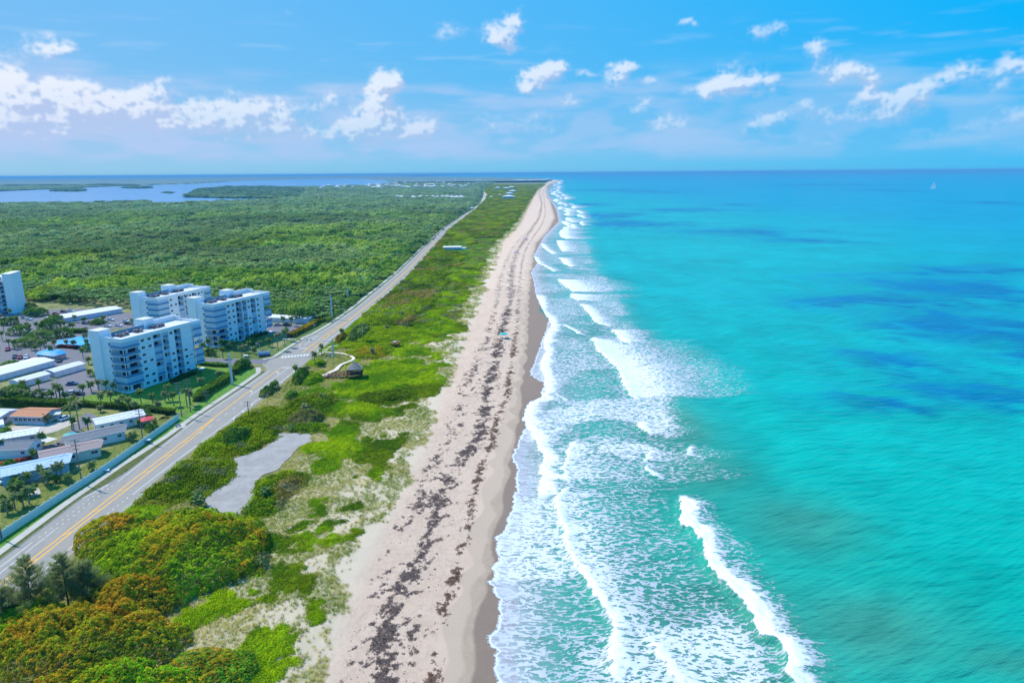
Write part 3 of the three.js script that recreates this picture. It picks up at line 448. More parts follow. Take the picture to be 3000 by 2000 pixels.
structure('lane_line', join([...dashes([[-150, -103], [-168, -102.4]], -149, -167, 0.6, 1.5, 0.2), ...dashes([[-140, -112.5], [-174, -112.2]], -146, -174, 0.5, 1.6, 0.2), ...dashes([[-140, -111.1], [-174, -110.7]], -146, -174, 0.5, 1.6, 0.2), ...dashes([[-212, -103.6], [-250, -101.4]], -212, -248, 2, 4, 0.15), lines([[-251, -101.8], [-290, -99]], -251, -290, 0.18), ribbon([[-114.4, -166], [-112.4, -174.5]], 0.16, lineY), ribbon([[-110.9, -130], [-111.1, -150]], 0.14, lineY), ...dashes([[-225, -98.1], [-290, -94.2]], -226, -290, 1.2, 6, 0.5), lines([[-60, -112.7], [-144, -112.6]], -60, -144, 0.14), ribbon([[-104.8, -340], [-103.6, -352]], 0.16, lineY), ribbon([[-104.2, -332], [-102.6, -352]], 0.16, lineY)]), paintW);
structure('center_line', join([lines(Y_L, -60, -290, 0.38), lines(Y_R, -60, -226, 0.38)]), paintY);
structure('center_line', join([lines(Y_L2, -318, -1500, 0.42), lines(Y_R2, -320, -398, 0.4), lines(off(Y_L2, 0.45), -402, -1500, 0.22)]), paintY);
const hatch = []; for (let z = -112; z > -222; z -= 11.6) hatch.push(ribbon([[at(Y_L, z), z], [at(Y_R, z - 1.8), z - 1.8]], 0.32, lineY - 0.002)); for (let z = -322; z > -392; z -= 8) hatch.push(ribbon([[at(Y_L2, z - 2), z - 2], [at(Y_R2, z), z]], 0.4, lineY - 0.002));
structure('median_hatching', join(hatch), paintY);
const bars = []; for (let i = 0; i < 9; i++) { const t = i / 8; bars.push(ribbon([[lerp(-107.6, -97, t), lerp(-307.7, -311.4, t)], [lerp(-107.8, -97.1, t), lerp(-310.4, -314.2, t)]], 0.62, lineY)); }
bars.push(ribbon([[-108.6, -307.3], [-96, -311.3]], 0.3, lineY + 0.004), ribbon([[-108.8, -310.5], [-96.2, -314.5]], 0.3, lineY + 0.004));
structure('crosswalk', join(bars), paintW);
structure('stop_line', join([ribbon([[-109, -324.8], [-101, -325.7]], 0.6, lineY), ribbon([[-102.4, -291.1], [-97.8, -290.9]], 0.6, lineY)]), paintW);
function arrow(x, z, dir, turnL) { const s = (a) => a.map(q => [x + q[0], z - q[1] * dir]); const o = [ribbon(s([[0, -1.6], [0, 0.6]]), 0.22, lineY)]; if (turnL) { o.push(ribbon(s([[0, 0.5], [-0.9 * turnL, 0.9]]), 0.25, lineY + 0.002), flat(s([[-0.7 * turnL, 0.35], [-1.7 * turnL, 1.0], [-0.7 * turnL, 1.45]]), lineY + 0.003)); } else o.push(flat(s([[-0.45, 0.6], [0, 1.8], [0.45, 0.6]]), lineY)); return o; }
for (const a of [[-100.9, -283.1, 1, 1], [-102.6, -256.8, 1, 1], [-106.3, -331.7, -1, 0], [-116.4, -345.6, -1, 0]]) structure('lane_arrow', join(arrow(...a)), paintW);
// sidewalks, with their joints
const SIDE = [[-60, -117.3], [-163, -117], [-187, -115.9], [-197, -114.8], [-210, -113.6], [-227, -113.2], [-263, -110.6], [-283, -109.6], [-288, -111.4], [-293, -113.6]], SIDE2 = [[-305, -115.5], [-309, -112], [-328, -110.9], [-348, -109.4], [-357, -107], [-377, -104.7], [-426, -102.4], [-585, -100.2], [-780, -103.6], [-1100, -106.4], [-1550, -96.6], [-1900, -92]];
{ const g = new THREE.Group(); g.name = numbered('sidewalk'); g.userData.kind = 'structure'; scene.add(g); const ms = [1, 0.94, 1.05].map(k => { const m = concrete.clone(); m.color.setRGB(k, k, k * 0.98); return m; }), r = rng(61); for (let z = -60; z > -291; z -= 3) part('slab', ribbon([[at(SIDE, z - 0.02), z - 0.02], [at(SIDE, z - 2.96), z - 2.96]], 2.1, LAND + 0.1), ms[Math.floor(r() * 3)], g); part('bedding', ribbon(stations(SIDE, -60, -293, z => 3), 2.12, LAND + 0.094), std(0.24, 0.21, 0.17), g); }
structure('sidewalk', ribbon(stations(SIDE2, -305, -1900, along), 1.9, LAND + 0.1), concrete);
const curb = []; for (const [T, z0, z1] of [[L_PAVE, -60, -182], [L_PAVE, -304, -426]]) { const p = stations(T, z0, z1, z => 4); curb.push(...p.slice(1).map((q, i) => bar([p[i][0] - 0.1, LAND + 0.06, p[i][1]], [q[0] - 0.1, LAND + 0.06, q[1]], 0.11, 0.11, 4))); }
structure('curb', join(curb), concrete);
// verges, lawns and the ground round the buildings
const vergeL = stations(SIDE, -60, -286, z => 4);
structure('grass_verge', uvm(flat([...stations(off(L_PAVE, -0.12), -60, -285, z => 4), ...stations(off(SIDE, 1.04), -60, -285, z => 4).reverse()], LAND + 0.05), 9), new THREE.MeshStandardMaterial({ map: grassTex, roughness: 1, color: new THREE.Color().setRGB(0.95, 0.72, 0.9) }));
structure('lawn', uvm(flat([...stations(off(SIDE, -1.04), -60, -292, z => 4), [-121, -292], ...[[-118, -270], [-117.5, -227], [-118, -203], [-118.6, -186], [-121, -155], [-121.6, -120], [-121.6, -60]]], LAND + 0.05), 11), new THREE.MeshStandardMaterial({ map: grassTex, roughness: 1, color: new THREE.Color().setRGB(0.92, 1.45, 0.7) }));
structure('grass_verge', uvm(flat([...stations(off(SIDE2, 0.96), -308, -1900, along), ...stations(off(L_PAVE, -0.1), -308, -1900, along).reverse()], LAND + 0.06), 10), lawnMat);
structure('grass_verge', uvm(flat([...stations(off(SIDE2, -0.96), -308, -1900, along), ...stations(off(SIDE2, -4.5), -308, -1900, along).reverse()], LAND + 0.06), 10), lawnMat);
const lawnBright = new THREE.MeshStandardMaterial({ map: grassTex, roughness: 1, color: new THREE.Color().setRGB(1.25, 1.5, 0.65) });
structure('lawn', uvm(flat([[-164.0, -246.3], [-137.9, -237.8], [-121.7, -232.5], [-117.8, -234.8], [-120.7, -255.1], [-119.2, -278.7], [-125.4, -293.2], [-142.3, -297.5], [-154.2, -279.6], [-162.7, -256.1], [-167.9, -253.3]], LAND + 0.045), 12), lawnBright);
structure('lawn', uvm(flat([[-146.5, -311.7], [-118.7, -304.7], [-113.8, -310.7], [-117.8, -326.2], [-129.0, -359.3], [-133.9, -362.2], [-148.0, -336.6], [-155.5, -329.7]], LAND + 0.045), 12), lawnMat);
structure('lawn', uvm(flat([[-121.2, -145.4], [-120.4, -165.5], [-118.8, -187.7], [-119.7, -228.4], [-124.0, -232.1], [-125.4, -213.0], [-126.5, -197.4], [-126.8, -180.6], [-135.0, -173.3], [-137.9, -168.5]], LAND + 0.045), 12), new THREE.MeshStandardMaterial({ map: grassTex, roughness: 1, color: new THREE.Color().setRGB(1.35, 1.05, 1.0) }));
structure('lawn', uvm(flat([[-176.5, -221.6], [-190.7, -241.2], [-158.8, -237.9], [-120.9, -230.8], [-121.3, -224.9], [-149.6, -230.2], [-164.6, -233.0], [-172.4, -221.5]], LAND + 0.045), 12), new THREE.MeshStandardMaterial({ map: grassTex, roughness: 1, color: new THREE.Color().setRGB(2.0, 1.35, 2.2) }));
structure('lawn', uvm(flat([[-88.2, -314.2], [-88.6, -384.4], [-89.2, -378.2], [-75.7, -341.8], [-73.0, -334.3], [-86.3, -328.7]], LAND + 0.3), 10), lawnBright);
// asphalt of the housing streets and car parks, gravel lot, side drive
const lotTex = tex(512, 512, (x, y) => { const v = 0.165 + 0.06 * (fbm(x / 45, y / 45, 4) - 0.5) + 0.02 * noise(x / 2, y / 2); return [v, v * 0.95, v * 1.08]; });
const lotMat = new THREE.MeshStandardMaterial({ map: lotTex, roughness: 0.92 });
const lot = (name, pts, dy = 0.05, m = lotMat) => structure(name, uvm(flat(pts, LAND + dy), 14), m);
lot('parking_lot', [[-197.5, -261.4], [-192.7, -275.5], [-190.1, -293.1], [-183.1, -287.4], [-162.7, -256.1], [-168.9, -250.5], [-181.5, -246.7]]);
lot('parking_lot', [[-214.9, -274.4], [-320.5, -419.9], [-303.4, -419.2], [-296.7, -430.2], [-277.8, -433.3], [-235.9, -416.7], [-212.9, -376.4], [-231.7, -368.3], [-198.6, -309.0], [-193.6, -298.9], [-210.8, -286.3]], 0.03);
lot('parking_lot', [[-144.1, -386.3], [-115.0, -379.7], [-119.4, -359.0], [-130.3, -355.2], [-137.9, -365.2]]);
lot('driveway', [[-143.5, -307.8], [-126.4, -305.7], [-112.3, -305.3], [-111.9, -298.2], [-123.2, -297.3], [-141.0, -302.1]]);
lot('street', [[-146.7, -205.3], [-150.5, -221.0], [-153.1, -229.1], [-154.8, -233.4], [-151.5, -232.7], [-146.1, -227.8], [-145.2, -220.9], [-145.8, -213.4], [-140.2, -203.3], [-143.5, -201.4]]);
lot('street', [[-148.7, -201.5], [-146.7, -205.3], [-141.4, -203.3], [-140.1, -199.5], [-144.5, -196.8], [-141.8, -190.7], [-147.3, -184.2], [-143.9, -179.4], [-143.1, -175.7], [-150.5, -185.8], [-146.7, -194.2]]);
const ragged = (P, step, amp) => { const o = []; P.forEach((a, i) => { const b = P[(i + 1) % P.length], L = Math.hypot(b[0] - a[0], b[1] - a[1]), n = Math.max(1, Math.round(L / step)), nx = -(b[1] - a[1]) / L, nz = (b[0] - a[0]) / L; for (let k = 0; k < n; k++) { const t = k / n, x = lerp(a[0], b[0], t), z = lerp(a[1], b[1], t), j = (fbm(x * 0.6, z * 0.6, 3) - 0.5) * 2 * amp; o.push([x + nx * j, z + nz * j]); } }); return o; };
const gravelTex = tex(1024, 1024, (x, y) => { const n = fbm(x / 90, y / 90, 5), s = fbm(x / 9, y / 70, 3), g = noise(x / 2, y / 2), v = 0.345 + 0.14 * (n - 0.5) + 0.05 * (s - 0.5) + 0.12 * (g - 0.5); return [v * 1.08, v * 0.98, v * 0.90]; });
const GRAVEL = [[-81.0, -163.6], [-80.8, -169.2], [-79.3, -177.2], [-80.5, -184.9], [-84.0, -191.2], [-78.3, -198.5], [-76.4, -205.6], [-77.4, -212.0], [-66.8, -211.4], [-64.6, -204.6], [-67.4, -198.3], [-67.5, -190.9], [-68.0, -183.7], [-71.3, -178.8], [-71.4, -173.8], [-67.9, -165.9], [-68.2, -158.2], [-69.1, -154.2], [-75.0, -155.4]];
const HOUSELOT = [[-79.9, -831.5], [-70.5, -737.9], [-49.0, -728.8], [-53.8, -861.2], [-77.0, -863.0]];
structure('gravel_lot', uvm(flat(ragged(GRAVEL, 0.9, 0.7), LAND + 0.2), 22), new THREE.MeshStandardMaterial({ map: gravelTex, roughness: 1 }));
structure('gravel_apron', uvm(flat([[-100.05, -170], [-99.9, -169.2], [-97.6, -166.5], [-95.4, -164.1], [-92.0, -161.2], [-92.6, -159.3], [-96.0, -156.3], [-101.3, -156.4], [-100.05, -150]], LAND + 0.034), 18), new THREE.MeshStandardMaterial({ map: roadTex, roughness: 1, color: new THREE.Color().setRGB(1.1, 1.15, 1.12) }));
structure('gravel_yard', uvm(flat([[-172.0, -220.4], [-158.8, -224.6], [-153.3, -226.8], [-151.3, -223.3], [-153.1, -215.1], [-157.0, -210.5], [-166.9, -213.8]], LAND + 0.055), 20), new THREE.MeshStandardMaterial({ map: gravelTex, roughness: 1, color: new THREE.Color().setRGB(1.45, 1.35, 1.25) }));
const sandPath = new THREE.MeshStandardMaterial({ map: gravelTex, roughness: 1, color: new THREE.Color().setRGB(2.1, 1.95, 1.75) });
structure('path', uvm(ribbon([[-80.3, -275.5], [-79.1, -278.1], [-77.8, -282.4], [-76.6, -285.1], [-76.7, -289.7], [-76.3, -294.3], [-74.0, -298.5], [-72.8, -302.2], [-73.5, -305.3], [-76.1, -309.3], [-80.0, -312.7], [-83.8, -314.1], [-89.2, -315.2]], [2.6, 2.4, 2.2, 2, 1.8, 1.7, 1.6, 1.6, 1.6, 1.5, 1.3, 1.2, 1.2], LAND + 0.62), 20), sandPath);
structure('path', uvm(ribbon([[-91.1, -311.7], [-89.8, -328.3], [-87.0, -328.6]], 1.9, LAND + 0.4), 20), concrete);


// ---------------------------------------------------------------- apartment buildings
const wallTex = tex(512, 512, (x, y) => { const n = fbm(x / 40, y / 12, 4), v = 1 - 0.10 * Math.max(0, n - 0.45); return [0.86 * v, 0.88 * v, 0.91 * v]; });
const wallTexUv = (g, k = 8) => { const p = g.attributes.position, n = g.attributes.normal, uv = g.attributes.uv; for (let i = 0; i < p.count; i++) { const ax = Math.abs(n.getX(i)); uv.setXY(i, (ax > 0.7 ? p.getZ(i) : p.getX(i)) / k, (Math.abs(n.getY(i)) > 0.7 ? p.getZ(i) : p.getY(i)) / k); } return g; };
const M = {
  wall: new THREE.MeshStandardMaterial({ map: wallTex, roughness: 0.8 }), trim: std(0.80, 0.82, 0.84, 0.7), roof: new THREE.MeshStandardMaterial({ map: tex(256, 256, (x, y) => { const v = 0.70 - 0.16 * Math.max(0, fbm(x / 22, y / 22, 4) - 0.42); return [v, v * 0.97, v * 0.91]; }), roughness: 0.9 }),
  glass: new THREE.MeshPhysicalMaterial({ color: new THREE.Color().setRGB(0.018, 0.035, 0.06), roughness: 0.12 }), dark: std(0.045, 0.08, 0.13, 0.6), rail: std(0.09, 0.26, 0.45, 0.35), shutter: std(0.44, 0.62, 0.78, 0.7), frame: std(0.7, 0.74, 0.78, 0.6),
  unit: std(0.11, 0.10, 0.12, 0.6), unit2: std(0.25, 0.24, 0.26, 0.6), screen: std(0.12, 0.27, 0.40, 0.7), metal: std(0.45, 0.47, 0.5, 0.45, { metalness: 0.5 }), concrete: std(0.48, 0.45, 0.40, 0.9),
};
function addWindow(parent, w, h, x, y, z, side) { // side 'x': faces +x, 'z': faces +z
  const o = part('window', side === 'x' ? join([box(0.09, 0.07, w + 0.14, x, y + h / 2, z), box(0.09, 0.07, w + 0.14, x, y - h / 2, z), box(0.09, h, 0.07, x, y, z - w / 2), box(0.09, h, 0.07, x, y, z + w / 2), box(0.07, h, 0.05, x, y, z)]) : join([box(w + 0.14, 0.07, 0.09, x, y + h / 2, z), box(w + 0.14, 0.07, 0.09, x, y - h / 2, z), box(0.07, h, 0.09, x - w / 2, y, z), box(0.07, h, 0.09, x + w / 2, y, z), box(0.05, h, 0.07, x, y, z)]), M.frame, parent);
  part('pane', side === 'x' ? box(0.05, h, w, x - 0.012, y, z) : box(w, h, 0.05, x, y, z - 0.012), M.glass, o);
}
function apartment(label, x, z, turn, seed) {
  const t = thing('apartment_building', label, 'apartment building', x, LAND, z, turn, 'white seven storey apartment blocks by the road'), r = rng(seed);
  const F = 2.93, base = 0.25, top = base + 7 * F, y = f => base + f * F;
  const P = (n, g, m) => part(n, wallTexUv(g), m, t), bu = (x0, x1, y0, y1, u0, u1) => box(x1 - x0, y1 - y0, u1 - u0, (x0 + x1) / 2, (y0 + y1) / 2, -(u0 + u1) / 2);
  P('wall', join([bu(-12, -4.4, 0, top, 0, 37.6), bu(-4.4, 0.5, 0, top, 2.4, 35.6)]), M.wall);
  for (const [a, b] of [[7, 13.8], [17.5, 18.2], [21.2, 24.3], [27.6, 33.5]]) P('facade_panel', bu(0.5, 2.3, 0, top, a, b), M.wall);
  // string courses between floors
  for (let f = 1; f < 7; f++) for (const g of [bu(2.3, 2.33, y(f) - 0.06, y(f) + 0.06, 7.02, 13.78), bu(2.3, 2.33, y(f) - 0.06, y(f) + 0.06, 27.62, 33.48), bu(-12, -4.5, y(f) - 0.05, y(f) + 0.05, -0.03, 0)]) P('string_course', g, M.shutter);
  // recessed balconies in three columns, corner balconies at both ends
  for (const [a, b] of [[13.8, 17.5], [18.2, 21.2], [24.3, 27.6]]) for (let f = 0; f < 7; f++) {
    P('balcony_slab', bu(0.5, 2.4, y(f) - 0.22, y(f), a + 0.01, b - 0.01), M.trim);
    if (f) P('balcony_rail', bu(2.2, 2.27, y(f) + 0.04, y(f) + 1.1, a + 0.03, b - 0.03), r() < 0.75 ? M.rail : M.shutter);
    if (r() < 0.27 && f) P('storm_shutter', bu(1.95, 2.02, y(f) + 0.02, y(f) + F - 0.25, a + 0.03, b - 0.03), M.shutter);
    else { P('sliding_door', bu(0.5, 0.56, y(f) + 0.02, y(f) + 2.2, a + 0.35, b - 0.35), M.glass); if (r() < 0.5) P('door_frame', bu(0.5, 0.6, y(f) + 0.02, y(f) + 2.25, (a + b) / 2 - 0.06, (a + b) / 2 + 0.06), M.frame); }
  }
  for (const [a, b, x0, x1] of [[-0.7, 6.95, -4.2, 2.75], [33.55, 38.2, 0.5, 3.0]]) {
    const near = a < 0;
    for (let f = 0; f < 7; f++) {
      P('balcony_slab', bu(x0, x1, y(f) - 0.24, y(f), a, b), M.trim);
      const closed = r() < 0.5 || f === 6;
      if (f) {
        P('balcony_rail', bu(x1 - 0.12, x1 - 0.06, y(f) + 0.03, y(f) + 1.08, a + 0.1, b - 0.05), M.rail);
        if (near) P('balcony_rail', bu(x0 + 0.1, x1 - 0.15, y(f) + 0.03, y(f) + 1.08, a + 0.06, a + 0.12), M.rail);
      }
      if (closed && f) { P('storm_shutter', bu(x1 - 0.34, x1 - 0.26, y(f) + 0.01, y(f) + F - 0.26, a + 0.3, b - 0.05), M.shutter); if (near) P('storm_shutter', bu(x0 + 0.1, x1 - 0.36, y(f) + 0.01, y(f) + F - 0.26, a + 0.28, a + 0.36), M.shutter); }
      else { P('sliding_door', bu(0.5, 0.57, y(f) + 0.02, y(f) + 2.2, near ? 3.2 : 34, near ? 6.4 : 35.5), M.glass); if (near) { P('sliding_door', bu(-3.2, -0.2, y(f) + 0.02, y(f) + 2.2, 2.34, 2.4), M.glass); P('balcony_post', bu(x1 - 0.3, x1 - 0.12, y(f), y(f) + F - 0.24, a + 0.1, a + 0.28), M.trim); } }
    }
    P('balcony_roof', bu(x0, x1, top - 0.25, top, a, b), M.trim);
    if (near) P('balcony_side_wall', bu(-0.2, 2.3, 0, top, 6.6, 6.98), M.wall);
  }
  for (let f = 0; f < 7; f++) { // windows
    addWindow(t, 1.5, 1.05, 2.32, y(f) + 1.5, -8.7, 'x'); if (r() < 0.6) addWindow(t, 1.5, 1.05, 2.32, y(f) + 1.5, -11.9, 'x');
    if (r() < 0.85) addWindow(t, 1.4, 1.0, 2.32, y(f) + 1.5, -22.7, 'x'); if (r() < 0.9) addWindow(t, 1.5, 1.0, 2.32, y(f) + 1.5, -29.3, 'x'); if (r() < 0.35) addWindow(t, 1.3, 0.6, 2.32, y(f) + 1.7, -31.8, 'x');
    addWindow(t, 0.9, 1.1, -5.1, y(f) + 1.45, 0.02, 'z'); P('window_ledge', bu(-5.9, -4.35, y(f) + 0.55, y(f) + 0.68, -0.4, 0), M.trim);
    P('vent_grille', bu(-8.2, -7.7, y(f) + 1.9, y(f) + 2.2, -0.04, 0), M.shutter);
  }
  P('column', bu(2.34, 2.75, 0, top - 1, 17.66, 18.04), M.trim);
  // roof with parapets, stair and lift towers, plant
  P('roof', bu(-11.7, 2.5, top, top + 0.18, 0.2, 37.6), M.roof);
  P('parapet', join([bu(2.45, 2.8, top - 0.28, top + 1.25, -0.7, 38.2), bu(-4.3, 2.45, top - 0.28, top + 1.25, -0.72, -0.38), bu(-12, -4.3, top - 0.2, top + 1.2, -0.02, 0.32), bu(-12.05, -11.72, top, top + 1.1, 0.32, 37.3), bu(-12, 2.45, top, top + 1.25, 37.6, 37.95)]), M.wall);
  P('parapet', join([bu(-12.3, -11.5, top + 1.1, top + 2.3, 26, 37.6), bu(-11.5, -8, top + 1.26, top + 2.3, 36.9, 37.5)]), M.trim);
  P('stair_tower', bu(-14.6, -9.3, 0, top + 3.3, -0.9, 4.4), M.wall); P('tower_roof', bu(-14.7, -9.2, top + 3.3, top + 3.5, -1, 4.5), M.roof);
  P('lift_tower', bu(-13.6, -8.6, top, top + 3.8, 19.5, 24.6), M.wall); P('tower_roof', bu(-13.7, -8.5, top + 3.8, top + 4, 19.4, 24.7), M.roof);
  P('equipment_screen', bu(-9.2, -8.95, top + 0.18, top + 1.9, 4.5, 19.4), M.screen);
  for (const [u0, n] of [[4.5, 7], [12.5, 5], [20.5, 8]]) for (let k = 0; k < n; k++) { const a = u0 + (k >> 1) * 1.55 + r() * 0.3, b = -7.6 + (k & 1) * 1.7 + r() * 0.4; P('air_conditioner', join([bu(b, b + 1, top + 0.55, top + 1.35, a, a + 1), bu(b + 0.05, b + 0.12, top + 0.18, top + 0.55, a, a + 1), bu(b + 0.9, b + 0.97, top + 0.18, top + 0.55, a, a + 1)]), k % 3 ? M.unit : M.unit2); }
  for (const u0 of [4.2, 12.2, 20.2]) P('pipe_rack', join([bu(-8.2, -8.1, top + 0.3, top + 0.45, u0, u0 + 6), bu(-4.7, -4.6, top + 0.3, top + 0.4, u0, u0 + 5), bu(-8.2, -4.2, top + 0.3, top + 0.4, u0 + 2.3, u0 + 2.45)]), M.unit);
  return t;
}
apartment('white seven storey apartment block nearest the camera, beside the lawn and car park', -152.7, -257, R(-21.5), 3);
apartment('white seven storey apartment block behind the nearest one, beside the road entrance', -147.6, -329, R(-22.5), 11);
apartment('white seven storey apartment block farthest from the road, half hidden behind the other two', -184.8, -347.5, R(-17), 23);
{ // tall block at the left edge of the view: a blank slab wall and a rounded stack of balconies
  const t = thing('apartment_tower', 'pale blue apartment tower with a blank slab wall at the left edge of the picture', 'apartment building', -312.9, LAND, -433, R(13));
  const hT = 24.4; part('wall', wallTexUv(join([box(4.6, hT, 14, -2.3, hT / 2, 7), box(34, hT - 2.5, 9, -21.7, (hT - 2.5) / 2, 2)])), M.wall, t); part('parapet', join([box(5, 0.5, 14.4, -2.3, hT + 0.25, 7), box(34.2, 0.6, 9.2, -21.8, hT - 2.2, 2)]), M.trim, t);
  for (let f = 0; f < 8; f++) { const yb = 0.6 + f * 2.75;
    const s = new THREE.CylinderGeometry(7.4, 7.4, 0.25, 24, 1, false, -Math.PI / 2, Math.PI); s.translate(-12, yb, 5.5); part('balcony_slab', s, M.trim, t);
    const w = new THREE.CylinderGeometry(7.3, 7.3, 1.1, 24, 1, true, -Math.PI / 2, Math.PI); w.translate(-12, yb + 0.67, 5.5); part('balcony_rail', w, f % 3 === 1 ? M.shutter : M.rail, t);
    const c = new THREE.CylinderGeometry(5.6, 5.6, 2.5, 24, 1, true, -Math.PI / 2, Math.PI); c.translate(-12, yb + 1.37, 5.5); part('balcony_wall', c, M.wall, t);
    for (const a of [-20, 12, 45]) { const wx = -12 + 5.7 * Math.sin(R(a)), wz = 5.5 + 5.7 * Math.cos(R(a)); const g = box(1.3, 1.2, 0.12, 0, 0, 0, R(a)); g.translate(wx, yb + 1.6, wz); part('window', g, M.glass, t); }
  }
}
// ---------------------------------------------------------------- garages
M.tin = new THREE.MeshStandardMaterial({ map: tex(256, 256, (x, y) => { const v = 0.74 - 0.1 * Math.max(0, fbm(x / 15, y / 30, 4) - 0.4); return [v * 0.97, v * 0.97, v]; }), roughness: 0.75 });
M.garage = std(0.60, 0.62, 0.74, 0.8); M.door = std(0.66, 0.68, 0.78, 0.7);
function garage(label, x, z, dx, dz, w, L, h, two) { // x,z front left corner; the front runs along d; depth to the left of d
  const turn = Math.atan2(-dz, dx), t = thing('garage_row', label, 'garage', x, LAND, z, turn, null);
  part('wall', box(L, h, w, L / 2, h / 2, -w / 2), M.garage, t);
  const rise = 0.75, ov = 0.35, slab = (z0, y0, z1, y1) => { const g = box(L + 2 * ov, 0.09, Math.hypot(z1 - z0, y1 - y0), 0, 0, 0); g.rotateX(Math.atan2(y1 - y0, -(z1 - z0))); g.translate(L / 2, (y0 + y1) / 2 + 0.06, (z0 + z1) / 2); return g; };
  part('roof', slab(ov, h - 0.05, -w / 2, h + rise), M.tin, t); part('roof', slab(-w / 2, h + rise, -w - ov, h - 0.05), M.tin, t);
  const gab = new THREE.Shape([new THREE.Vector2(0, h), new THREE.Vector2(w, h), new THREE.Vector2(w / 2, h + rise)]), gg = new THREE.ExtrudeGeometry(gab, { depth: 0.1, bevelEnabled: false }); gg.rotateY(Math.PI / 2); const g1 = gg.clone(); g1.translate(0.0, 0, 0); const g2 = gg.clone(); g2.translate(L - 0.1, 0, 0); part('gable', join([g1, g2]), M.garage, t);
  const n = Math.floor(L / 2.9); for (let k = 0; k < n; k++) part('garage_door', box(2.4, 2.05, 0.05, (k + 0.5) * L / n, 1.06, 0.03), M.door, t);
}
garage('long white roofed garage row beside the woods behind the parked cars', -263.5, -387, 0.52, -0.854, 13.5, 38, 2.65);
garage('long white roofed garage row at the left edge, behind the two shorter ones', -219, -262.5, 0.33, -0.944, 13, 37, 2.5);
garage('short white roofed garage nearest the palm hedge at the left edge', -199.2, -264, 0.36, -0.933, 6.2, 12.6, 2.45);
garage('short white roofed garage between the near apartment block and the nearest garage', -194.3, -278.2, 0.335, -0.942, 6.2, 14, 2.45);
garage('white roofed garage row beside the road, right of the apartment blocks', -144.7, -389.5, 0.973, 0.232, 8.4, 29, 2.6);
garage('white roofed garage at the left edge behind the dark hedge', -243, -281, 0.36, -0.93, 6.5, 20, 2.5);
// ---------------------------------------------------------------- mobile homes
function home(label, x, z, dx, dz, L, w, h, wallM, roofM, o = {}) {
  const n = Math.hypot(dx, dz), turn = Math.atan2(-dz / n, dx / n), t = thing('mobile_home', label, 'mobile home', x, LAND, z, turn, null), y0 = 0.7;
  part('skirt', box(L, y0, w, L / 2, y0 / 2, -w / 2), o.skirt ?? wallM, t);
  part('wall', box(L + 0.04, h - y0, w + 0.04, L / 2, (h + y0) / 2, -w / 2), wallM, t);
  const rise = o.rise ?? 0.7, ov = 0.4, tip = o.tip ?? 0; // gable roof, its end pointing towards the road
  const ridge = y => [y], A = [-ov, h - 0.06, ov], B = [L + ov, h - 0.06, ov], C = [L + ov, h - 0.06, -w - ov], D = [-ov, h - 0.06, -w - ov], E = [-ov, h + rise, -w / 2], G = [L + ov + tip, h + rise, -w / 2];
  const slope = (a, b, c, d) => { const g = new THREE.BufferGeometry(), up = 0.1, q = [a, b, c, d], top = q.map(p => [p[0], p[1] + up, p[2]]); const pos = [...q.flat(), ...top.flat()]; g.setAttribute('position', new THREE.Float32BufferAttribute(pos, 3)); g.setAttribute('uv', new THREE.Float32BufferAttribute([...q, ...q].flatMap(p => [p[0] / 4, p[2] / 4]), 2)); g.setIndex([0, 2, 1, 0, 3, 2, 4, 5, 6, 4, 6, 7, 0, 1, 5, 0, 5, 4, 1, 2, 6, 1, 6, 5, 2, 3, 7, 2, 7, 6, 3, 0, 4, 3, 4, 7]); const f = g.toNonIndexed(); f.computeVertexNormals(); return f; };
  part('roof', slope(A, B, G, E), roofM, t); part('roof', slope(E, G, C, D), roofM, t);
  for (const xe of [0.0, L]) { const g = new THREE.BufferGeometry(); g.setAttribute('position', new THREE.Float32BufferAttribute([xe, h, 0, xe, h, -w, xe, h + rise, -w / 2], 3)); g.setAttribute('uv', new THREE.Float32BufferAttribute([0, 0, 1, 0, 0.5, 1], 2)); g.computeVertexNormals(); part('gable', g, wallM, t); }
  for (let k = 0; k < (o.win ?? 4); k++) addWindow(t, o.ww ?? 1.1, 0.9, 1.6 + k * (L - 3.2) / Math.max(1, (o.win ?? 4) - 1), 1.75 + (h - 2.9) * 0.5, 0.05, 'z');
  for (const zc of [-w * 0.25, -w * 0.72]) addWindow(t, 1.8, 1.1, L + 0.05, 1.8, zc, 'x');
  if (roofM === M.tin || roofM === blueRoof || roofM === lightRoof) for (let k = 0; k <= 12; k++) { const xk = -0.2 + (L + 0.4) * k / 12; part('roof_seam', bar([xk, h + 0.06, ov], [xk, h + rise + 0.1, -w / 2], 0.05, 0.05, 4), seamM, t); part('roof_seam', bar([xk, h + rise + 0.1, -w / 2], [xk, h + 0.06, -w - ov], 0.05, 0.05, 4), seamM, t); }
  part('ridge_cap', box(L + 0.6, 0.1, 0.35, L / 2, h + rise + 0.1, -w / 2), roofM, t);
  for (let k = 0; k < 3; k++) part('roof_vent', cyl(0.12, 0.12, 0.3, L * (0.2 + 0.27 * k), h + rise * 0.55, -w * 0.28), M.trim, t);
  part('gutter', box(L + 0.5, 0.1, 0.1, L / 2, h - 0.02, ov + 0.06), M.trim, t);
  return t;
}
const seamM = std(0.55, 0.60, 0.68, 0.7);
const shingle = (a, b) => new THREE.MeshStandardMaterial({ map: tex(256, 256, (x, y) => { const row = (y % 16) < 2 ? 0.86 : 1, n = fbm(x / 9, y / 5, 3); const c = mix3(a, b, n); return c.map(v => v * row); }), roughness: 0.95 });
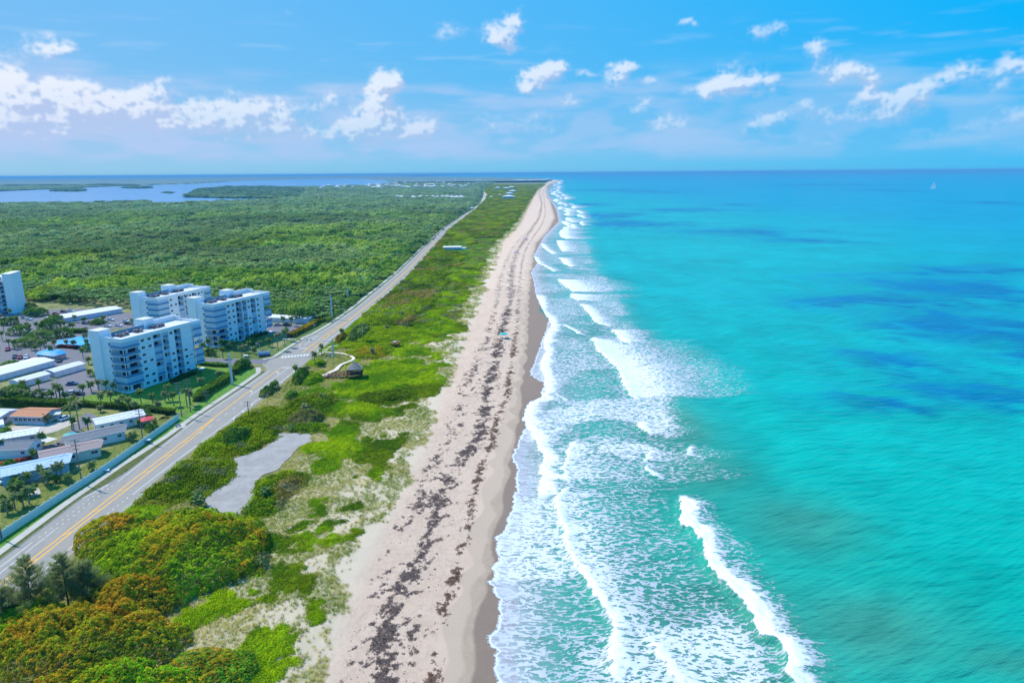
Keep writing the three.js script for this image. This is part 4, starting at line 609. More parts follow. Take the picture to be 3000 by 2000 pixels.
const whiteRoof = M.tin, blueRoof = std(0.34, 0.52, 0.80, 0.6), brownRoof = shingle([0.30, 0.22, 0.21], [0.42, 0.32, 0.30]), greyRoof = shingle([0.15, 0.16, 0.18], [0.25, 0.26, 0.28]), orangeRoof = shingle([0.50, 0.20, 0.10], [0.66, 0.30, 0.16]), lightRoof = std(0.70, 0.72, 0.80, 0.7);
const wWhite = std(0.74, 0.76, 0.78), wBlue = std(0.30, 0.55, 0.72), wCream = std(0.66, 0.64, 0.56), wGrey = std(0.48, 0.48, 0.56);
home('mobile home with a light blue metal roof and blue walls beside the fence', -140.4, -173.2, 0.80, -0.6, 15.5, 7.6, 3.2, wBlue, blueRoof, { tip: 1.2, win: 0, rise: 1 });
home('mobile home with a brown shingle roof and cream walls beside the blue one', -137.6, -185.0, 0.80, -0.6, 15, 7.4, 3.1, wCream, brownRoof, { tip: 1.2, win: 3, ww: 1.8 });
home('mobile home with a dark grey shingle roof and white walls beside the fence', -137.6, -197.3, 0.765, -0.644, 15.8, 7.4, 3.1, wWhite, greyRoof, { tip: 1.2, win: 4 });
home('white mobile home with a bright white metal roof at the end of the fence', -138, -213.2, 0.765, -0.644, 14.5, 7, 3.1, wWhite, whiteRoof, { win: 5 });
home('house with a terracotta orange roof and a row of windows beyond the street', -173, -222.6, 0.995, 0.09, 11.6, 8.5, 3, wGrey, orangeRoof, { win: 6, ww: 1.3, rise: 1, skirt: wWhite });
home('house with a dark grey gabled roof at the left edge beside the street', -157.5, -192, 0.98, -0.12, 10.5, 7.5, 3, wWhite, greyRoof, { win: 2, rise: 1.3 });
home('low mobile home with a pale flat roof behind the dark grey gabled house', -164, -199.5, 0.86, -0.5, 13, 6, 3, wGrey, lightRoof, { win: 3, rise: 0.4 });
home('pale grey roofed mobile home at the left edge beside the orange roof', -189, -222.6, 0.99, 0.1, 13, 8, 3, wGrey, lightRoof, { win: 3 });
home('white roofed mobile home at the lower left corner behind the palms', -150, -158.5, 0.82, -0.57, 7, 6, 2.8, wBlue, whiteRoof, { win: 2 });
// camper trailer
{ const t = thing('camper_trailer', 'white camper trailer parked on the gravel yard in front of the orange roof', 'trailer', -169.3, LAND, -214.2, R(38)); part('body', box(2.5, 2.5, 6.2, -1.3, 1.75, -3.1), M.trim, t); part('roof', box(2.56, 0.12, 6.26, -1.3, 3.06, -3.1), whiteRoof, t); addWindow(t, 1.1, 0.6, -1.3, 2.1, 0.04, 'z'); addWindow(t, 1.2, 0.6, 0.0, 2.1, -2, 'x'); addWindow(t, 1.2, 0.6, 0.0, 2.1, -4.4, 'x'); part('door', box(0.06, 1.9, 0.75, -0.02, 1.5, -5.6), wGrey, t); for (const dx of [-2.4, -0.2]) for (const dz of [-2.6, -3.5]) { const g = new THREE.CylinderGeometry(0.34, 0.34, 0.2, 14); g.rotateZ(Math.PI / 2); g.translate(dx, 0.34, dz); part('wheel', g, M.unit, t); } part('hitch', bar([-1.3, 0.45, 0], [-1.3, 0.45, 1.4], 0.06), M.metal, t); }
// red canopy by the white mobile home
{ const t = thing('canopy', 'red fabric canopy beside the bright white mobile home at the end of the fence', 'canopy', -124.9, LAND, -220, R(40)); const g = new THREE.ConeGeometry(2.9, 0.9, 4); g.rotateY(Math.PI / 4); g.translate(0, 2.9, 0); part('roof', g, std(0.62, 0.05, 0.07, 0.7), t); part('valance', box(4.1, 0.35, 4.1, 0, 2.3, 0), std(0.55, 0.04, 0.06, 0.7), t); for (const a of [-1, 1]) for (const b of [-1, 1]) part('post', cyl(0.05, 0.05, 2.2, a * 1.9, 0, b * 1.9), M.metal, t); }
// blue pool house roof and courts
{ const t = thing('pool_house', 'pool house with a bright blue hipped roof between the garages and the courts', 'pavilion', ...[-216.2, -309.7].flatMap((v, i) => i ? [v] : [v, LAND]), R(-20)); part('wall', box(11, 2.5, 6, 0, 1.25, 0), std(0.55, 0.38, 0.36), t); const g = new THREE.CylinderGeometry(3.2, 5, 1.4, 4, 1); g.rotateY(Math.PI / 4); g.scale(1.75, 1, 1); g.translate(0, 3.2, 0); part('roof', g, std(0.01, 0.34, 0.72, 0.6), t); for (let k = -2; k < 3; k++) addWindow(t, 1.1, 1, k * 2.1, 1.5, 3.02, 'z'); }
const courtM = std(0.01, 0.36, 0.72, 0.8);
{ const t = tag(structure('sports_court', flat([[-230.3, -334.2], [-237.0, -346.2], [-232.4, -349.7], [-230.7, -357.1], [-221.2, -347.9], [-209.3, -328.3], [-221.3, -332.0]], LAND + 0.07), courtM)); const c = [-226.0, -341.6].slice(0, 2);
  structure('court_line', join([[0, 0, 11, 0.1], [0, 6, 11, 0.1], [0, -6, 11, 0.1], [0, 3, 8, 0.1], [0, -3, 8, 0.1]].map(q => box(q[2], 0.004, q[3], c[0] + q[0], LAND + 0.076, c[1] + q[1])).concat([-5.5, 5.5, -4.1, 4.1].map(q => box(0.1, 0.004, 12, c[0] + q, LAND + 0.082, c[1])))), paintW); }


// ---------------------------------------------------------------- foliage shapes
function leaves(n, place, seed, size, soft = 0.65, tri = false) { // leaf faces scattered by place(r) -> [x, y, z, nx, ny, nz]
  const r = rng(seed), pos = [], nor = [], a = new THREE.Vector3(), b = new THREE.Vector3(), N = new THREE.Vector3(), q = new THREE.Vector3();
  for (let i = 0; i < n; i++) {
    const p = place(r, i); N.set(p[3], p[4], p[5]).normalize(); q.set(r() - 0.5, r() - 0.5, r() - 0.5).multiplyScalar(1.5).add(N).normalize();
    a.set(r() - 0.5, r() - 0.5, r() - 0.5).cross(q).normalize(); b.crossVectors(q, a); const s = size * (0.6 + 0.8 * r()), w = s * 0.55;
    const c = [[-1, 0], [0, -0.6], [1, 0], [0, 0.6]].map(([u, v]) => [p[0] + a.x * s * u + b.x * w * v * 1.6, p[1] + a.y * s * u + b.y * w * v * 1.6, p[2] + a.z * s * u + b.z * w * v * 1.6]);
    const m = q.clone().lerp(N, soft).normalize();
    for (const k of tri ? [0, 1, 2] : [0, 1, 2, 0, 2, 3]) { pos.push(...c[k]); nor.push(m.x, m.y, m.z); }
  }
  const g = new THREE.BufferGeometry(); g.setAttribute('position', new THREE.Float32BufferAttribute(pos, 3)); g.setAttribute('normal', new THREE.Float32BufferAttribute(nor, 3)); g.setAttribute('uv', new THREE.Float32BufferAttribute(new Float32Array(pos.length / 3 * 2), 2)); return g;
}
function crownGeo(seed, n, size, lumps, flatness = 0.75) { // a tree crown of radius 1 with lumps of leaves and gaps between
  const r = rng(seed), L = []; for (let i = 0; i < lumps; i++) { const a = 6.283 * (i + r() * 0.7) / lumps * 2.4, d = Math.sqrt((i + 0.4) / lumps) * 0.68; L.push([Math.cos(a) * d, (0.42 + 0.5 * r()) * (1 - d * 0.55) * flatness, Math.sin(a) * d, 0.26 + 0.2 * r()]); }
  return leaves(n, rr => { const l = L[Math.floor(rr() * lumps)], t = 6.283 * rr(), c = rr() * 1.5 - 0.5, s = Math.sqrt(Math.max(0, 1 - c * c)), k = l[3] * (0.75 + 0.35 * rr()); const d = [Math.cos(t) * s, c, Math.sin(t) * s]; return [l[0] + d[0] * k, l[1] + d[1] * k * 0.8, l[2] + d[2] * k, d[0] + l[0] * 0.5, d[1] + 0.35, d[2] + l[2] * 0.5]; }, seed + 1, size);
}
function fanGeo(seed, n) { // a palm head of radius 1
  const r = rng(seed), parts = []; for (let i = 0; i < n; i++) parts.push(frondAt(i * 2.4 + r() * 0.4, -0.5 + 1.5 * r() * (1 - i / n) + 0.9 * (i / n) - 0.2, 0.8 + 0.25 * r())); return join(parts);
}
function frondGeo(droop = 0.5, w = 0.16, seg = 4) { // one frond along +x, length 1, drooping, folded along its rib
  const pos = [], idx = []; for (let i = 0; i <= seg; i++) { const t = i / seg, x = t * (1 - 0.18 * droop * t), y = 0.22 * t - droop * t * t * 0.75, ww = w * Math.sin(Math.PI * Math.min(0.98, 0.12 + t * 0.86)) ; pos.push(x, y - ww * 0.55, -ww, x, y, 0, x, y - ww * 0.55, ww); if (i) { const k = 3 * i; idx.push(k - 3, k, k - 2, k, k + 1, k - 2, k - 2, k + 1, k - 1, k + 1, k + 2, k - 1); } }
  const g = new THREE.BufferGeometry(); g.setAttribute('position', new THREE.Float32BufferAttribute(pos, 3)); g.setAttribute('uv', new THREE.Float32BufferAttribute(new Float32Array(pos.length / 3 * 2), 2)); g.setIndex(idx); const f = g.toNonIndexed(); f.computeVertexNormals(); return f;
}
function frondAt(turn, pitch, len, droop = 0.5, w = 0.2) { const g = frondGeo(droop, w, 3); g.scale(len, len, len); g.rotateZ(pitch); g.rotateY(turn); return g; }
const leafMat = new THREE.MeshPhysicalMaterial({ color: 0xffffff, roughness: 1, specularIntensity: 0.03, transmission: 0.4, thickness: 0, side: THREE.DoubleSide });
const LB = 2.5; // gain on all leaf colours, since dense foliage renders dark
const CROWN = [crownGeo(41, 150, 0.17, 9), crownGeo(52, 150, 0.17, 11, 0.6), crownGeo(63, 140, 0.18, 7, 0.95)], BUSH = [crownGeo(74, 130, 0.15, 12, 0.55), crownGeo(85, 130, 0.15, 9, 0.75)], FAN = fanGeo(96, 26);
const MAT_ = leaves(34, r => { const a = 6.283 * r(), d = Math.sqrt(r()); return [Math.cos(a) * d, 0.30 * (1 - d * d * 0.7) * (0.5 + 0.6 * r()), Math.sin(a) * d, Math.cos(a) * d * 0.6, 1, Math.sin(a) * d * 0.6]; }, 107, 0.2, 0.7);
function tuftGeo(seed, n) { const r = rng(seed), pos = [], nor = []; for (let i = 0; i < n; i++) { const a = 6.283 * r(), d = 0.45 * Math.sqrt(r()), x = Math.cos(a) * d, z = Math.sin(a) * d, t = 6.283 * r(), h = 0.6 + 0.5 * r(), lx = x * 0.9 + 0.35 * (r() - 0.3), lz = z * 0.9 + 0.3 * (r() - 0.5), w = 0.035; pos.push(x - Math.cos(t) * w, 0, z - Math.sin(t) * w, x + Math.cos(t) * w, 0, z + Math.sin(t) * w, x + lx, h, z + lz); for (let k = 0; k < 3; k++) nor.push(x * 0.5, 0.9, z * 0.5); } const g = new THREE.BufferGeometry(); g.setAttribute('position', new THREE.Float32BufferAttribute(pos, 3)); g.setAttribute('normal', new THREE.Float32BufferAttribute(nor, 3)); g.setAttribute('uv', new THREE.Float32BufferAttribute(new Float32Array(pos.length / 3 * 2), 2)); return g; }
const TUFT = tuftGeo(118, 26);
const _m = new THREE.Matrix4(), _q = new THREE.Quaternion(), _e = new THREE.Euler(), _p = new THREE.Vector3(), _s = new THREE.Vector3(), _c = new THREE.Color();
function instances(name, geo, list, parent, mat = leafMat) { // list of [x, y, z, sx, sy, sz, turn, [r, g, b], tiltX, tiltZ]
  const m = new THREE.InstancedMesh(geo, mat, list.length); m.name = parent ? name : numbered(name); m.castShadow = m.receiveShadow = true; m.userData.kind = 'stuff';
  list.forEach((l, i) => { _e.set(l[8] ?? 0, l[6], l[9] ?? 0, 'YXZ'); _m.compose(_p.set(l[0], l[1], l[2]), _q.setFromEuler(_e), _s.set(l[3], l[4], l[5])); m.setMatrixAt(i, _m); m.setColorAt(i, _c.setRGB(...l[7])); });
  (parent ?? scene).add(m); return m;
}
const vary = (c, r, k = 0.3, b = LB) => { const v = b * (1 - k / 2 + k * r()); return [c[0] * v * (0.9 + 0.2 * r()), c[1] * v, c[2] * v * (0.8 + 0.4 * r())]; };

// ---------------------------------------------------------------- the coastal wood beyond the buildings
const FRONT_Z = [[-104, -380], [-113, -384], [-150, -404], [-200, -426], [-262, -434], [-330, -462], [-420, -476], [-700, -480], [-3000, -480]];
const frontZ_ = x => { let i = 1; while (i < FRONT_Z.length - 1 && x < FRONT_Z[i][0]) i++; const a = FRONT_Z[i - 1], b = FRONT_Z[i]; return lerp(a[1], b[1], clamp((a[0] - x) / (a[0] - b[0]))); };
const inPoly = (P, x, z) => { let c = false; for (let i = 0, j = P.length - 1; i < P.length; j = i++) if ((P[i][1] > z) !== (P[j][1] > z) && x < (P[j][0] - P[i][0]) * (z - P[i][1]) / (P[j][1] - P[i][1]) + P[i][0]) c = !c; return c; };
{
  const r = rng(201), lists = [[], [], []], palms = [], under = [];
  for (let z = -378; z > -9000;) {
    const d = 2.3 + Math.abs(z) * 0.0029, xl = z * 0.8 - 40, xr = at(L_PAVE, Math.max(z, -5500)) - 5.5;
    for (let x = xr; x > xl; x -= d) {
      const px = x + (r() - 0.5) * d, pz = z + (r() - 0.5) * d, side = xr - px; if (pz > frontZ_(px) || px > xr || inPoly(LAGOON, px, pz)) continue;
      if (pz < -2050 && px < -700 && r() < 0.1) continue;
      const n = fbm(px * 0.012, pz * 0.012, 4), n2 = fbm(px * 0.05 + 30, pz * 0.05, 3), n3 = noise(px * 0.004 + 50, pz * 0.006);
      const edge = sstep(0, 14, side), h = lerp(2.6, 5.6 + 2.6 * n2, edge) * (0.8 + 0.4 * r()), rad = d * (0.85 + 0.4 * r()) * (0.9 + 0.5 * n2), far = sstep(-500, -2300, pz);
      let c = mix3([0.072, 0.128, 0.016], [0.138, 0.195, 0.022], sstep(0.36, 0.66, n + (r() - 0.5) * 0.22)); c = mix3(c, [0.12, 0.165, 0.06], sstep(0.42, 0.7, n3) * 0.8); c = c.map(v => v * lerp(0.72, 1.08, sstep(0.36, 0.56, fbm(px * 0.006 + 33, pz * 0.004 + 5, 4)))); c = mix3(c, [0.115, 0.175, 0.11], far * 0.7);  // distant crowns turn blue green: haze painted into the leaf colour
      if (sstep(0.50, 0.62, fbm(px * 0.02 + 80, pz * 0.02, 3)) * (1 - far) > r() * 0.8 && side > 2) palms.push([px, LAND + h * 0.95, pz, 2.3, 2.3, 2.3, 6.28 * r(), vary([0.115, 0.170, 0.055], r, 0.5)]);
      else { const big = r() < 0.09 && side > 5 ? 1.25 + 0.5 * r() : 1; lists[Math.floor(r() * 3)].push([px, LAND + h * 0.25, pz, rad * big * (big > 1 ? 1.25 : 1), h * 0.85 * big, rad * big * (big > 1 ? 1.25 : 1), 6.28 * r(), vary(c, r, 0.4)]); }
    }
    z -= d;
  }
  const lb = ['dense green coastal wood between the apartment blocks and the lagoon', 'coastal wood', 'coastal wood'];
  lists.forEach((l, i) => tag(instances('coastal_wood', CROWN[i], l), 'dense green coastal wood between the apartment blocks and the lagoon', 'wood'));
  tag(instances('palm_wood', FAN, palms), 'grey green cabbage palm heads standing out of the coastal wood', 'wood');
  console.log('wood', lists.map(l => l.length), palms.length);
}
// far wooded land: islands in the lagoon and the mainland shore
function woodedLand(name, pts, h, step, c0, c1, label) { // a canopy sheet with lumps over a polygon
  const xs = pts.map(p => p[0]), zs = pts.map(p => p[1]), r = rng(Math.abs(Math.round(xs[0]))), list = [];
  for (let x = Math.min(...xs); x < Math.max(...xs); x += step) for (let z = Math.min(...zs); z < Math.max(...zs); z += step * 1.2) { const px = x + r() * step, pz = z + r() * step; if (inPoly(pts, px, pz)) list.push([px, LAND, pz, step * (0.8 + 0.4 * r()), h * (0.7 + 0.8 * r() * noise(px / step / 4, pz / step / 4)), step * (0.8 + 0.4 * r()), 6.28 * r(), vary(mix3(c0, c1, noise(px / step / 5, pz / step / 5)), r, 0.35)]); }
  tag(instances(name, CROWN[1], list), label, 'wood'); return list.length;
}
const isleC = [[0.05, 0.10, 0.06], [0.09, 0.14, 0.08]];
woodedLand('wooded_island', [[-1273.3, -2727.0], [-1781.2, -3984.0], [-1928.2, -4746.0], [-1647.3, -4787.4], [-1311.2, -4271.7], [-1084.5, -3679.4], [-778.9, -2528.5], [-898.5, -2509.8], [-1054.8, -2586.3]], 16, 16, ...isleC, 'long wooded island in the lagoon joined to the green shore');
woodedLand('wooded_island', [[-2657.6, -4046.4], [-2841.5, -4463.8], [-2669.7, -4364.1], [-2450.9, -4025.2], [-2456.7, -3894.8]], 15, 22, ...isleC, 'wooded island in the lagoon near the left edge');
woodedLand('wooded_island', [[-2700.3, -4877.7], [-2892.1, -5327.8], [-2748.9, -5307.2], [-2488.0, -4859.9], [-2492.8, -4697.3]], 15, 30, ...isleC, 'wooded island in the middle of the lagoon');
woodedLand('wooded_island', [[-1719.0, -3443.8], [-1778.5, -3618.1], [-1702.6, -3516.5], [-1613.4, -3314.1]], 7, 12, ...isleC, 'tiny round mangrove island beside the long wooded island');
{ // mainland and far barrier coast, as a canopy relief
  const pos = [], col = [], idx = [], nx = 260, nz = 46; for (let j = 0; j < nz; j++) for (let i = 0; i < nx; i++) { const z = -6200 * Math.pow(1.045, j), x = lerp(z * 0.86, Math.min(350, shore(Math.max(z, -20000)) - 90), i / (nx - 1)); const inL = inPoly(LAGOON, x, z), n = fbm(x / 130, z / 260, 3); pos.push(x, inL ? LAND - 6 : LAND + 7 + 9 * n + Math.abs(z) * 0.0004, z); const c = mix3([0.10, 0.17, 0.15], [0.18, 0.25, 0.20], n); col.push(...c); if (i && j) { const k = j * nx + i; idx.push(k - nx - 1, k - nx, k - 1, k - nx, k, k - 1); } }
  const g = new THREE.BufferGeometry(); g.setAttribute('position', new THREE.Float32BufferAttribute(pos, 3)); g.setAttribute('color', new THREE.Float32BufferAttribute(col, 3)); g.setIndex(idx); g.computeVertexNormals(); const m = structure('far_shore', g, new THREE.MeshStandardMaterial({ vertexColors: true, roughness: 1, side: THREE.DoubleSide }));
}
// ---------------------------------------------------------------- dune growth
{
  const r = rng(301), oats = [], vine = [], shrub = [[], []], skip = (x, z) => inPoly(GRAVEL, x, z);
  for (let z = -88; z > -640;) {
    const d = 0.30 + Math.abs(z) * 0.0015; z -= d; const T = toe(z), xr = at(R_PAVE, z) + 1.2;
    for (let x = T + 1.5; x > xr; x -= d) {
      const px = x + (r() - 0.5) * d, pz = z + (r() - 0.5) * d; if (px < -z * -0.8 - 10) continue; if (skip(px, pz)) continue;
      const c = duneCover(px, pz), y = landY(px, pz), f = clamp((Math.abs(pz) - 100) / 400);
      if (c.vine > r()) { if (r() < 0.8) { const n = fbm(px * 0.09, pz * 0.09, 3), s = d * (1.15 + 0.7 * r()); vine.push([px, y, pz, s, s * (0.9 + 0.9 * n), s, 6.28 * r(), vary(mix3([0.060, 0.130, 0.001], [0.160, 0.225, 0.001], sstep(0.3, 0.7, n + (r() - 0.5) * 0.3)).map((v, i) => v * lerp(1, [0.62, 0.6, 2][i], sstep(0.5, 0.68, fbm(px * 0.05 + 9, pz * 0.04, 3)))), r, 0.5)]); } }
      else if (c.oats > r() * 1.1) { const s = d * (0.75 + 0.6 * r()) + 0.12; if (r() < 0.66) oats.push([px, y - 0.03, pz, s, 0.35 + 0.45 * r() + d * 0.2, s, 6.28 * r(), vary(mix3([0.115, 0.160, 0.012], [0.27, 0.25, 0.075], sstep(0.25, 0.8, noise(px * 0.12, pz * 0.12) + (r() - 0.5) * 0.5)), r, 0.35), (r() - 0.5) * 0.4, -0.2]); }
      else if (c.q > 30 && r() < 0.4) oats.push([px, y - 0.03, pz, d * 0.8, 0.2 + 0.25 * r(), d * 0.8, 6.28 * r(), vary(mix3([0.10, 0.15, 0.018], [0.21, 0.205, 0.07], noise(px * 0.2, pz * 0.2)), r, 0.4)]);
    }
  }
  // shrub thickets between the road and the dune
  const THICK = [[-91, -177, 12.2, 14.8], [-96, -170, 5.9, 7.9], [-87, -216, 10.9, 22.2], [-64, -172, 7.2, 10.2], [-64, -161, 5.6, 6.6], [-75, -235, 9.5, 18.7], [-91, -204, 8.4, 14.5], [-49, -248, 10.0, 8.3], [-56, -133, 2.9, 5.1], [-71, -216, 8.8, 4.9]].map(e => ({ x: e[0], z: e[1], a: e[2], b: e[3] }));
  for (let z = -95; z > -5200;) {
    const d = 1.15 + Math.abs(z) * 0.0030, xr = at(R_PAVE, Math.max(z, -5500)) + 1.8, T = toe(z);
    for (let x = xr; x < T - 4; x += d) {
      const px = x + (r() - 0.5) * d, pz = z + (r() - 0.5) * d, n = fbm(px * 0.045, pz * 0.03, 3), n2 = noise(px * 0.2, pz * 0.2); if (px < xr || skip(px, pz)) continue;
      let k = 0; if (pz > -372) { for (const e of THICK) { const u = (px - e.x) / e.a, w = (pz - e.z) / e.b, q = u * u + w * w + (n2 - 0.5) * 0.5; if (q < 1) k = Math.max(k, 1.3 * (1 - q) + 0.25); } }
      else { const width = (T - 8 - xr) * (0.50 + 0.5 * (n - 0.42)) * (pz < -900 ? 1.15 : 1); k = px - xr < width ? 1 : (n2 > 0.72 && px < T - 10 ? 0.5 : 0); if (pz < -900 && px < T - 8 && n > 0.45) k = 1; if (inPoly(HOUSELOT, px, pz)) k = 0; if (pz > -395 && px < xr + 4) k = 0; }
      if (k <= 0) continue; k = Math.min(1, k);
      const h = (1.2 + 2.0 * n + 0.6 * n2) * k * (pz < -372 ? 1.15 : 0.9), s = d * (0.95 + 0.45 * r());
      let c = mix3([0.056, 0.102, 0.003], [0.130, 0.178, 0.003], sstep(0.35, 0.65, n + (r() - 0.5) * 0.3)); c = c.map(v => v * lerp(0.72, 1.05, sstep(0.4, 0.6, fbm(px * 0.06 + 70, pz * 0.05, 3)))); c = mix3(c, [0.17, 0.115, 0.035], sstep(0.62, 0.74, fbm(px * 0.07 + 9, pz * 0.05, 3)) * 0.7); c = mix3(c, [0.12, 0.12, 0.085], n2 > 0.8 ? 0.5 : 0);
      shrub[r() < 0.5 ? 0 : 1].push([px, landY(px, pz) - 0.15, pz, s, h + 0.2, s, 6.28 * r(), vary(c, r, 0.45)]);
    }
    z -= d;
  }
  // vine and low growth farther off
  for (let z = -640; z > -5000;) { const d = 1.4 + Math.abs(z) * 0.0022; z -= d; const T = toe(z), xr = at(R_PAVE, Math.max(z, -5500)) + 2; for (let x = T + 1; x > xr; x -= d) { const px = x + (r() - 0.5) * d, pz = z + (r() - 0.5) * d, q = T - px, n = fbm(px * 0.05, pz * 0.02, 3); if (q < 5 && r() > (q + 2) / 8) continue; vine.push([px, LAND - 0.1 + Math.min(0.6, q * 0.04), pz, d * 1.3, 0.9, d * 1.3, 6.28 * r(), vary(q < 9 + 8 * (n - 0.5) ? [0.17, 0.175, 0.045] : mix3([0.055, 0.115, 0.010], [0.12, 0.19, 0.012], n), r, 0.4)]); } }
  tag(instances('dune_grass', TUFT, oats), 'tufts of sea oats and pale dune grass on the sand beside the beach', 'grass');
  tag(instances('ground_vine', MAT_, vine), 'bright green mats of creeping vine covering the dune', 'ground cover');
  shrub.forEach((l, i) => tag(instances('dune_shrub', BUSH[i], l), 'mass of low wind-cut shrubs between the road and the dune', 'shrubs'));
  console.log('dune', oats.length, vine.length, shrub.map(l => l.length));
}
// washed-up weed, as heaps of torn strands
{
  const r = rng(401), weed = [], geo = leaves(9, q => { const a = 6.283 * q(), d = Math.sqrt(q()); return [Math.cos(a) * d, 0.16 * q(), Math.sin(a) * d, 0.3 * (q() - 0.5), 1, 0.3 * (q() - 0.5)]; }, 402, 0.42, 0.3, false);
  for (let z = -90; z > -420;) { const d = 0.30 + Math.abs(z) * 0.0011; z -= d; const x0 = shore(z); for (let s = -38; s < -3; s += d) { const ps = s + (r() - 0.5) * d, pz = z + (r() - 0.5) * d, w = wrackAmount(ps, x0 + ps, pz); if (w < 0.40) continue; const k = d * (0.5 + 0.5 * r()); weed.push([x0 + ps, landY(x0 + ps, pz) + 0.01, pz, k, 0.25 + 0.4 * (w - 0.4), k, 6.28 * r(), vary(ps > -13 ? [0.15, 0.065, 0.035] : [0.115, 0.070, 0.055], r, 0.5, 1)]); } }
  tag(instances('seaweed', geo, weed, null, new THREE.MeshStandardMaterial({ color: 0xffffff, roughness: 0.95, side: THREE.DoubleSide })), 'dark brown seaweed washed up in long bands along the beach', 'seaweed'); console.log('weed', weed.length);
}


// ---------------------------------------------------------------- palms, each on its own
const trunkTex = tex(64, 256, (x, y) => { const v = 0.75 + 0.35 * noise(x / 9, y / 3); return [0.30 * v, 0.25 * v, 0.20 * v]; });
const trunkMat = new THREE.MeshStandardMaterial({ map: trunkTex, roughness: 1 });
const frondMats = [[0.20, 0.27, 0.075], [0.155, 0.235, 0.055], [0.26, 0.28, 0.11]].map(c => new THREE.MeshPhysicalMaterial({ color: new THREE.Color().setRGB(...c), roughness: 0.9, specularIntensity: 0.15, transmission: 0.3, thickness: 0, side: THREE.DoubleSide }));
const fanFrond = (() => { const g = frondGeo(0.85, 0.34, 4); g.scale(1.95, 1.7, 1.6); return g; })(), cocoFrond = (() => { const g = frondGeo(0.95, 0.13, 5); g.scale(3.5, 3.0, 3.2); return g; })();
const plantR = rng(501);
function palm(x, z, h, label, group, coco) {
  const t = thing(coco ? 'coconut_palm' : 'cabbage_palm', label, 'palm tree', x, landY(x, z) - 0.05, z, 0, group), r = plantR, lean = (r() - 0.5) * (coco ? 0.12 : 0.05), n = coco ? 15 : 20, top = h - (coco ? 1.0 : 1.25);
  const g = new THREE.CylinderGeometry(coco ? 0.13 : 0.16, coco ? 0.2 : 0.21, 1, 7); g.translate(0, 0.5, 0); const tr = part('trunk', g, trunkMat, t); tr.scale.y = top; tr.rotation.z = lean;
  const a0 = 6.28 * r(), size = (coco ? 0.9 : 0.85) + 0.3 * r(), mt = frondMats[Math.floor(r() * 3)];
  for (let i = 0; i < n; i++) { const f = part('frond', coco ? cocoFrond : fanFrond, mt, t); f.position.set(-Math.sin(lean) * top, top, 0); f.rotation.order = 'YXZ'; f.rotation.set((r() - 0.5) * 0.7, a0 + i * 2.4, coco ? -0.35 + 1.25 * (i / n) + 0.2 * r() : -0.75 + 1.9 * (i / n) + 0.3 * r()); f.scale.setScalar(size * (0.8 + 0.3 * r())); }
  return t;
}
const LAWN_P = 'cabbage palms on the lawn before the nearest block', LOT_P = 'cabbage palms round the near car park', COURT_P = 'cabbage palms among the far car parks', TRAILER_P = 'cabbage palms between mobile homes and fence', ENTRY_P = 'cabbage palms before the second block', STREET_P = 'cabbage palms along the street of mobile homes', EAST_P = 'cabbage palms beside the white beach path', HEDGE_P = 'cabbage palms in the dark palm hedge';
const ORD = ['leftmost', 'second from the left', 'third from the left', 'fourth from the left', 'fifth from the left'];
const ordinal = (i, n, what) => i < 5 ? `${ORD[i]} of the ${what}` : n - i <= 5 ? `${ORD[n - 1 - i].replace('leftmost', 'rightmost').replace('the left', 'the right')} of the ${what}` : `${i + 1}${['th', 'st', 'nd', 'rd'][(i + 1) % 10 < 4 && Math.floor(i / 10) !== 1 ? (i + 1) % 10 : 0]} from the left of the ${what}`;
const plant = (list, what, group) => [...list].sort((a, b) => a[0] / -a[1] - b[0] / -b[1]).forEach((p, i) => palm(p[0], p[1], clamp(p[2], 3.2, 9), ordinal(i, list.length, what), group));
plant([[-154.4, -243.4, 4.8], [-152.4, -246.0, 4.6], [-143.9, -236.7, 4.7], [-144.6, -240.5, 5.0], [-139.6, -235.3, 5.5], [-136.8, -234.0, 4.6], [-139.2, -243.0, 6.2], [-136.4, -245.6, 3.7], [-130.2, -237.6, 3.1], [-130.8, -246.9, 6.9], [-131.5, -245.5, 4.6], [-125.6, -240.1, 5.9], [-120.0, -238.7, 7.8], [-119.9, -241.3, 6.3], [-132.9, -279.0, 3.1], [-126.8, -265.8, 3.7], [-123.2, -275.4, 3.6], [-156.9, -255.9, 5.0], [-159.7, -256.0, 6.0]], LAWN_P, 'palms on the lawn');
plant([[-162.7, -246.3, 7.4], [-166.6, -257.6, 4.8], [-172.3, -270.1, 5.0], [-164.5, -259.1, 5.3], [-173.9, -247.9, 7.2], [-171.8, -246.5, 6.5], [-190.7, -262.7, 4.4], [-198.4, -264.4, 3.7], [-164.6, -243.6, 3.7]], LOT_P, 'palms round the near car park');
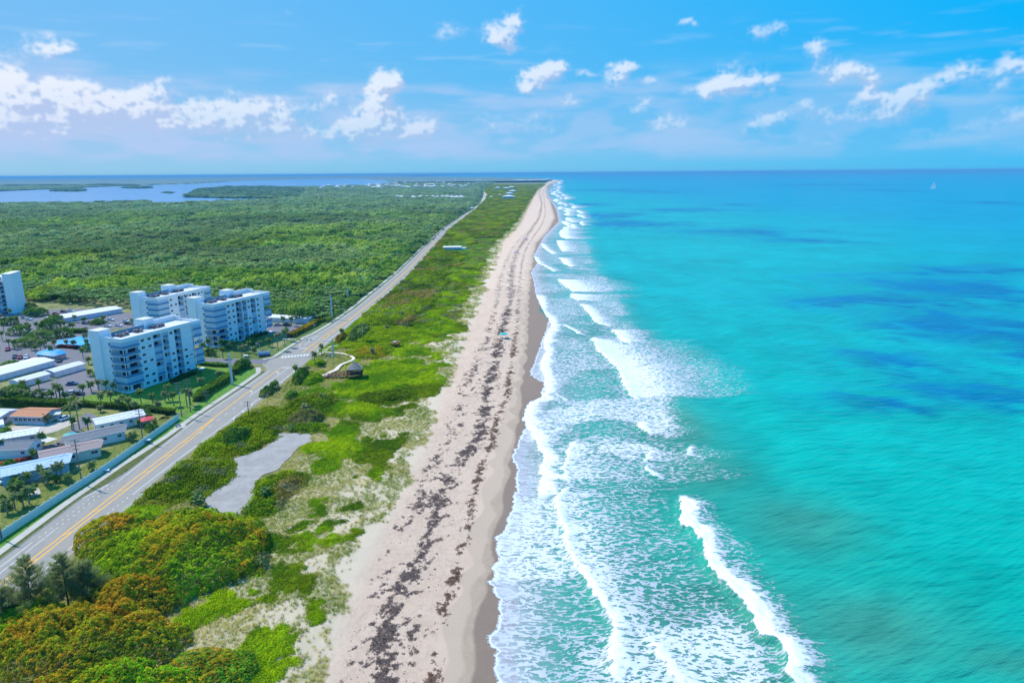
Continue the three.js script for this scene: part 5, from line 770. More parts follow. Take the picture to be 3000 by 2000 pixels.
plant([[-255.7, -390.9, 4.9], [-250.5, -390.8, 3.5], [-254.1, -375.3, 5.1], [-255.4, -380.4, 3.6], [-245.2, -370.1, 4.6], [-246.1, -373.4, 4.1], [-261.1, -365.8, 6.2], [-272.4, -374.3, 4.1], [-263.9, -364.3, 5.5], [-278.4, -364.8, 6.8], [-285.9, -381.5, 5.9], [-285.9, -384.9, 5.4], [-238.7, -334.5, 8.1], [-238.5, -337.2, 7.5], [-232.8, -326.4, 5.6], [-240.7, -351.4, 5.3], [-217.6, -328.6, 4.7], [-223.9, -332.7, 4.1], [-217.4, -337.9, 5.8], [-211.7, -329.7, 5.0], [-217.3, -311.3, 6.4], [-200.8, -308.5, 5.8], [-231.8, -321.4, 4.3], [-250.3, -329.6, 5.4], [-246.9, -328.2, 5.3], [-237.6, -326.6, 5.6], [-230.4, -326.4, 5.6], [-229.2, -331.5, 4.4], [-294.6, -385.2, 6.9], [-302.5, -403.7, 6.4], [-298.3, -411.3, 4.3], [-298.2, -415.3, 4.1], [-180.7, -280.4, 3.5], [-192.8, -299.3, 4.0], [-261.5, -370.6, 4.1], [-266.1, -346.4, 5.6], [-237.9, -389.6, 4.8], [-217.6, -382.7, 4.1]], COURT_P, 'palms among the car parks');
plant([[-152.5, -322.7, 5.8], [-147.9, -322.6, 6.4], [-141.9, -322.4, 6.1], [-141.5, -311.5, 4.8], [-134.8, -307.2, 5.9], [-136.4, -322.2, 5.2], [-133.8, -322.2, 5.5], [-128.4, -317.6, 4.6], [-127.8, -322.0, 5.2], [-123.1, -315.3, 4.0], [-122.7, -321.8, 5.2], [-121.1, -328.6, 5.0], [-146.6, -313.8, 6.8], [-127.6, -311.1, 5.6], [-113.9, -321.6, 12.1], [-112.7, -328.4, 10.9], [-115.7, -340.5, 7.3], [-120.3, -328.6, 4.7]], ENTRY_P, 'palms before the second block');
plant([[-134.9, -174.8, 4.0], [-131.7, -176.0, 5.4], [-128.7, -173.8, 5.0], [-136.8, -182.5, 4.1], [-128.6, -177.8, 5.3], [-127.6, -178.2, 5.5], [-124.1, -175.5, 1.9], [-129.5, -167.9, 3.3], [-137.4, -173.9, 2.4], [-135.2, -169.7, 3.1], [-122.5, -184.2, 2.2], [-122.9, -206.0, 2.2], [-122.4, -206.5, 1.6], [-127.0, -219.1, 1.8], [-121.9, -219.0, 1.8], [-126.3, -163.0, 5.6], [-127.8, -159.9, 5.2], [-128.5, -158.0, 4.5], [-127.0, -161.7, 4.3]], TRAILER_P, 'palms beside the fence');
plant([[-149.9, -203.6, 4.7], [-143.0, -216.2, 4.8], [-134.9, -226.7, 2.7], [-161.0, -223.1, 3.6], [-161.7, -222.5, 3.6], [-157.0, -195.4, 5.7], [-145.4, -193.1, 2.7], [-149.3, -234.2, 1.9], [-147.4, -215.6, 5.2]], STREET_P, 'palms along the inner street');
plant([[-191.9, -246.5, 6.0], [-186.9, -245.0, 5.1], [-182.0, -243.6, 5.5], [-178.9, -243.5, 5.9], [-175.8, -243.4, 5.5], [-172.7, -243.4, 5.9], [-191.7, -243.8, 6.4], [-187.7, -243.7, 6.0], [-172.2, -247.4, 6.5], [-169.5, -246.0, 4.2], [-185.6, -246.3, 5.5], [-178.2, -244.8, 6.4]], HEDGE_P, 'palms in the dark hedge');
plant([[-88.2, -294.1, 6.9], [-90.2, -312.2, 5.7], [-93.7, -283.2, 3.7], [-88.4, -284.0, 3.4], [-89.0, -347.3, 5.3]], EAST_P, 'palms beside the beach path');
palm(...[-129.6, -378.1, 5.6], 'left one of two cabbage palms in front of the garage beside the road', null); palm(...[-124.5, -376.4, 6.0], 'right one of two cabbage palms in front of the garage beside the road', null);
palm(...[-75.3, -335.6, 7.8], 'leaning coconut palm beside the bright yellow green shrubs by the road', null, true); palm(...[-61.0, -375.7, 8.3], 'coconut palm standing alone in the green vines seaward of the road', null, true);
palm(...[-146.3, -216.9, 10.6], 'tallest coconut palm beside the street bend, in front of the orange roof', null, true); palm(...[-148.5, -216.3, 9.4], 'shorter coconut palm beside the tallest one at the street bend', null, true);
palm(...[-68.3, -364.3, 3.3], 'small palm in the middle of the yellow green shrub bed', null); palm(...[-65.7, -309.4, 4.5], 'bare-stemmed palm cluster at the front of the yellow green shrub bed', null); palm(...[-75.0, -233.6, 3.1], 'cabbage palm among the thickets north of the gravel lot', null); palm(...[-65.3, -165.4, 3.3], 'small palm in the thicket on the seaward side of the gravel lot', null); palm(...[-81.2, -161.0, 3.3], 'stubby round palm at the road end of the gravel lot', null);

// ---------------------------------------------------------------- hedges, bushes and the big thickets, leaf by leaf
const sprig = leaves(7, r => { const a = 6.283 * r(), d = 0.8 * Math.sqrt(r()); return [Math.cos(a) * d, 0.5 * r() - 0.2, Math.sin(a) * d, Math.cos(a) * 0.5, 1, Math.sin(a) * 0.5]; }, 602, 0.42, 0.55);
const barkMat = std(0.085, 0.06, 0.04, 1);
function mound(name, label, category, x, z, rx, rz, h, palette, seed, o = {}) { // a rounded bush: sprigs of leaves over an uneven dome, stems inside
  const y0 = landY(x, z), t = thing(name, label, category, x, y0, z, 0, o.group ?? null), r = rng(seed), size = o.size ?? 0.4, list = [];
  const n = Math.min(o.max ?? 26000, Math.round(3.14 * rx * rz * (1 + h / Math.max(rx, rz)) * (o.density ?? 1.5) / (size * size)));
  const lump = o.lump ?? clamp(Math.min(rx, rz) * 0.55, 0.7, 3.4), H = (u, v) => { const q = u * u + v * v + (fbm(u * rx / lump * 0.55 + seed, v * rz / lump * 0.55, 3) - 0.5) * 0.9; if (q >= 1) return 0; const w1 = worley((u * rx) / lump + seed, (v * rz) / lump), w2 = worley((u * rx) / lump * 2.3 + seed, (v * rz) / lump * 2.3 + 9); return h * Math.pow(1 - q, o.pow ?? 0.42) * (0.28 + 0.66 * Math.sqrt(Math.max(0, 1 - w1 * w1)) + 0.24 * (1 - w2)); };
  for (let i = 0; i < n; i++) {
    const a = 6.283 * r(), d = Math.sqrt(r()) * 1.05, u = Math.cos(a) * d, v = Math.sin(a) * d, hh = H(u, v); if (hh <= 0.05) continue;
    const e = 0.04, gx = (H(u + e, v) - H(u - e, v)) / (2 * e * rx), gz = (H(u, v + e) - H(u, v - e)) / (2 * e * rz), side = d > 0.8 && r() < 0.5, k = side ? r() : 1 + 0.10 * r() - 0.26 * r() * r();
    const c = palette(u * rx, v * rz, r); list.push([u * rx, hh * k, v * rz, size * (0.7 + 0.6 * r()), size * (0.7 + 0.6 * r()), size * (0.7 + 0.6 * r()), 6.28 * r(), vary(c, r, 0.85, LB * 1.08), clamp(-gz, -1.1, 1.1) + (r() - 0.5) * 0.7, clamp(gx, -1.1, 1.1) + (r() - 0.5) * 0.7]);
  }
  // rotation order: tilt given in the bush's own axes, so turn last
  instances('foliage', sprig, list.map(l => { const b = [...l]; b[6] = 0; return b; }), t);
  const stems = []; for (let i = 0; i < 9; i++) { const a = 6.283 * r(), d = 0.25 + 0.5 * r(), u = Math.cos(a) * d, v = Math.sin(a) * d; stems.push(bar([u * rx * 0.3, -0.1, v * rz * 0.3], [u * rx, Math.max(0.2, H(u, v) * 0.85), v * rz], 0.09 + 0.02 * h, 0.03, 5)); } part('stem', join(stems), barkMat, t);
  return t;
}
const green = (a, b, k, warm) => (x, z, r) => { let c = mix3(a, b, sstep(0.3, 0.7, fbm(x * 0.22 + k, z * 0.22, 3) + (r() - 0.5) * 0.45)); if (warm) c = mix3(c, mix3([0.19, 0.115, 0.006], [0.30, 0.165, 0.012], r()), sstep(0.40, 0.75, fbm(x * 0.10 + k * 3, z * 0.10 + k, 3) + (r() - 0.5) * 0.5 + warm)); return c; };
const G1 = [0.065, 0.12, 0.003], G2 = [0.145, 0.215, 0.005];
const MB = (name, label, e, h, pal, seed, o) => mound(name, label, 'bush', e[0], e[1], e[2], e[3], h, pal, seed, o);
MB('sea_grape_thicket', 'large rounded sea grape thicket with reddish brown patches beside the road apron', [-75, -136, 18.2, 19.8], 6.2, green(G1, G2, 3, -0.05), 611, { size: 0.42, pow: 0.5 });
MB('sea_grape_thicket', 'green sea grape thicket along the road edge, left of the large rounded one', [-94, -145, 8.7, 10.0], 4.6, green(G1, G2, 5, -0.12), 610, { size: 0.42 });
MB('sea_grape_thicket', 'olive and orange sea grape thicket in front of the large rounded one', [-76, -118, 9.4, 7.0], 5.0, green([0.075, 0.10, 0.004], [0.16, 0.17, 0.008], 11, 0.08), 612, { size: 0.42 });
MB('sea_grape_thicket', 'orange brown sea grape thicket at the lower left of the picture', [-78, -106, 19.6, 9.9], 5.6, green([0.075, 0.115, 0.004], [0.17, 0.19, 0.008], 7, 0.06), 613, { size: 0.42 });
MB('sea_grape_thicket', 'bright green sea grape thicket in the bottom left corner', [-64, -94, 14.9, 6.3], 4.6, green(G1, [0.12, 0.25, 0.006], 15, -0.1), 614, { size: 0.4 });
MB('sea_grape_thicket', 'low green thicket beside the bottom edge, right of the brown one', [-52, -99, 8.2, 7.2], 2.4, green([0.05, 0.11, 0.01], [0.10, 0.20, 0.012], 17, -0.1), 615, { size: 0.38, pow: 0.6 });
MB('sea_grape_thicket', 'green thicket at the left edge below the pine trees', [-93, -111, 9.8, 7.5], 4.6, green(G1, G2, 23, -0.05), 616, { size: 0.4 });
MB('hedge_ball', 'dark red green clipped bush on the verge beyond the traffic signal', [-88, -342, 2.5, 7.6], 2.6, green([0.04, 0.06, 0.01], [0.10, 0.08, 0.015], 33, 0.05), 619, { size: 0.35, density: 3 });
MB('bush', 'dark round tree-like bush beside the road corner next to the yellow green one', [-88, -272, 3.1, 7.5], 4.2, green([0.03, 0.07, 0.008], [0.06, 0.12, 0.012], 35), 620, { size: 0.4, density: 2.2 });
MB('bush', 'yellow green rounded bush in front of the boardwalk', [-83, -271, 4.5, 6.8], 2.0, green([0.075, 0.14, 0.004], [0.14, 0.21, 0.006], 37), 621, { size: 0.35, density: 2 });
MB('bush', 'bushy dark clump beside the leaning coconut palm', [-81, -352, 3.9, 18.3], 4.6, green([0.05, 0.085, 0.02], [0.085, 0.13, 0.035], 39), 622, { size: 0.42, density: 1.6 });
MB('shrub_bed', 'bright yellow green shrub bed seaward of the road beyond the signal', [-70, -349, 21.1, 26.6], 1.5, green([0.085, 0.135, 0.002], [0.145, 0.195, 0.002], 41), 623, { size: 0.4, pow: 0.3 });
MB('shrub_bed', 'olive green shrub bed in front of the wooden beach gate', [-67, -315, 12.5, 11.4], 1.6, green([0.07, 0.12, 0.004], [0.13, 0.19, 0.006], 43, -0.06), 624, { size: 0.4, pow: 0.35 });
MB('shrub_bed', 'low yellow hedge strip beside the beach path and signal', [-79, -329, 6.1, 4.4], 1.1, green([0.13, 0.17, 0.002], [0.18, 0.22, 0.004], 45), 625, { size: 0.3, pow: 0.3 });
MB('bush', 'low green bush inside the loop of the white path', [-86, -295, 2.2, 4.3], 1.3, green(G1, G2, 47), 626, { size: 0.3, density: 2 });
for (const [e, h, l, s] of [[[-96, -254, 2.4, 5.4], 2.4, 'dark rounded shrub on the verge beside the turn arrows', 631], [[-95, -260, 1.8, 4.0], 2.6, 'small tufted tree on the verge above the rounded shrub', 632], [[-85, -250, 2.0, 4.8], 2.0, 'dark shrub alone in the dry grass north of the thickets', 633], [[-83, -164, 1.5, 2.5], 1.8, 'grey green shrub in the mouth of the gravel lot', 634], [[-89, -206, 4.2, 7.5], 3.4, 'tall dark thicket beside the road left of the gravel lot head', 635], [[-72, -224, 5.8, 7.9], 2.6, 'brownish grey thicket seaward of the gravel lot head', 636]]) MB('bush', l, e, h, s === 636 ? green([0.07, 0.085, 0.02], [0.15, 0.13, 0.045], s) : green([0.04, 0.085, 0.012], [0.085, 0.15, 0.016], s), s, { size: 0.38, density: 1.8 });
// hedges clipped along the gardens
function hedge(label, pts, w, h, pal, seed) {
  const t = thing('hedge', label, 'hedge', pts[0][0], LAND, pts[0][1]), r = rng(seed), list = [];
  for (let i = 1; i < pts.length; i++) { const dx = pts[i][0] - pts[i - 1][0], dz = pts[i][1] - pts[i - 1][1], L = Math.hypot(dx, dz), n = Math.round(L * (w + 2 * h) * 9); for (let k = 0; k < n; k++) { const a = r() * L, s = (r() - 0.5) * (w + 2 * h), side = Math.abs(s) > w / 2, off_ = side ? Math.sign(s) * w / 2 : s, y = side ? h - (Math.abs(s) - w / 2) : h * (0.85 + 0.35 * noise(a * 0.5, i + seed)); list.push([pts[i - 1][0] - pts[0][0] + dx / L * a - dz / L * off_, Math.max(0.1, y), pts[i - 1][1] - pts[0][1] + dz / L * a + dx / L * off_, 0.42, 0.4, 0.42, 0, vary(pal(a + i * 40, s * 2, r), r, 0.6), (r() - 0.5) * 1.2, (r() - 0.5) * 1.2]); } }
  instances('foliage', sprig, list, t); part('stem', join(pts.slice(1).map((p, i) => bar([pts[i][0] - pts[0][0], h * 0.4, pts[i][1] - pts[0][1]], [p[0] - pts[0][0], h * 0.4, p[1] - pts[0][1]], Math.min(w, h) * 0.33))), barkMat, t); return t;
}
const HG = green([0.035, 0.08, 0.008], [0.085, 0.15, 0.014], 51), HW = green([0.05, 0.08, 0.008], [0.10, 0.14, 0.014], 53, 0.03);
hedge('tall mixed hedge along the road in front of the nearest lawn', [[-119.1, -245.2], [-119.8, -255.1], [-119.0, -264.0], [-118.3, -275.3]], 3.2, 2.6, HG, 701);
hedge('rounded hedge along the pavement beside the concrete pole', [[-119.3, -280.4], [-119.3, -289.3], [-118.8, -294.9]], 3, 2.8, HG, 702);
hedge('clipped green hedge beside the entrance drive', [[-142.3, -297.5], [-134.2, -294.4], [-127.0, -293.2]], 2, 1.5, green([0.03, 0.09, 0.006], [0.06, 0.15, 0.008], 55), 703);
hedge('dark boundary hedge between the lawn and the mobile homes', [[-160.8, -241.1], [-145.8, -238.2], [-130.8, -234.1], [-121.1, -231.4]], 1.8, 1.9, green([0.025, 0.06, 0.006], [0.06, 0.11, 0.01], 57), 704);
hedge('dark palm hedge at the left edge behind the orange roof', [[-192.6, -243.8], [-180.2, -241.6], [-166.6, -238.7], [-160.9, -239.2]], 4.5, 3.2, green([0.025, 0.065, 0.008], [0.06, 0.12, 0.014], 59), 705);
hedge('reddish hedge along the pavement in front of the roadside garage', [[-116.6, -348.2], [-114.5, -361.6], [-112.3, -376.0], [-112.1, -394.9]], 3.6, 2.2, HW, 706);
hedge('foundation hedge along the foot of the nearest apartment block', [[-140.3, -269.3], [-138.4, -277.5], [-136.0, -284.3]], 2, 1.6, green([0.02, 0.05, 0.006], [0.04, 0.09, 0.01], 61), 707);
hedge('foundation hedge along the foot of the second apartment block', [[-137.1, -343.7], [-134.4, -351.4], [-132.1, -358.8]], 2, 1.4, green([0.02, 0.05, 0.006], [0.04, 0.09, 0.01], 63), 708);
hedge('dark red hedge in front of the blue courts', [[-227.1, -330.8], [-223.1, -330.7], [-219.3, -329.3], [-214.2, -327.8]], 1.8, 1.4, green([0.07, 0.02, 0.01], [0.12, 0.035, 0.015], 65), 709);
hedge('row of rust red planting along the street left of the blue roofed home', [[-152.3, -188.4], [-150.1, -189.6], [-148.0, -191.1], [-146.1, -192.8]], 1.3, 0.7, green([0.16, 0.04, 0.02], [0.26, 0.075, 0.03], 67), 710);
hedge('long dark hedge between the car park and the blue courts', [[-241.8, -363.6], [-237.4, -363.4], [-232.5, -364.1]], 3, 2.2, HG, 711);
hedge('hedge round the parking island in the middle of the car parks', [[-278.2, -371.2], [-277.4, -373.6], [-276.4, -376.9]], 2, 1, green([0.05, 0.12, 0.006], [0.11, 0.2, 0.01], 69), 712);
for (const [e, h, l, s] of [[[-299, -458, 9.1, 15.1], 5.5, 'wide spreading tree in front of the long garage row by the woods', 721], [[-292, -411, 7.1, 12.3], 5, 'spreading tree among the car parks left of the courts', 722], [[-259, -373, 6.0, 11.3], 6, 'round leafy tree between the car parks and the blue courts', 723], [[-247, -349, 9.3, 8.0], 4.5, 'group of leafy trees in front of the courts', 724], [[-245, -335, 7.6, 8.3], 4.5, 'leafy trees at the left beside the long garage', 725], [[-165, -208, 2.9, 5.3], 4.2, 'leafy tree beside the dark grey gabled house', 726], [[-196, -256, 5.9, 5.5], 3.5, 'leafy green bushes at the left edge above the orange roof', 727], [[-208, -324, 3.0, 7.7], 3, 'round bush beside the blue roofed pool house', 728], [[-326, -436, 8.7, 12.2], 4, 'dark trees at the foot of the tower at the left edge', 729], [[-313, -434, 5.8, 9.1], 3.5, 'dark bushes right of the tower at the left edge', 730], [[-119, -291, 3.9, 8.4], 3.6, 'tree with round crown between the entrance drive and the pole', 731], [[-131, -230, 1.9, 4.5], 2.4, 'bush between the dark grey and white roofed homes', 732], [[-267, -360, 6.3, 8.5], 5, 'leafy tree between the left car park lanes, below the tower', 733], [[-239, -355, 5.2, 7.2], 4.5, 'leafy tree beside the upper blue court', 734], [[-266, -390, 5.2, 8.6], 4.5, 'leafy tree in front of the palms by the parked white car', 735], [[-291, -386, 5.2, 8.5], 4, 'leafy tree at the left edge beside the parking island', 736], [[-239, -385, 4.6, 7.1], 3, 'bush at the end of the parking row by the nearest block', 737], [[-224, -294, 4.8, 5.0], 3, 'bush between the long garages at the left edge', 738], [[-147, -185, 2.3, 3.7], 2.6, 'shrub at the gable of the light blue mobile home', 739], [[-136, -172, 2.4, 2.7], 2.4, 'shrub beside the patio slab in the palm garden', 740], [[-132, -161, 2.5, 2.9], 3, 'leafy shrub at the left edge inside the fence', 741], [[-128, -176, 1.7, 2.2], 2, 'small shrub beside the fence below the blue home', 742], [[-132, -211, 1.5, 2.7], 2, 'small shrub at the road end of the brown roofed home', 743], [[-121, -215, 2.1, 3.6], 2.2, 'shrub between the red canopy and the fence', 744], [[-141, -327, 3.5, 6.1], 3, 'leafy shrub among palms before the second block', 745], [[-131, -335, 4.0, 5.5], 3, 'leafy shrub right of the palms before the second block', 746], [[-144, -314, 2.9, 5.7], 2.6, 'leafy shrub at the left of the bed before the second block', 747]]) mound('broadleaf_tree', l, 'tree', e[0], e[1], e[2], Math.max(e[2] * 0.7, e[3] * 0.5), h, green([0.035, 0.085, 0.012], [0.085, 0.14, 0.03], s), s, { size: 0.5, density: 1.3, pow: 0.4 });
// feathery pines at the left
function pine(label, x, z, h, w, seed) {
  const y0 = landY(x, z), t = thing('feathery_pine', label, 'pine tree', x, y0, z), r = rng(seed), list = [], limbs = [bar([0, -0.1, 0], [0.25, h * 0.93, 0.1], 0.2, 0.03, 7)];
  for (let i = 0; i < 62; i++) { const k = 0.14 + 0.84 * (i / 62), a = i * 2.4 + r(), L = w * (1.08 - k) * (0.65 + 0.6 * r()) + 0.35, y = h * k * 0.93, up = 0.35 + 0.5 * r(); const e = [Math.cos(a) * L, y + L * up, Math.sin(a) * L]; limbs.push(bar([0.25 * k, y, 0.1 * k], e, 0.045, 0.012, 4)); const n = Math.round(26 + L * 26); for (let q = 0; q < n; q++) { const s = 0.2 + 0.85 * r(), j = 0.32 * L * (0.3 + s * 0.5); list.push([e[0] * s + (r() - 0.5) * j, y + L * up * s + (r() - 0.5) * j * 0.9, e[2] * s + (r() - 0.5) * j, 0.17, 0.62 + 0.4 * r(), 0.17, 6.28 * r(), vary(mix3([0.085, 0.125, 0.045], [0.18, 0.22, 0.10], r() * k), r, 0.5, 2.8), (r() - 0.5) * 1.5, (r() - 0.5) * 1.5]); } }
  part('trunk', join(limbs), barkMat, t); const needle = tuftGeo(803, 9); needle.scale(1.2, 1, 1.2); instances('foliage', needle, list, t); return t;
}
pine('tall feathery grey green pine nearest the left edge in front of the road', ...[-93.4, -116.3], 13.5, 4.9, 811);
pine('feathery pine with a pointed top right of the tallest one, in front of the road', ...[-88.0, -118.5], 12.8, 4.3, 812);
pine('shorter bushy feathery pine right of the other two, beside the thicket', ...[-85.0, -120.3], 9.6, 4.0, 813);
pine('broad feathery pine at the very left edge below the road', ...[-95.5, -111.8], 9.5, 4.6, 814);


// ---------------------------------------------------------------- fence along the road
{
  const A = [[-121.9, -118], [-120.9, -145.4], [-119.7, -164.5], [-118.8, -173.8], [-117.9, -186.1], [-117.4, -202.8], [-117.0, -226.6]], t = thing('panel_fence', 'long sea green panel fence between the mobile homes and the road', 'fence', A[0][0], LAND, A[0][1]);
  const panelM = new THREE.MeshStandardMaterial({ color: new THREE.Color().setRGB(0.50, 0.72, 0.67), roughness: 0.7 }), postM = std(0.62, 0.78, 0.74, 0.7), pts = []; for (let z = -118; z > -226.6; z -= 2.45) pts.push([interp(A, z), z]);
  for (let i = 0; i < pts.length; i++) { const x = pts[i][0] - A[0][0], z = pts[i][1] - A[0][1]; part('post', join([box(0.16, 2.25, 0.16, x, 1.12, z), box(0.22, 0.12, 0.22, x, 2.3, z)]), postM, t); if (i) { const a = pts[i - 1], dx = pts[i][0] - a[0], dz = pts[i][1] - a[1], L = Math.hypot(dx, dz), ry = Math.atan2(dx, dz); part('panel', box(0.05, 1.75, L - 0.18, (a[0] + pts[i][0]) / 2 - A[0][0], 1.05, (a[1] + pts[i][1]) / 2 - A[0][1], ry), panelM, t); part('rail', box(0.09, 0.09, L - 0.17, (a[0] + pts[i][0]) / 2 - A[0][0], 1.98, (a[1] + pts[i][1]) / 2 - A[0][1], ry), postM, t); } }
  part('base_kerb', join(A.slice(1).map((p, i) => bar([A[i][0] - A[0][0] + 0.25, 0.1, A[i][1] - A[0][1]], [p[0] - A[0][0] + 0.25, 0.1, p[1] - A[0][1]], 0.14, 0.14, 4))), M.concrete, t);
}
// ---------------------------------------------------------------- poles and wires
const poleC = std(0.62, 0.65, 0.68, 0.8), poleW = std(0.20, 0.17, 0.15, 0.95), glassI = std(0.55, 0.55, 0.55, 0.4);
function pole(label, x, z, h, kind, group) {
  const t = thing('utility_pole', label, 'utility pole', x, landY(x, z), z, 0, group);
  if (kind === 'concrete') { const g = new THREE.CylinderGeometry(0.32, 0.55, h, 4); g.rotateY(Math.PI / 4); g.translate(0, h / 2, 0); part('shaft', g, poleC, t); for (let k = 0; k < 3; k++) part('insulator', bar([0.2, h - 0.6 - k * 1.6, 0], [1.1, h - 0.45 - k * 1.6, 0], 0.07, 0.09, 6), glassI, t); part('bolt_band', box(0.7, 0.1, 0.7, 0, h * 0.6, 0), M.metal, t); }
  else { part('shaft', cyl(0.19, 0.12, h, 0, 0, 0, 8), poleW, t); for (const [k, w] of [[0.5, 2.4], [1.7, 2.4], [2.9, 1.8]].slice(0, kind === 'double' ? 3 : 2)) { part('crossarm', box(w, 0.12, 0.12, 0, h - k, 0.12), poleW, t); for (const q of [-0.45, -0.2, 0.2, 0.45]) part('insulator', cyl(0.06, 0.05, 0.22, w * q, h - k + 0.06, 0.12, 6), glassI, t); } if (kind === 'double') part('transformer', cyl(0.28, 0.28, 0.8, 0.32, h - 4.6, 0, 10), M.metal, t); }
  return [x, landY(x, z) + h, z];
}
const NTH = ['nearest', 'second nearest', 'third nearest', 'fourth nearest', 'fifth nearest', 'sixth nearest', 'seventh nearest', 'eighth nearest', 'ninth nearest', 'tenth nearest', 'third farthest', 'second farthest', 'farthest'];
pole('grey concrete power pole on the pavement beside the hedge, nearest the junction', ...[-114.3, -266.3, 13.2], 'concrete'); pole('thick grey concrete power pole beside the roadside garage', ...[-106.2, -394.7, 14.2], 'concrete');
const farP = [[-110.1, -453.1, 9.5], [-113.0, -511.0, 9.3], [-114.8, -567.9, 7.3], [-116.2, -618.3, 6.9], [-115.8, -659.8, 7.3], [-116.0, -692.3, 9.0], [-118.4, -820.6, 8.3], [-122.3, -894.4, 8.2], [-122.6, -945.1, 7.1], [-124.1, -1001.8, 6.7], [-122.7, -1043.3, 6.1], [-123.4, -1100.3, 7.3], [-124.0, -1163.7, 5.8]].map((p, i) => pole(`${NTH[i]} power pole in the row along the wood edge`, p[0], p[1], clamp(p[2], 9, 15), 'concrete', 'power poles along the wood edge'));
const w1 = pole('dark power pole with three crossarms at the end of the green fence', ...[-117.3, -228.7, 12.9], 'double'), w2 = pole('pale power pole with two crossarms behind the lawn hedge', ...[-116.4, -233.6, 12.5], 'wood'), w3 = pole('dark wooden power pole with crossarms beside the light blue mobile home', ...[-119.6, -174.5, 13.4], 'double'), w4 = pole('slim wooden pole beside the dark grey roofed mobile home', ...[-118.8, -205.3, 11.2], 'wood'), w5 = pole('dark wooden power pole inside the fence at the left edge', ...[-120.8, -145.4, 9.0], 'wood');
pole('thin dark pole on the seaward verge beside the painted turn arrows', ...[-93.9, -229.6, 5.4], 'wood'); pole('short post lamp behind the lawn hedge', ...[-114.9, -243.8, 4.8], 'wood');
function wires(label, a, b, n = 4) { const t = thing('power_line', label, 'power line', a[0], a[1], a[2]), sets = [[-1, -0.4], [1, -0.4], [-0.7, -1.6], [0.7, -1.6]]; for (let k = 0; k < n; k++) { const pts = []; for (let i = 0; i <= 8; i++) { const u = i / 8; pts.push(new THREE.Vector3((b[0] - a[0]) * u + sets[k][0], (b[1] - a[1]) * u + sets[k][1] - 4 * 0.9 * u * (1 - u), (b[2] - a[2]) * u)); } part('wire', new THREE.TubeGeometry(new THREE.CatmullRomCurve3(pts), 12, 0.022, 4), M.unit, t); } }
wires('power lines from the left edge to the blue mobile home pole', w5, w3); wires('power lines between the blue home pole and the grey home pole', w3, w4); wires('power lines between the grey home pole and the fence end pole', w4, w1); wires('power lines from the fence end pole to the pale pole', w1, w2);
// ---------------------------------------------------------------- lamps
function lampPost(label, x, z, h, group) { const t = thing('street_lamp', label, 'street lamp', x, landY(x, z), z, R(30), group); part('post', cyl(0.09, 0.06, h, 0, 0, 0, 7), M.metal, t); part('arm', bar([0, h - 0.05, 0], [0.7, h + 0.1, 0], 0.04), M.metal, t); part('lamp_head', box(0.7, 0.14, 0.3, 0.95, h + 0.1, 0), M.trim, t); }
lampPost('lamp post beside the woods at the back of the car park, right of the tower', ...[-284.5, -431.9, 3.8]); lampPost('lamp post at the foot of the tower slab wall', ...[-295.7, -402.5, 3.8]); lampPost('lamp post on the parking island at the left edge', ...[-267.1, -356.0, 3.9]); lampPost('lamp post in the planted bed left of the second apartment block', ...[-142.1, -312.6, 4.5]); lampPost('lamp post near the flagpole in the planted bed', ...[-122.9, -308.9, 4.8]); lampPost('twin-lamp post in front of the wood behind the long garage', ...[-284.4, -431.6, 3.8]);
// ---------------------------------------------------------------- traffic signal, signs
{ const p = [-84.1, -309.9], h = 7.9, t = thing('traffic_signal', 'long grey mast arm with a signal box reaching across the road before the crosswalk', 'traffic signal', p[0], landY(p[0], p[1]), p[1]), e = [-24.5, h - 0.25, -4];
  part('post', cyl(0.42, 0.26, h + 0.6, 0, 0, 0, 10), std(0.42, 0.55, 0.56, 0.5), t); part('mast_arm', bar([0.3, h - 0.4, 0], e, 0.22, 0.12, 8), std(0.62, 0.72, 0.74, 0.5), t); part('foundation', box(1.6, 0.35, 1.6, 0, 0.1, 0), M.concrete, t);
  const head = (k, w, c) => { const x = e[0] * k, y = h - 0.3, z = e[2] * k; return part('signal_head', box(w, 0.62, 0.36, x, y, z + 0.25), c, t); }; head(0.67, 1.9, std(0.75, 0.34, 0.02, 0.5)); head(0.5, 0.45, std(0.12, 0.3, 0.42, 0.5)); head(0.42, 0.3, M.unit);
  part('camera', bar([0.2, h + 0.6, 0], [0.9, h + 0.9, 0], 0.09), M.metal, t); part('control_box', box(0.8, 1.5, 0.6, -1.5, 0.8, 0.9), M.metal, t); }
function signPost(name, label, x, z, h, w, hh, c, turn = 0) { const t = thing(name, label, 'road sign', x, landY(x, z), z, turn); part('post', cyl(0.04, 0.04, h, 0, 0, 0, 6), M.metal, t); part('panel', box(w, hh, 0.04, 0, h - hh / 2, 0.05), c, t); }
const yel = std(0.45, 0.62, 0.02, 0.6);
signPost('warning_sign', 'yellow green warning sign on the verge beside the crosswalk', ...[-90.9, -312.2], 3, 1.1, 1.1, yel, R(10)); signPost('street_sign', 'small white sign on the far pavement near the roadside garage', ...[-109.2, -368.5], 2.6, 0.9, 0.6, M.trim); signPost('street_sign', 'tall pale sign on a post beside the thick concrete pole', ...[-104.0, -411.8], 3.4, 1.2, 0.9, std(0.4, 0.5, 0.6)); signPost('stop_sign', 'red stop sign on the corner of the entrance drive', ...[-112.3, -283.7], 2.6, 0.8, 0.8, std(0.5, 0.03, 0.03, 0.6));
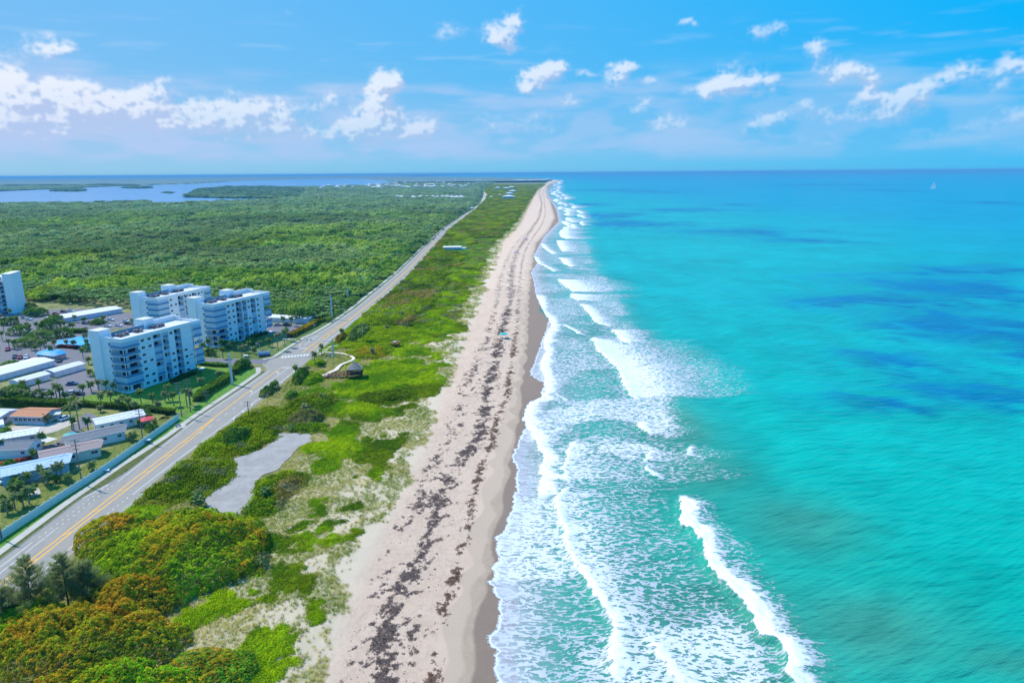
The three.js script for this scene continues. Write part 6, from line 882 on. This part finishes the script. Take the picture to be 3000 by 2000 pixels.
{ const p = [-116.8, -310.8], t = thing('entrance_sign', 'blue entrance sign on a red planted base beside the flagpole', 'sign', p[0], LAND, p[1], R(28)); part('panel', box(4.2, 1.3, 0.3, 0, 1.55, 0), std(0.34, 0.50, 0.72, 0.6), t); part('cap', box(4.4, 0.16, 0.4, 0, 2.28, 0), M.trim, t); part('base', box(5, 0.9, 0.7, 0, 0.45, 0.1), std(0.25, 0.06, 0.06), t); for (const s of [-1, 1]) part('pillar', box(0.5, 3, 0.6, s * 2.55, 1.5, 0), std(0.42, 0.52, 0.6), t); }
{ const p = [-118.6, -310.5, 7.0], t = thing('flagpole', 'white flagpole flying a striped flag in the planted bed', 'flagpole', p[0], LAND, p[1]); part('pole', cyl(0.07, 0.05, p[2], 0, 0, 0, 8), M.trim, t); const f = part('flag', box(0.01, 0.01, 0.01, 0, p[2] - 0.5, 0), M.trim, t); for (let k = 0; k < 7; k++) part('stripe', box(1.7, 0.145, 0.03, -0.9, p[2] - 0.2 - k * 0.145, 0), k % 2 ? M.trim : std(0.55, 0.05, 0.07), t); part('canton', box(0.7, 0.58, 0.036, -0.42, p[2] - 0.42, 0), std(0.04, 0.06, 0.25), t); part('lamp_arm', box(1.8, 0.1, 0.1, 0, p[2] * 0.45, 0), M.trim, t); }
{ const p = [-118.9, -310.5], t = thing('guard_kiosk', 'small grey kiosk beside the entrance sign', 'kiosk', p[0] - 5, LAND, p[1] + 4, R(25)); part('wall', box(1.3, 1.5, 1.1, 0, 0.75, 0), poleC, t); part('roof', box(1.8, 0.12, 1.5, 0, 1.68, 0), M.trim, t); part('window', box(0.9, 0.6, 0.05, 0, 1.1, 0.62), M.glass, t); }
// ---------------------------------------------------------------- beach hut and boardwalk
{ const wood = [std(0.15, 0.055, 0.04, 0.9), std(0.20, 0.08, 0.055, 0.9), std(0.12, 0.05, 0.04, 0.9)], thatch = new THREE.MeshStandardMaterial({ map: tex(256, 256, (x, y) => { const n = fbm(x / 3, y / 22, 3); return mix3([0.14, 0.12, 0.105], [0.34, 0.30, 0.27], n); }), roughness: 1 });
  const p = [-65.6, -274.0], t = thing('beach_hut', 'beach hut with a grey thatched roof at the end of the boardwalk', 'beach hut', p[0] - 0.5, LAND + 0.4, p[1] - 1, R(8)), r = rng(900);
  part('deck', box(6.6, 0.2, 5.2, 0, 1.5, 0), wood[1], t); for (const a of [-1, 1]) for (const b of [-1, 1]) part('post', cyl(0.13, 0.12, 4, a * 2.8, 0, b * 2.1), wood[0], t);
  for (const b of [-1, 1]) { part('railing', box(6.4, 0.12, 0.1, 0, 2.6, b * 2.5), wood[0], t); part('railing', box(6.4, 0.5, 0.06, 0, 2.0, b * 2.5), wood[2], t); } part('railing', box(0.1, 0.9, 5, 3.2, 2.05, 0), wood[0], t); part('bench', box(5.6, 0.12, 0.6, 0, 2.0, -2.0), wood[1], t);
  const roof = new THREE.CylinderGeometry(0.9, 4.6, 2.6, 4, 6, false); roof.rotateY(Math.PI / 4); roof.scale(1, 1, 0.85); { const q = roof.attributes.position; for (let i = 0; i < q.count; i++) { q.setX(i, q.getX(i) + (r() - 0.5) * 0.12); q.setY(i, q.getY(i) + (r() - 0.5) * 0.1); } roof.computeVertexNormals(); } roof.translate(0, 5.0, 0); part('thatched_roof', roof, thatch, t); part('ridge', box(1.6, 0.25, 0.4, 0, 6.3, 0), std(0.3, 0.27, 0.24), t);
  for (let k = 0; k < 9; k++) part('thatch_fringe', box(0.75, 0.4, 0.1, -3 + k * 0.75, 3.65, 2.72), thatch, t);
  const a = [-79.1, -274.9], c = [-67.5, -275.6], b = thing('boardwalk', 'dark red wooden boardwalk ramp leading from the white path to the thatched hut', 'boardwalk', a[0], LAND + 0.4, a[1]), L = Math.hypot(c[0] - a[0], c[1] - a[1]), turn = Math.atan2(-(c[1] - a[1]), c[0] - a[0]); b.rotation.y = turn;
  const n = Math.round(L / 0.34); for (let k = 0; k < n; k++) { const u = (k + 0.5) / n; part('plank', box(0.30, 0.07, 2.2, u * L, 0.2 + 1.25 * u + 0.02 * r(), 0), wood[Math.floor(r() * 3)], b); }
  for (const s of [-1, 1]) { for (let k = 0; k <= 7; k++) { const u = k / 7; part('rail_post', box(0.14, 1.2 + 1.25 * u, 0.14, u * L, 0.6 + 0.62 * u, s * 1.15), wood[0], b); } part('handrail', bar([0, 1.2, s * 1.15], [L, 2.5, s * 1.15], 0.08, 0.08, 4), wood[1], b); part('handrail', bar([0, 0.75, s * 1.15], [L, 2.0, s * 1.15], 0.06, 0.06, 4), wood[0], b); part('joist', bar([0, 0.1, s * 0.9], [L, 1.3, s * 0.9], 0.11, 0.11, 4), wood[2], b); }
  for (const u of [0.3, 0.62]) part('pier', cyl(0.22, 0.22, 1.1, u * L, -0.1, 1.3, 8), M.concrete, b); }
{ const p = [-57.1, -325.1], wood = std(0.24, 0.075, 0.05, 0.9), t = thing('beach_gate', 'small red brown wooden shelter where the track meets the beach', 'shelter', p[0], LAND + 0.3, p[1], R(10)); for (const a of [-1, 1]) for (const b of [-1, 1]) part('post', box(0.22, 2.6, 0.22, a * 1.9, 1.3, b * 1.3), wood, t); part('roof', box(4.6, 0.14, 3.4, 0, 2.65, 0), wood, t); part('wall', box(3.6, 1.1, 0.1, 0, 0.6, -1.2), wood, t); part('wall', box(0.1, 1.1, 2.4, 1.85, 0.6, 0), wood, t); part('step', box(1.6, 0.25, 1.4, -0.3, 0.12, 2), wood, t); part('cap', box(1.6, 0.3, 1, -0.5, 2.85, 0), M.trim, t); }
for (const [i, q] of [[-73.3, -245.5, 1.6], [-72.5, -246.0, 3.0], [-70.8, -245.9, 2.6], [-72.2, -247.7, 1.7]].entries()) { const t = thing('wooden_post', ['short wooden post at the left of the group in the dry grass', 'tallest wooden post of the group in the dry grass', 'wooden post at the right of the group in the dry grass', 'thin rear wooden post of the group in the dry grass'][i], 'post', q[0], landY(q[0], q[1]), q[1]); part('shaft', cyl(0.13, 0.1, clamp(q[2], 1.4, 4.5), 0, 0, 0, 7), poleW, t); part('cap', cyl(0.15, 0.12, 0.08, 0, clamp(q[2], 1.4, 4.5), 0, 7), poleC, t); }
for (const [i, q] of [[-65.2, -309.0], [-67.6, -311.6]].entries()) { const t = thing('stone_post', ['white stone marker at the front of the olive shrub bed', 'smaller white marker left of the stone marker'][i], 'marker', q[0], landY(q[0], q[1]), q[1]); part('block', box(0.7 - 0.2 * i, 1.5 - 0.5 * i, 0.5, 0, 0.7, 0), M.concrete, t); part('cap', box(0.8 - 0.2 * i, 0.12, 0.6, 0, 1.5 - 0.5 * i, 0), M.trim, t); }
// ---------------------------------------------------------------- on the beach and at sea
function beachUmbrella(label, x, z, c, k = 1, chairs = true) { const t = thing('beach_umbrella', label, 'beach umbrella', x, landY(x, z), z); const g = new THREE.ConeGeometry(1.7 * k, 0.6 * k, 10); g.translate(0, 2.2 * k, 0); part('canopy', g, c, t); part('pole', cyl(0.03, 0.03, 2.3 * k), M.trim, t); part('valance', (() => { const q = new THREE.CylinderGeometry(1.7 * k, 1.72 * k, 0.18 * k, 10, 1, true); q.translate(0, 1.83 * k, 0); return q; })(), c, t); }
const turq = std(0.0, 0.52, 0.52, 0.7); turq.side = THREE.DoubleSide;
{ const p = [-4.3, -345.4]; beachUmbrella('turquoise beach umbrella on the sand beside the seaweed', p[0], p[1], turq, 1.25);
  for (const [i, d] of [[-0.9, 1.2], [1.1, 1.0], [2.1, 0.6]].entries()) { const t = thing('beach_chair', ['left beach chair in the shade of the turquoise umbrella', 'middle beach chair beside the turquoise umbrella', 'right beach chair beside the turquoise umbrella'][i], 'beach chair', p[0] + d[0], landY(p[0] + d[0], p[1] + d[1]), p[1] + d[1], R(20)); part('seat', box(0.6, 0.06, 0.6, 0, 0.35, 0), std(0.08, 0.12, 0.3), t); part('backrest', box(0.6, 0.7, 0.06, 0, 0.7, 0.32), std(0.08, 0.12, 0.3), t); for (const s of [-1, 1]) part('leg', box(0.05, 0.4, 0.6, s * 0.28, 0.18, 0), M.metal, t); } }
beachUmbrella('small blue beach umbrella far along the beach beside the weed', ...[6.6, -727.4], std(0.08, 0.12, 0.5), 1); beachUmbrella('tiny dark blue umbrella farthest along the beach', ...[19.4, -865.9], std(0.10, 0.08, 0.35), 1.1);
{ const t = thing('sailboat', 'white sailboat far out on the ocean near the horizon', 'sailboat', ...[1992.2, -3293.9].flatMap((v, i) => i ? [v] : [v, 0]), R(-40)); t.scale.setScalar(1.6); const k = 1; const hull = new THREE.Shape([[-7, 0], [-6.4, 1.6], [7.5, 1.8], [5.5, 0]].map(q => new THREE.Vector2(...q))), hg = new THREE.ExtrudeGeometry(hull, { depth: 3, bevelEnabled: true, bevelSize: 0.3, bevelThickness: 0.5, bevelSegments: 2 }); hg.translate(0, -0.3, -1.5); part('hull', hg, M.trim, t); part('mast', cyl(0.14, 0.1, 20, 0.8, 1.5, 0), M.metal, t); part('cabin', box(5, 0.9, 2, -0.5, 2, 0), M.trim, t); const sail = (pts, name) => { const s = new THREE.ExtrudeGeometry(new THREE.Shape(pts.map(q => new THREE.Vector2(...q))), { depth: 0.08, bevelEnabled: false }); part(name, s, M.trim, t); }; sail([[0.6, 3.4], [0.6, 20.8], [-1.6, 15], [-4.2, 9], [-6, 3.2]], 'mainsail'); sail([[1.1, 19.5], [7.2, 2.6], [1.2, 3.6]], 'jib'); part('boom', bar([0.8, 3.2, 0], [-6.2, 3.1, 0], 0.1), M.metal, t); }
// ---------------------------------------------------------------- cars
const tyre = std(0.03, 0.03, 0.03, 0.9), carGlass = M.glass;
function carProto(color) {
  const t = new THREE.Group(); t.name = 'parked_car'; const prof = (pts, d, bev) => { const g = new THREE.ExtrudeGeometry(new THREE.Shape(pts.map(q => new THREE.Vector2(...q))), { depth: d - 2 * bev, bevelEnabled: true, bevelSize: bev, bevelThickness: bev, bevelSegments: 2 }); g.translate(0, 0, -(d - 2 * bev) / 2); return g; };
  const paint = new THREE.MeshPhysicalMaterial({ color: new THREE.Color().setRGB(...color), roughness: 0.35, clearcoat: 0.6 });
  part('body', prof([[-2.2, 0.35], [-2.25, 0.85], [-1.5, 0.98], [1.0, 1.0], [2.1, 0.82], [2.2, 0.4]], 1.75, 0.08), paint, t); part('cabin', prof([[-1.7, 0.98], [-1.2, 1.45], [0.4, 1.47], [1.1, 0.98]], 1.5, 0.08), carGlass, t); part('roof', box(1.7, 0.05, 1.25, -0.4, 1.55, 0), paint, t);
  for (const a of [-1.35, 1.35]) for (const b of [-0.82, 0.82]) { const g = new THREE.CylinderGeometry(0.33, 0.33, 0.2, 12); g.rotateX(Math.PI / 2); g.translate(a, 0.33, b); const w = part('wheel', g, tyre, t); const rim = new THREE.CylinderGeometry(0.19, 0.19, 0.215, 8); rim.rotateX(Math.PI / 2); rim.translate(a, 0.33, b); part('rim', rim, M.metal, w); }
  for (const b of [-0.6, 0.6]) { part('headlight', box(0.06, 0.14, 0.32, 2.22, 0.68, b), M.trim, t); part('tail_light', box(0.06, 0.14, 0.3, -2.3, 0.75, b), std(0.4, 0.02, 0.02), t); } part('mirror', box(0.12, 0.12, 1.95, 0.75, 1.05, 0), paint, t); part('bumper', box(0.12, 0.16, 1.5, -2.28, 0.45, 0), M.unit, t);
  return t;
}
const protos = { white: carProto([0.78, 0.78, 0.8]), black: carProto([0.02, 0.022, 0.03]), red: carProto([0.40, 0.02, 0.035]), blue: carProto([0.03, 0.08, 0.2]), silver: carProto([0.42, 0.44, 0.47]) };
function car(color, label, x, z, turn) { const c = protos[color].clone(); c.name = numbered('parked_car'); c.position.set(x, LAND + 0.07, z); c.rotation.y = turn; tag(c, label, 'car'); scene.add(c); return c; }
const aL = R(-15), aC = R(-62), aR = R(14);
car('blue', 'dark blue car at the left end of the row in front of the long garage', ...[-246.8, -385.9], aL); car('red', 'red car second in the row in front of the long garage', ...[-244.7, -388.0], aL); car('black', 'black car right of the red one in front of the long garage', ...[-240.6, -387.2], aL); car('black', 'black car beside a palm in front of the long garage', ...[-238.0, -389.0], aL); car('white', 'white car at the right end of the row in front of the long garage', ...[-237.4, -395.4], aL);
car('white', 'white car parked alone behind the roof of the nearest block', ...[-225.7, -390.5], aL); car('black', 'black car beside the white one behind the nearest block', ...[-221.0, -384.0], aL); car('white', 'left white car of the pair just behind the nearest block', ...[-229.3, -378.2], aL); car('white', 'right white car of the pair just behind the nearest block', ...[-223.7, -379.2], aL);
car('white', 'white van-like car under the palms left of the long garage', ...[-263.4, -380.6], aL); car('black', 'dark car on the car park behind the long garage, next to a white one', ...[-281.3, -420.6], aL); car('white', 'white car on the car park behind the long garage', ...[-277.8, -422.7], aL); car('red', 'red car on the car park behind the long garage', ...[-281.9, -414.1], aL);
car('black', 'dark car left of the red car behind the long white garage at the left', ...[-234.7, -311.2], aC); car('red', 'red car behind the long white garage at the left edge', ...[-231.7, -310.3], aC); car('white', 'white car right of the red one behind the long white garage', ...[-228.7, -310.4], aC);
car('blue', 'dark blue car parked alone on the car park in front of the nearest garage', ...[-180.4, -267.4], R(8)); car('white', 'white car under the palms at the near edge of the car park', ...[-172.6, -255.2], R(8)); car('black', 'black car beside the white one at the near edge of the car park', ...[-169.6, -254.1], R(8)); car('black', 'dark car in the shade beside the pink walled pool house', ...[-209.0, -303.6], aC);
car('silver', 'silver car parked in front of the roadside garage', ...[-132.5, -377.3], aR); car('black', 'dark car in front of the roadside garage, under the palms', ...[-127.4, -377.1], aR); car('silver', 'silver car at the foot of the tower beside a hedge', ...[-293.1, -402.4], aL); car('white', 'white car among the trees right of the tower', ...[-287.9, -398.5], aL); car('red', 'red car under trees at the left edge by the dark hedge', ...[-248.5, -325.6], aC); car('white', 'small white car beside the parking island at the left', ...[-260.3, -359.9], aL); car('white', 'white boat-shaped car beside the shade sails at the street bend', ...[-157.3, -226.5], R(70)); car('white', 'white car parked at the gable of the light blue mobile home', ...[-141.7, -176.6], R(60));
for (const [i, q] of [[-101.4, -892.8], [-100.7, -909.0], [-102.5, -961.5], [-101.6, -1037.0], [-97.9, -1127.3], [-100.7, -888.3]].entries()) car(['black', 'silver', 'black', 'blue', 'white', 'blue'][i], ['nearest dark car driving on the far stretch of road', 'silver car just behind the nearest dark car on the far road', 'dark car in the middle of the far stretch of road', 'blue car far up the road before the dark trees', 'white car farthest up the road', 'blue car on the road beside the white beach house'][i], q[0], q[1], R(90));
// ---------------------------------------------------------------- small things among the homes
function shade(name, label, cat, x, z, w, d, h, c, turn) { const t = thing(name, label, cat, x, LAND, z, turn); const g = new THREE.ConeGeometry(0.72, 0.5, 4); g.rotateY(Math.PI / 4); g.scale(w, 1, d); g.translate(0, h + 0.2, 0); part('roof', g, c, t); for (const a of [-1, 1]) for (const b of [-1, 1]) part('post', cyl(0.04, 0.04, h, a * w * 0.45, 0, b * d * 0.45), M.metal, t); }
const cream = std(0.68, 0.63, 0.54); shade('shade_sail', 'cream shade awning beside the orange roofed house', 'awning', ...[-160.1, -225.9], 3.6, 3, 2.6, cream, R(20)); shade('shade_sail', 'cream shade awning in front of the palm by the grey gabled house', 'awning', ...[-147.3, -202.4], 4.6, 3.4, 2.3, cream, R(-20)); beachUmbrella('turquoise garden umbrella at the gable of the dark grey roofed home', ...[-142.1, -205.7], turq, 1.3);
{ const p = [-116.3, -204.1], t = thing('utility_box', 'green utility box on the lawn outside the fence', 'utility box', p[0], LAND, p[1]); part('cabinet', box(1.1, 1.2, 0.9, 0, 0.6, 0), std(0.05, 0.16, 0.12), t); part('lid', box(1.2, 0.1, 1, 0, 1.24, 0), M.trim, t); part('base', box(1.4, 0.12, 1.2, 0, 0.06, 0), M.concrete, t); }
{ const p = [-117.4, -182.6], t = thing('utility_box', 'low grey utility box on the lawn near the turn lane', 'utility box', p[0], LAND, p[1]); part('cabinet', box(1.3, 0.7, 0.8, 0, 0.35, 0), M.metal, t); part('lid', box(1.4, 0.08, 0.9, 0, 0.72, 0), M.trim, t); }
{ const p = [-113.8, -218.6], t = thing('bench', 'small bench on a concrete pad beside the pavement', 'bench', p[0], LAND, p[1], R(60)); part('seat', box(1.8, 0.08, 0.5, 0, 0.5, 0), M.metal, t); part('backrest', box(1.8, 0.5, 0.06, 0, 0.85, -0.24), M.metal, t); for (const s of [-1, 1]) part('leg', box(0.1, 0.5, 0.45, s * 0.75, 0.25, 0), M.unit, t); structure('concrete_pad', box(3.6, 0.12, 2.4, p[0] + 0.8, LAND + 0.06, p[1]), concrete); }
structure('patio_slab', uvm(flat([[-133.0, -170.0], [-130.3, -172.5], [-127.4, -169.1], [-128.5, -167.1], [-130.9, -167.5]], LAND + 0.09), 8), concrete);
structure('brick_patio', uvm(flat([[-127.1, -189.7], [-128.0, -191.2], [-126.5, -192.0], [-125.4, -191.4], [-126.1, -189.4]], LAND + 0.09), 8), std(0.42, 0.26, 0.24));
structure('turnout', uvm(flat([[-106.8, -587.2], [-101.7, -592.6], [-101.1, -611.2], [-98.3, -575.0], [-101.1, -579.9], [-105.4, -582.2]], LAND + 0.09), 20), sandPath);
// ---------------------------------------------------------------- houses along the coast
function villa(name, label, x, z, w, d, h, roofM, turn, group, o = {}) { const t = thing(name, label, 'house', x, LAND + 0.5, z, turn, group); part('wall', box(w, h, d, 0, h / 2, 0), o.wall ?? M.trim, t); const g = new THREE.CylinderGeometry(0.12, 0.74, 1, 4, 1); g.rotateY(Math.PI / 4); g.scale(w * 1.02, o.rise ?? h * 0.55, d * 1.06); g.translate(0, h + (o.rise ?? h * 0.55) / 2, 0); part('roof', g, roofM, t); const n = Math.max(2, Math.round(w / 4)); for (let k = 0; k < n; k++) part('window', box(w / n * 0.45, h * 0.35, 0.1, (k + 0.5) * w / n - w / 2, h * 0.5, d / 2 + 0.06), M.glass, t); return t; }
{ const p = [-66.0, -766.2], t = thing('beach_house', 'low white flat roofed beach house between the road and the dune', 'house', p[0], LAND, p[1], R(3)); part('wall', box(19, 3.2, 12, 0, 1.6, 0), wWhite, t); part('roof', box(20.5, 0.5, 15, 0, 3.4, 0), M.tin, t); part('annex', box(6, 2.6, 7, 12.5, 1.3, 2), wWhite, t); part('terrace', box(9, 0.3, 8, 13, 0.15, 8), M.concrete, t); for (let k = 0; k < 3; k++) part('window', box(0.8, 0.6, 0.1, -6 + k * 4.5, 2, 6.05), wGrey, t); part('door', box(1, 2, 0.1, 8, 1, 6.05), wGrey, t);
  lot('parking_lot', [[-73.5, -831.0], [-58.6, -829.9], [-55.9, -809.4], [-73.1, -810.6]], 0.5); car('white', 'white car on the lot behind the white beach house', ...[-56.5, -829.8], 0); car('black', 'dark car on the lot behind the white beach house', ...[-70.7, -830.8], 0); car('silver', 'silver car behind the white beach house, nearest the dune', ...[-55.7, -861.4], 0); }
const tileRoof = std(0.72, 0.72, 0.72, 0.7);
for (const [x, w] of [[0, 26], [1, 16], [2, 18], [3, 26], [4, 17], [5, 24], [6, 19], [7, 22], [8, 22], [9, 21], [10, 25], [11, 23]]) { const q = [[-390.3, -2392.0], [-371.6, -2366.7], [-325.8, -2326.0], [-304.4, -2374.5], [-280.2, -2327.2], [-262.3, -2334.0], [-243.1, -2309.4], [-229.4, -2327.4], [-213.8, -2334.7], [-194.4, -2289.5], [-179.0, -2296.6], [-164.2, -2303.9]][x]; villa('white_villa', ordinal(x, 12, 'row of white villas standing in the wood'), q[0], q[1], w * 0.85, 15, 7.5, tileRoof, 0, 'row of white villas in the wood', { rise: 4.5 }); }
for (const [q, w, l] of [[[-7.6, -2313.7], 40, 'large white roofed beachfront house beyond the road bend'], [[-5.5, -2650.2], 26, 'white house behind the large beachfront house'], [[7.7, -2988.3], 30, 'pale tan house beyond the white beachfront houses'], [[-70.2, -3701.6], 30, 'white house left of the beachfront estate'], [[-23.3, -3583.4], 34, 'long low white house of the beachfront estate'], [[3.8, -3843.2], 34, 'blue white house at the right of the beachfront estate'], [[-41.4, -2631.2], 12, 'tiny white house alone between the bend and the beachfront'], [[-68.2, -2413.8], 12, 'tiny white house beside the road bend'], [[-91.2, -1626.1], 8, 'tiny white hut beside the far road']]) villa('beachfront_house', l, q[0], q[1], w, w * 0.6, w > 20 ? 8 : 4, tileRoof, 0, null, { rise: w > 20 ? 4 : 2 });
for (const [i, q] of [[60.6, -6501.9], [106.0, -6644.6], [152.9, -6531.8], [216.9, -6846.8], [274.0, -7001.6], [319.1, -6973.1], [401.7, -7669.0]].entries()) villa('beach_hotel', ordinal(i, 7, 'long white hotels at the far point of the beach'), q[0], q[1], 95 + 20 * (i % 3), 40, 17, tileRoof, 0, 'white hotels at the far point', { rise: 3 });
{ const r = rng(951), roofs = [std(0.78, 0.72, 0.6), std(0.6, 0.38, 0.3), tileRoof, std(0.7, 0.66, 0.66)]; const spots = []; for (let i = 0; i < 130; i++) { const u = 960 + 560 * r(), v = 108 + 78 * Math.pow(r(), 1.1); spots.push([u, v]); }
  for (const [k, s] of spots.entries()) { // read back onto the ground: far town behind the road bend
    const d = -(3900 + 2200 * r() * r() * 3), x = -150 + d * (0.02 + 0.22 * r()); if (inPoly(LAGOON, x, d)) continue; villa('town_house', 'small pale house of the distant town among the trees beyond the bend', x, d, 14 + 16 * r(), 13, 10.5 + 2.5 * r(), roofs[Math.floor(r() * 4)], 0, 'houses of the distant town', { rise: 4 }); } }


scene.fog = new THREE.FogExp2(new THREE.Color().setRGB(0.20, 0.60, 1.0), 0.00006);


renderer.render(scene, camera);
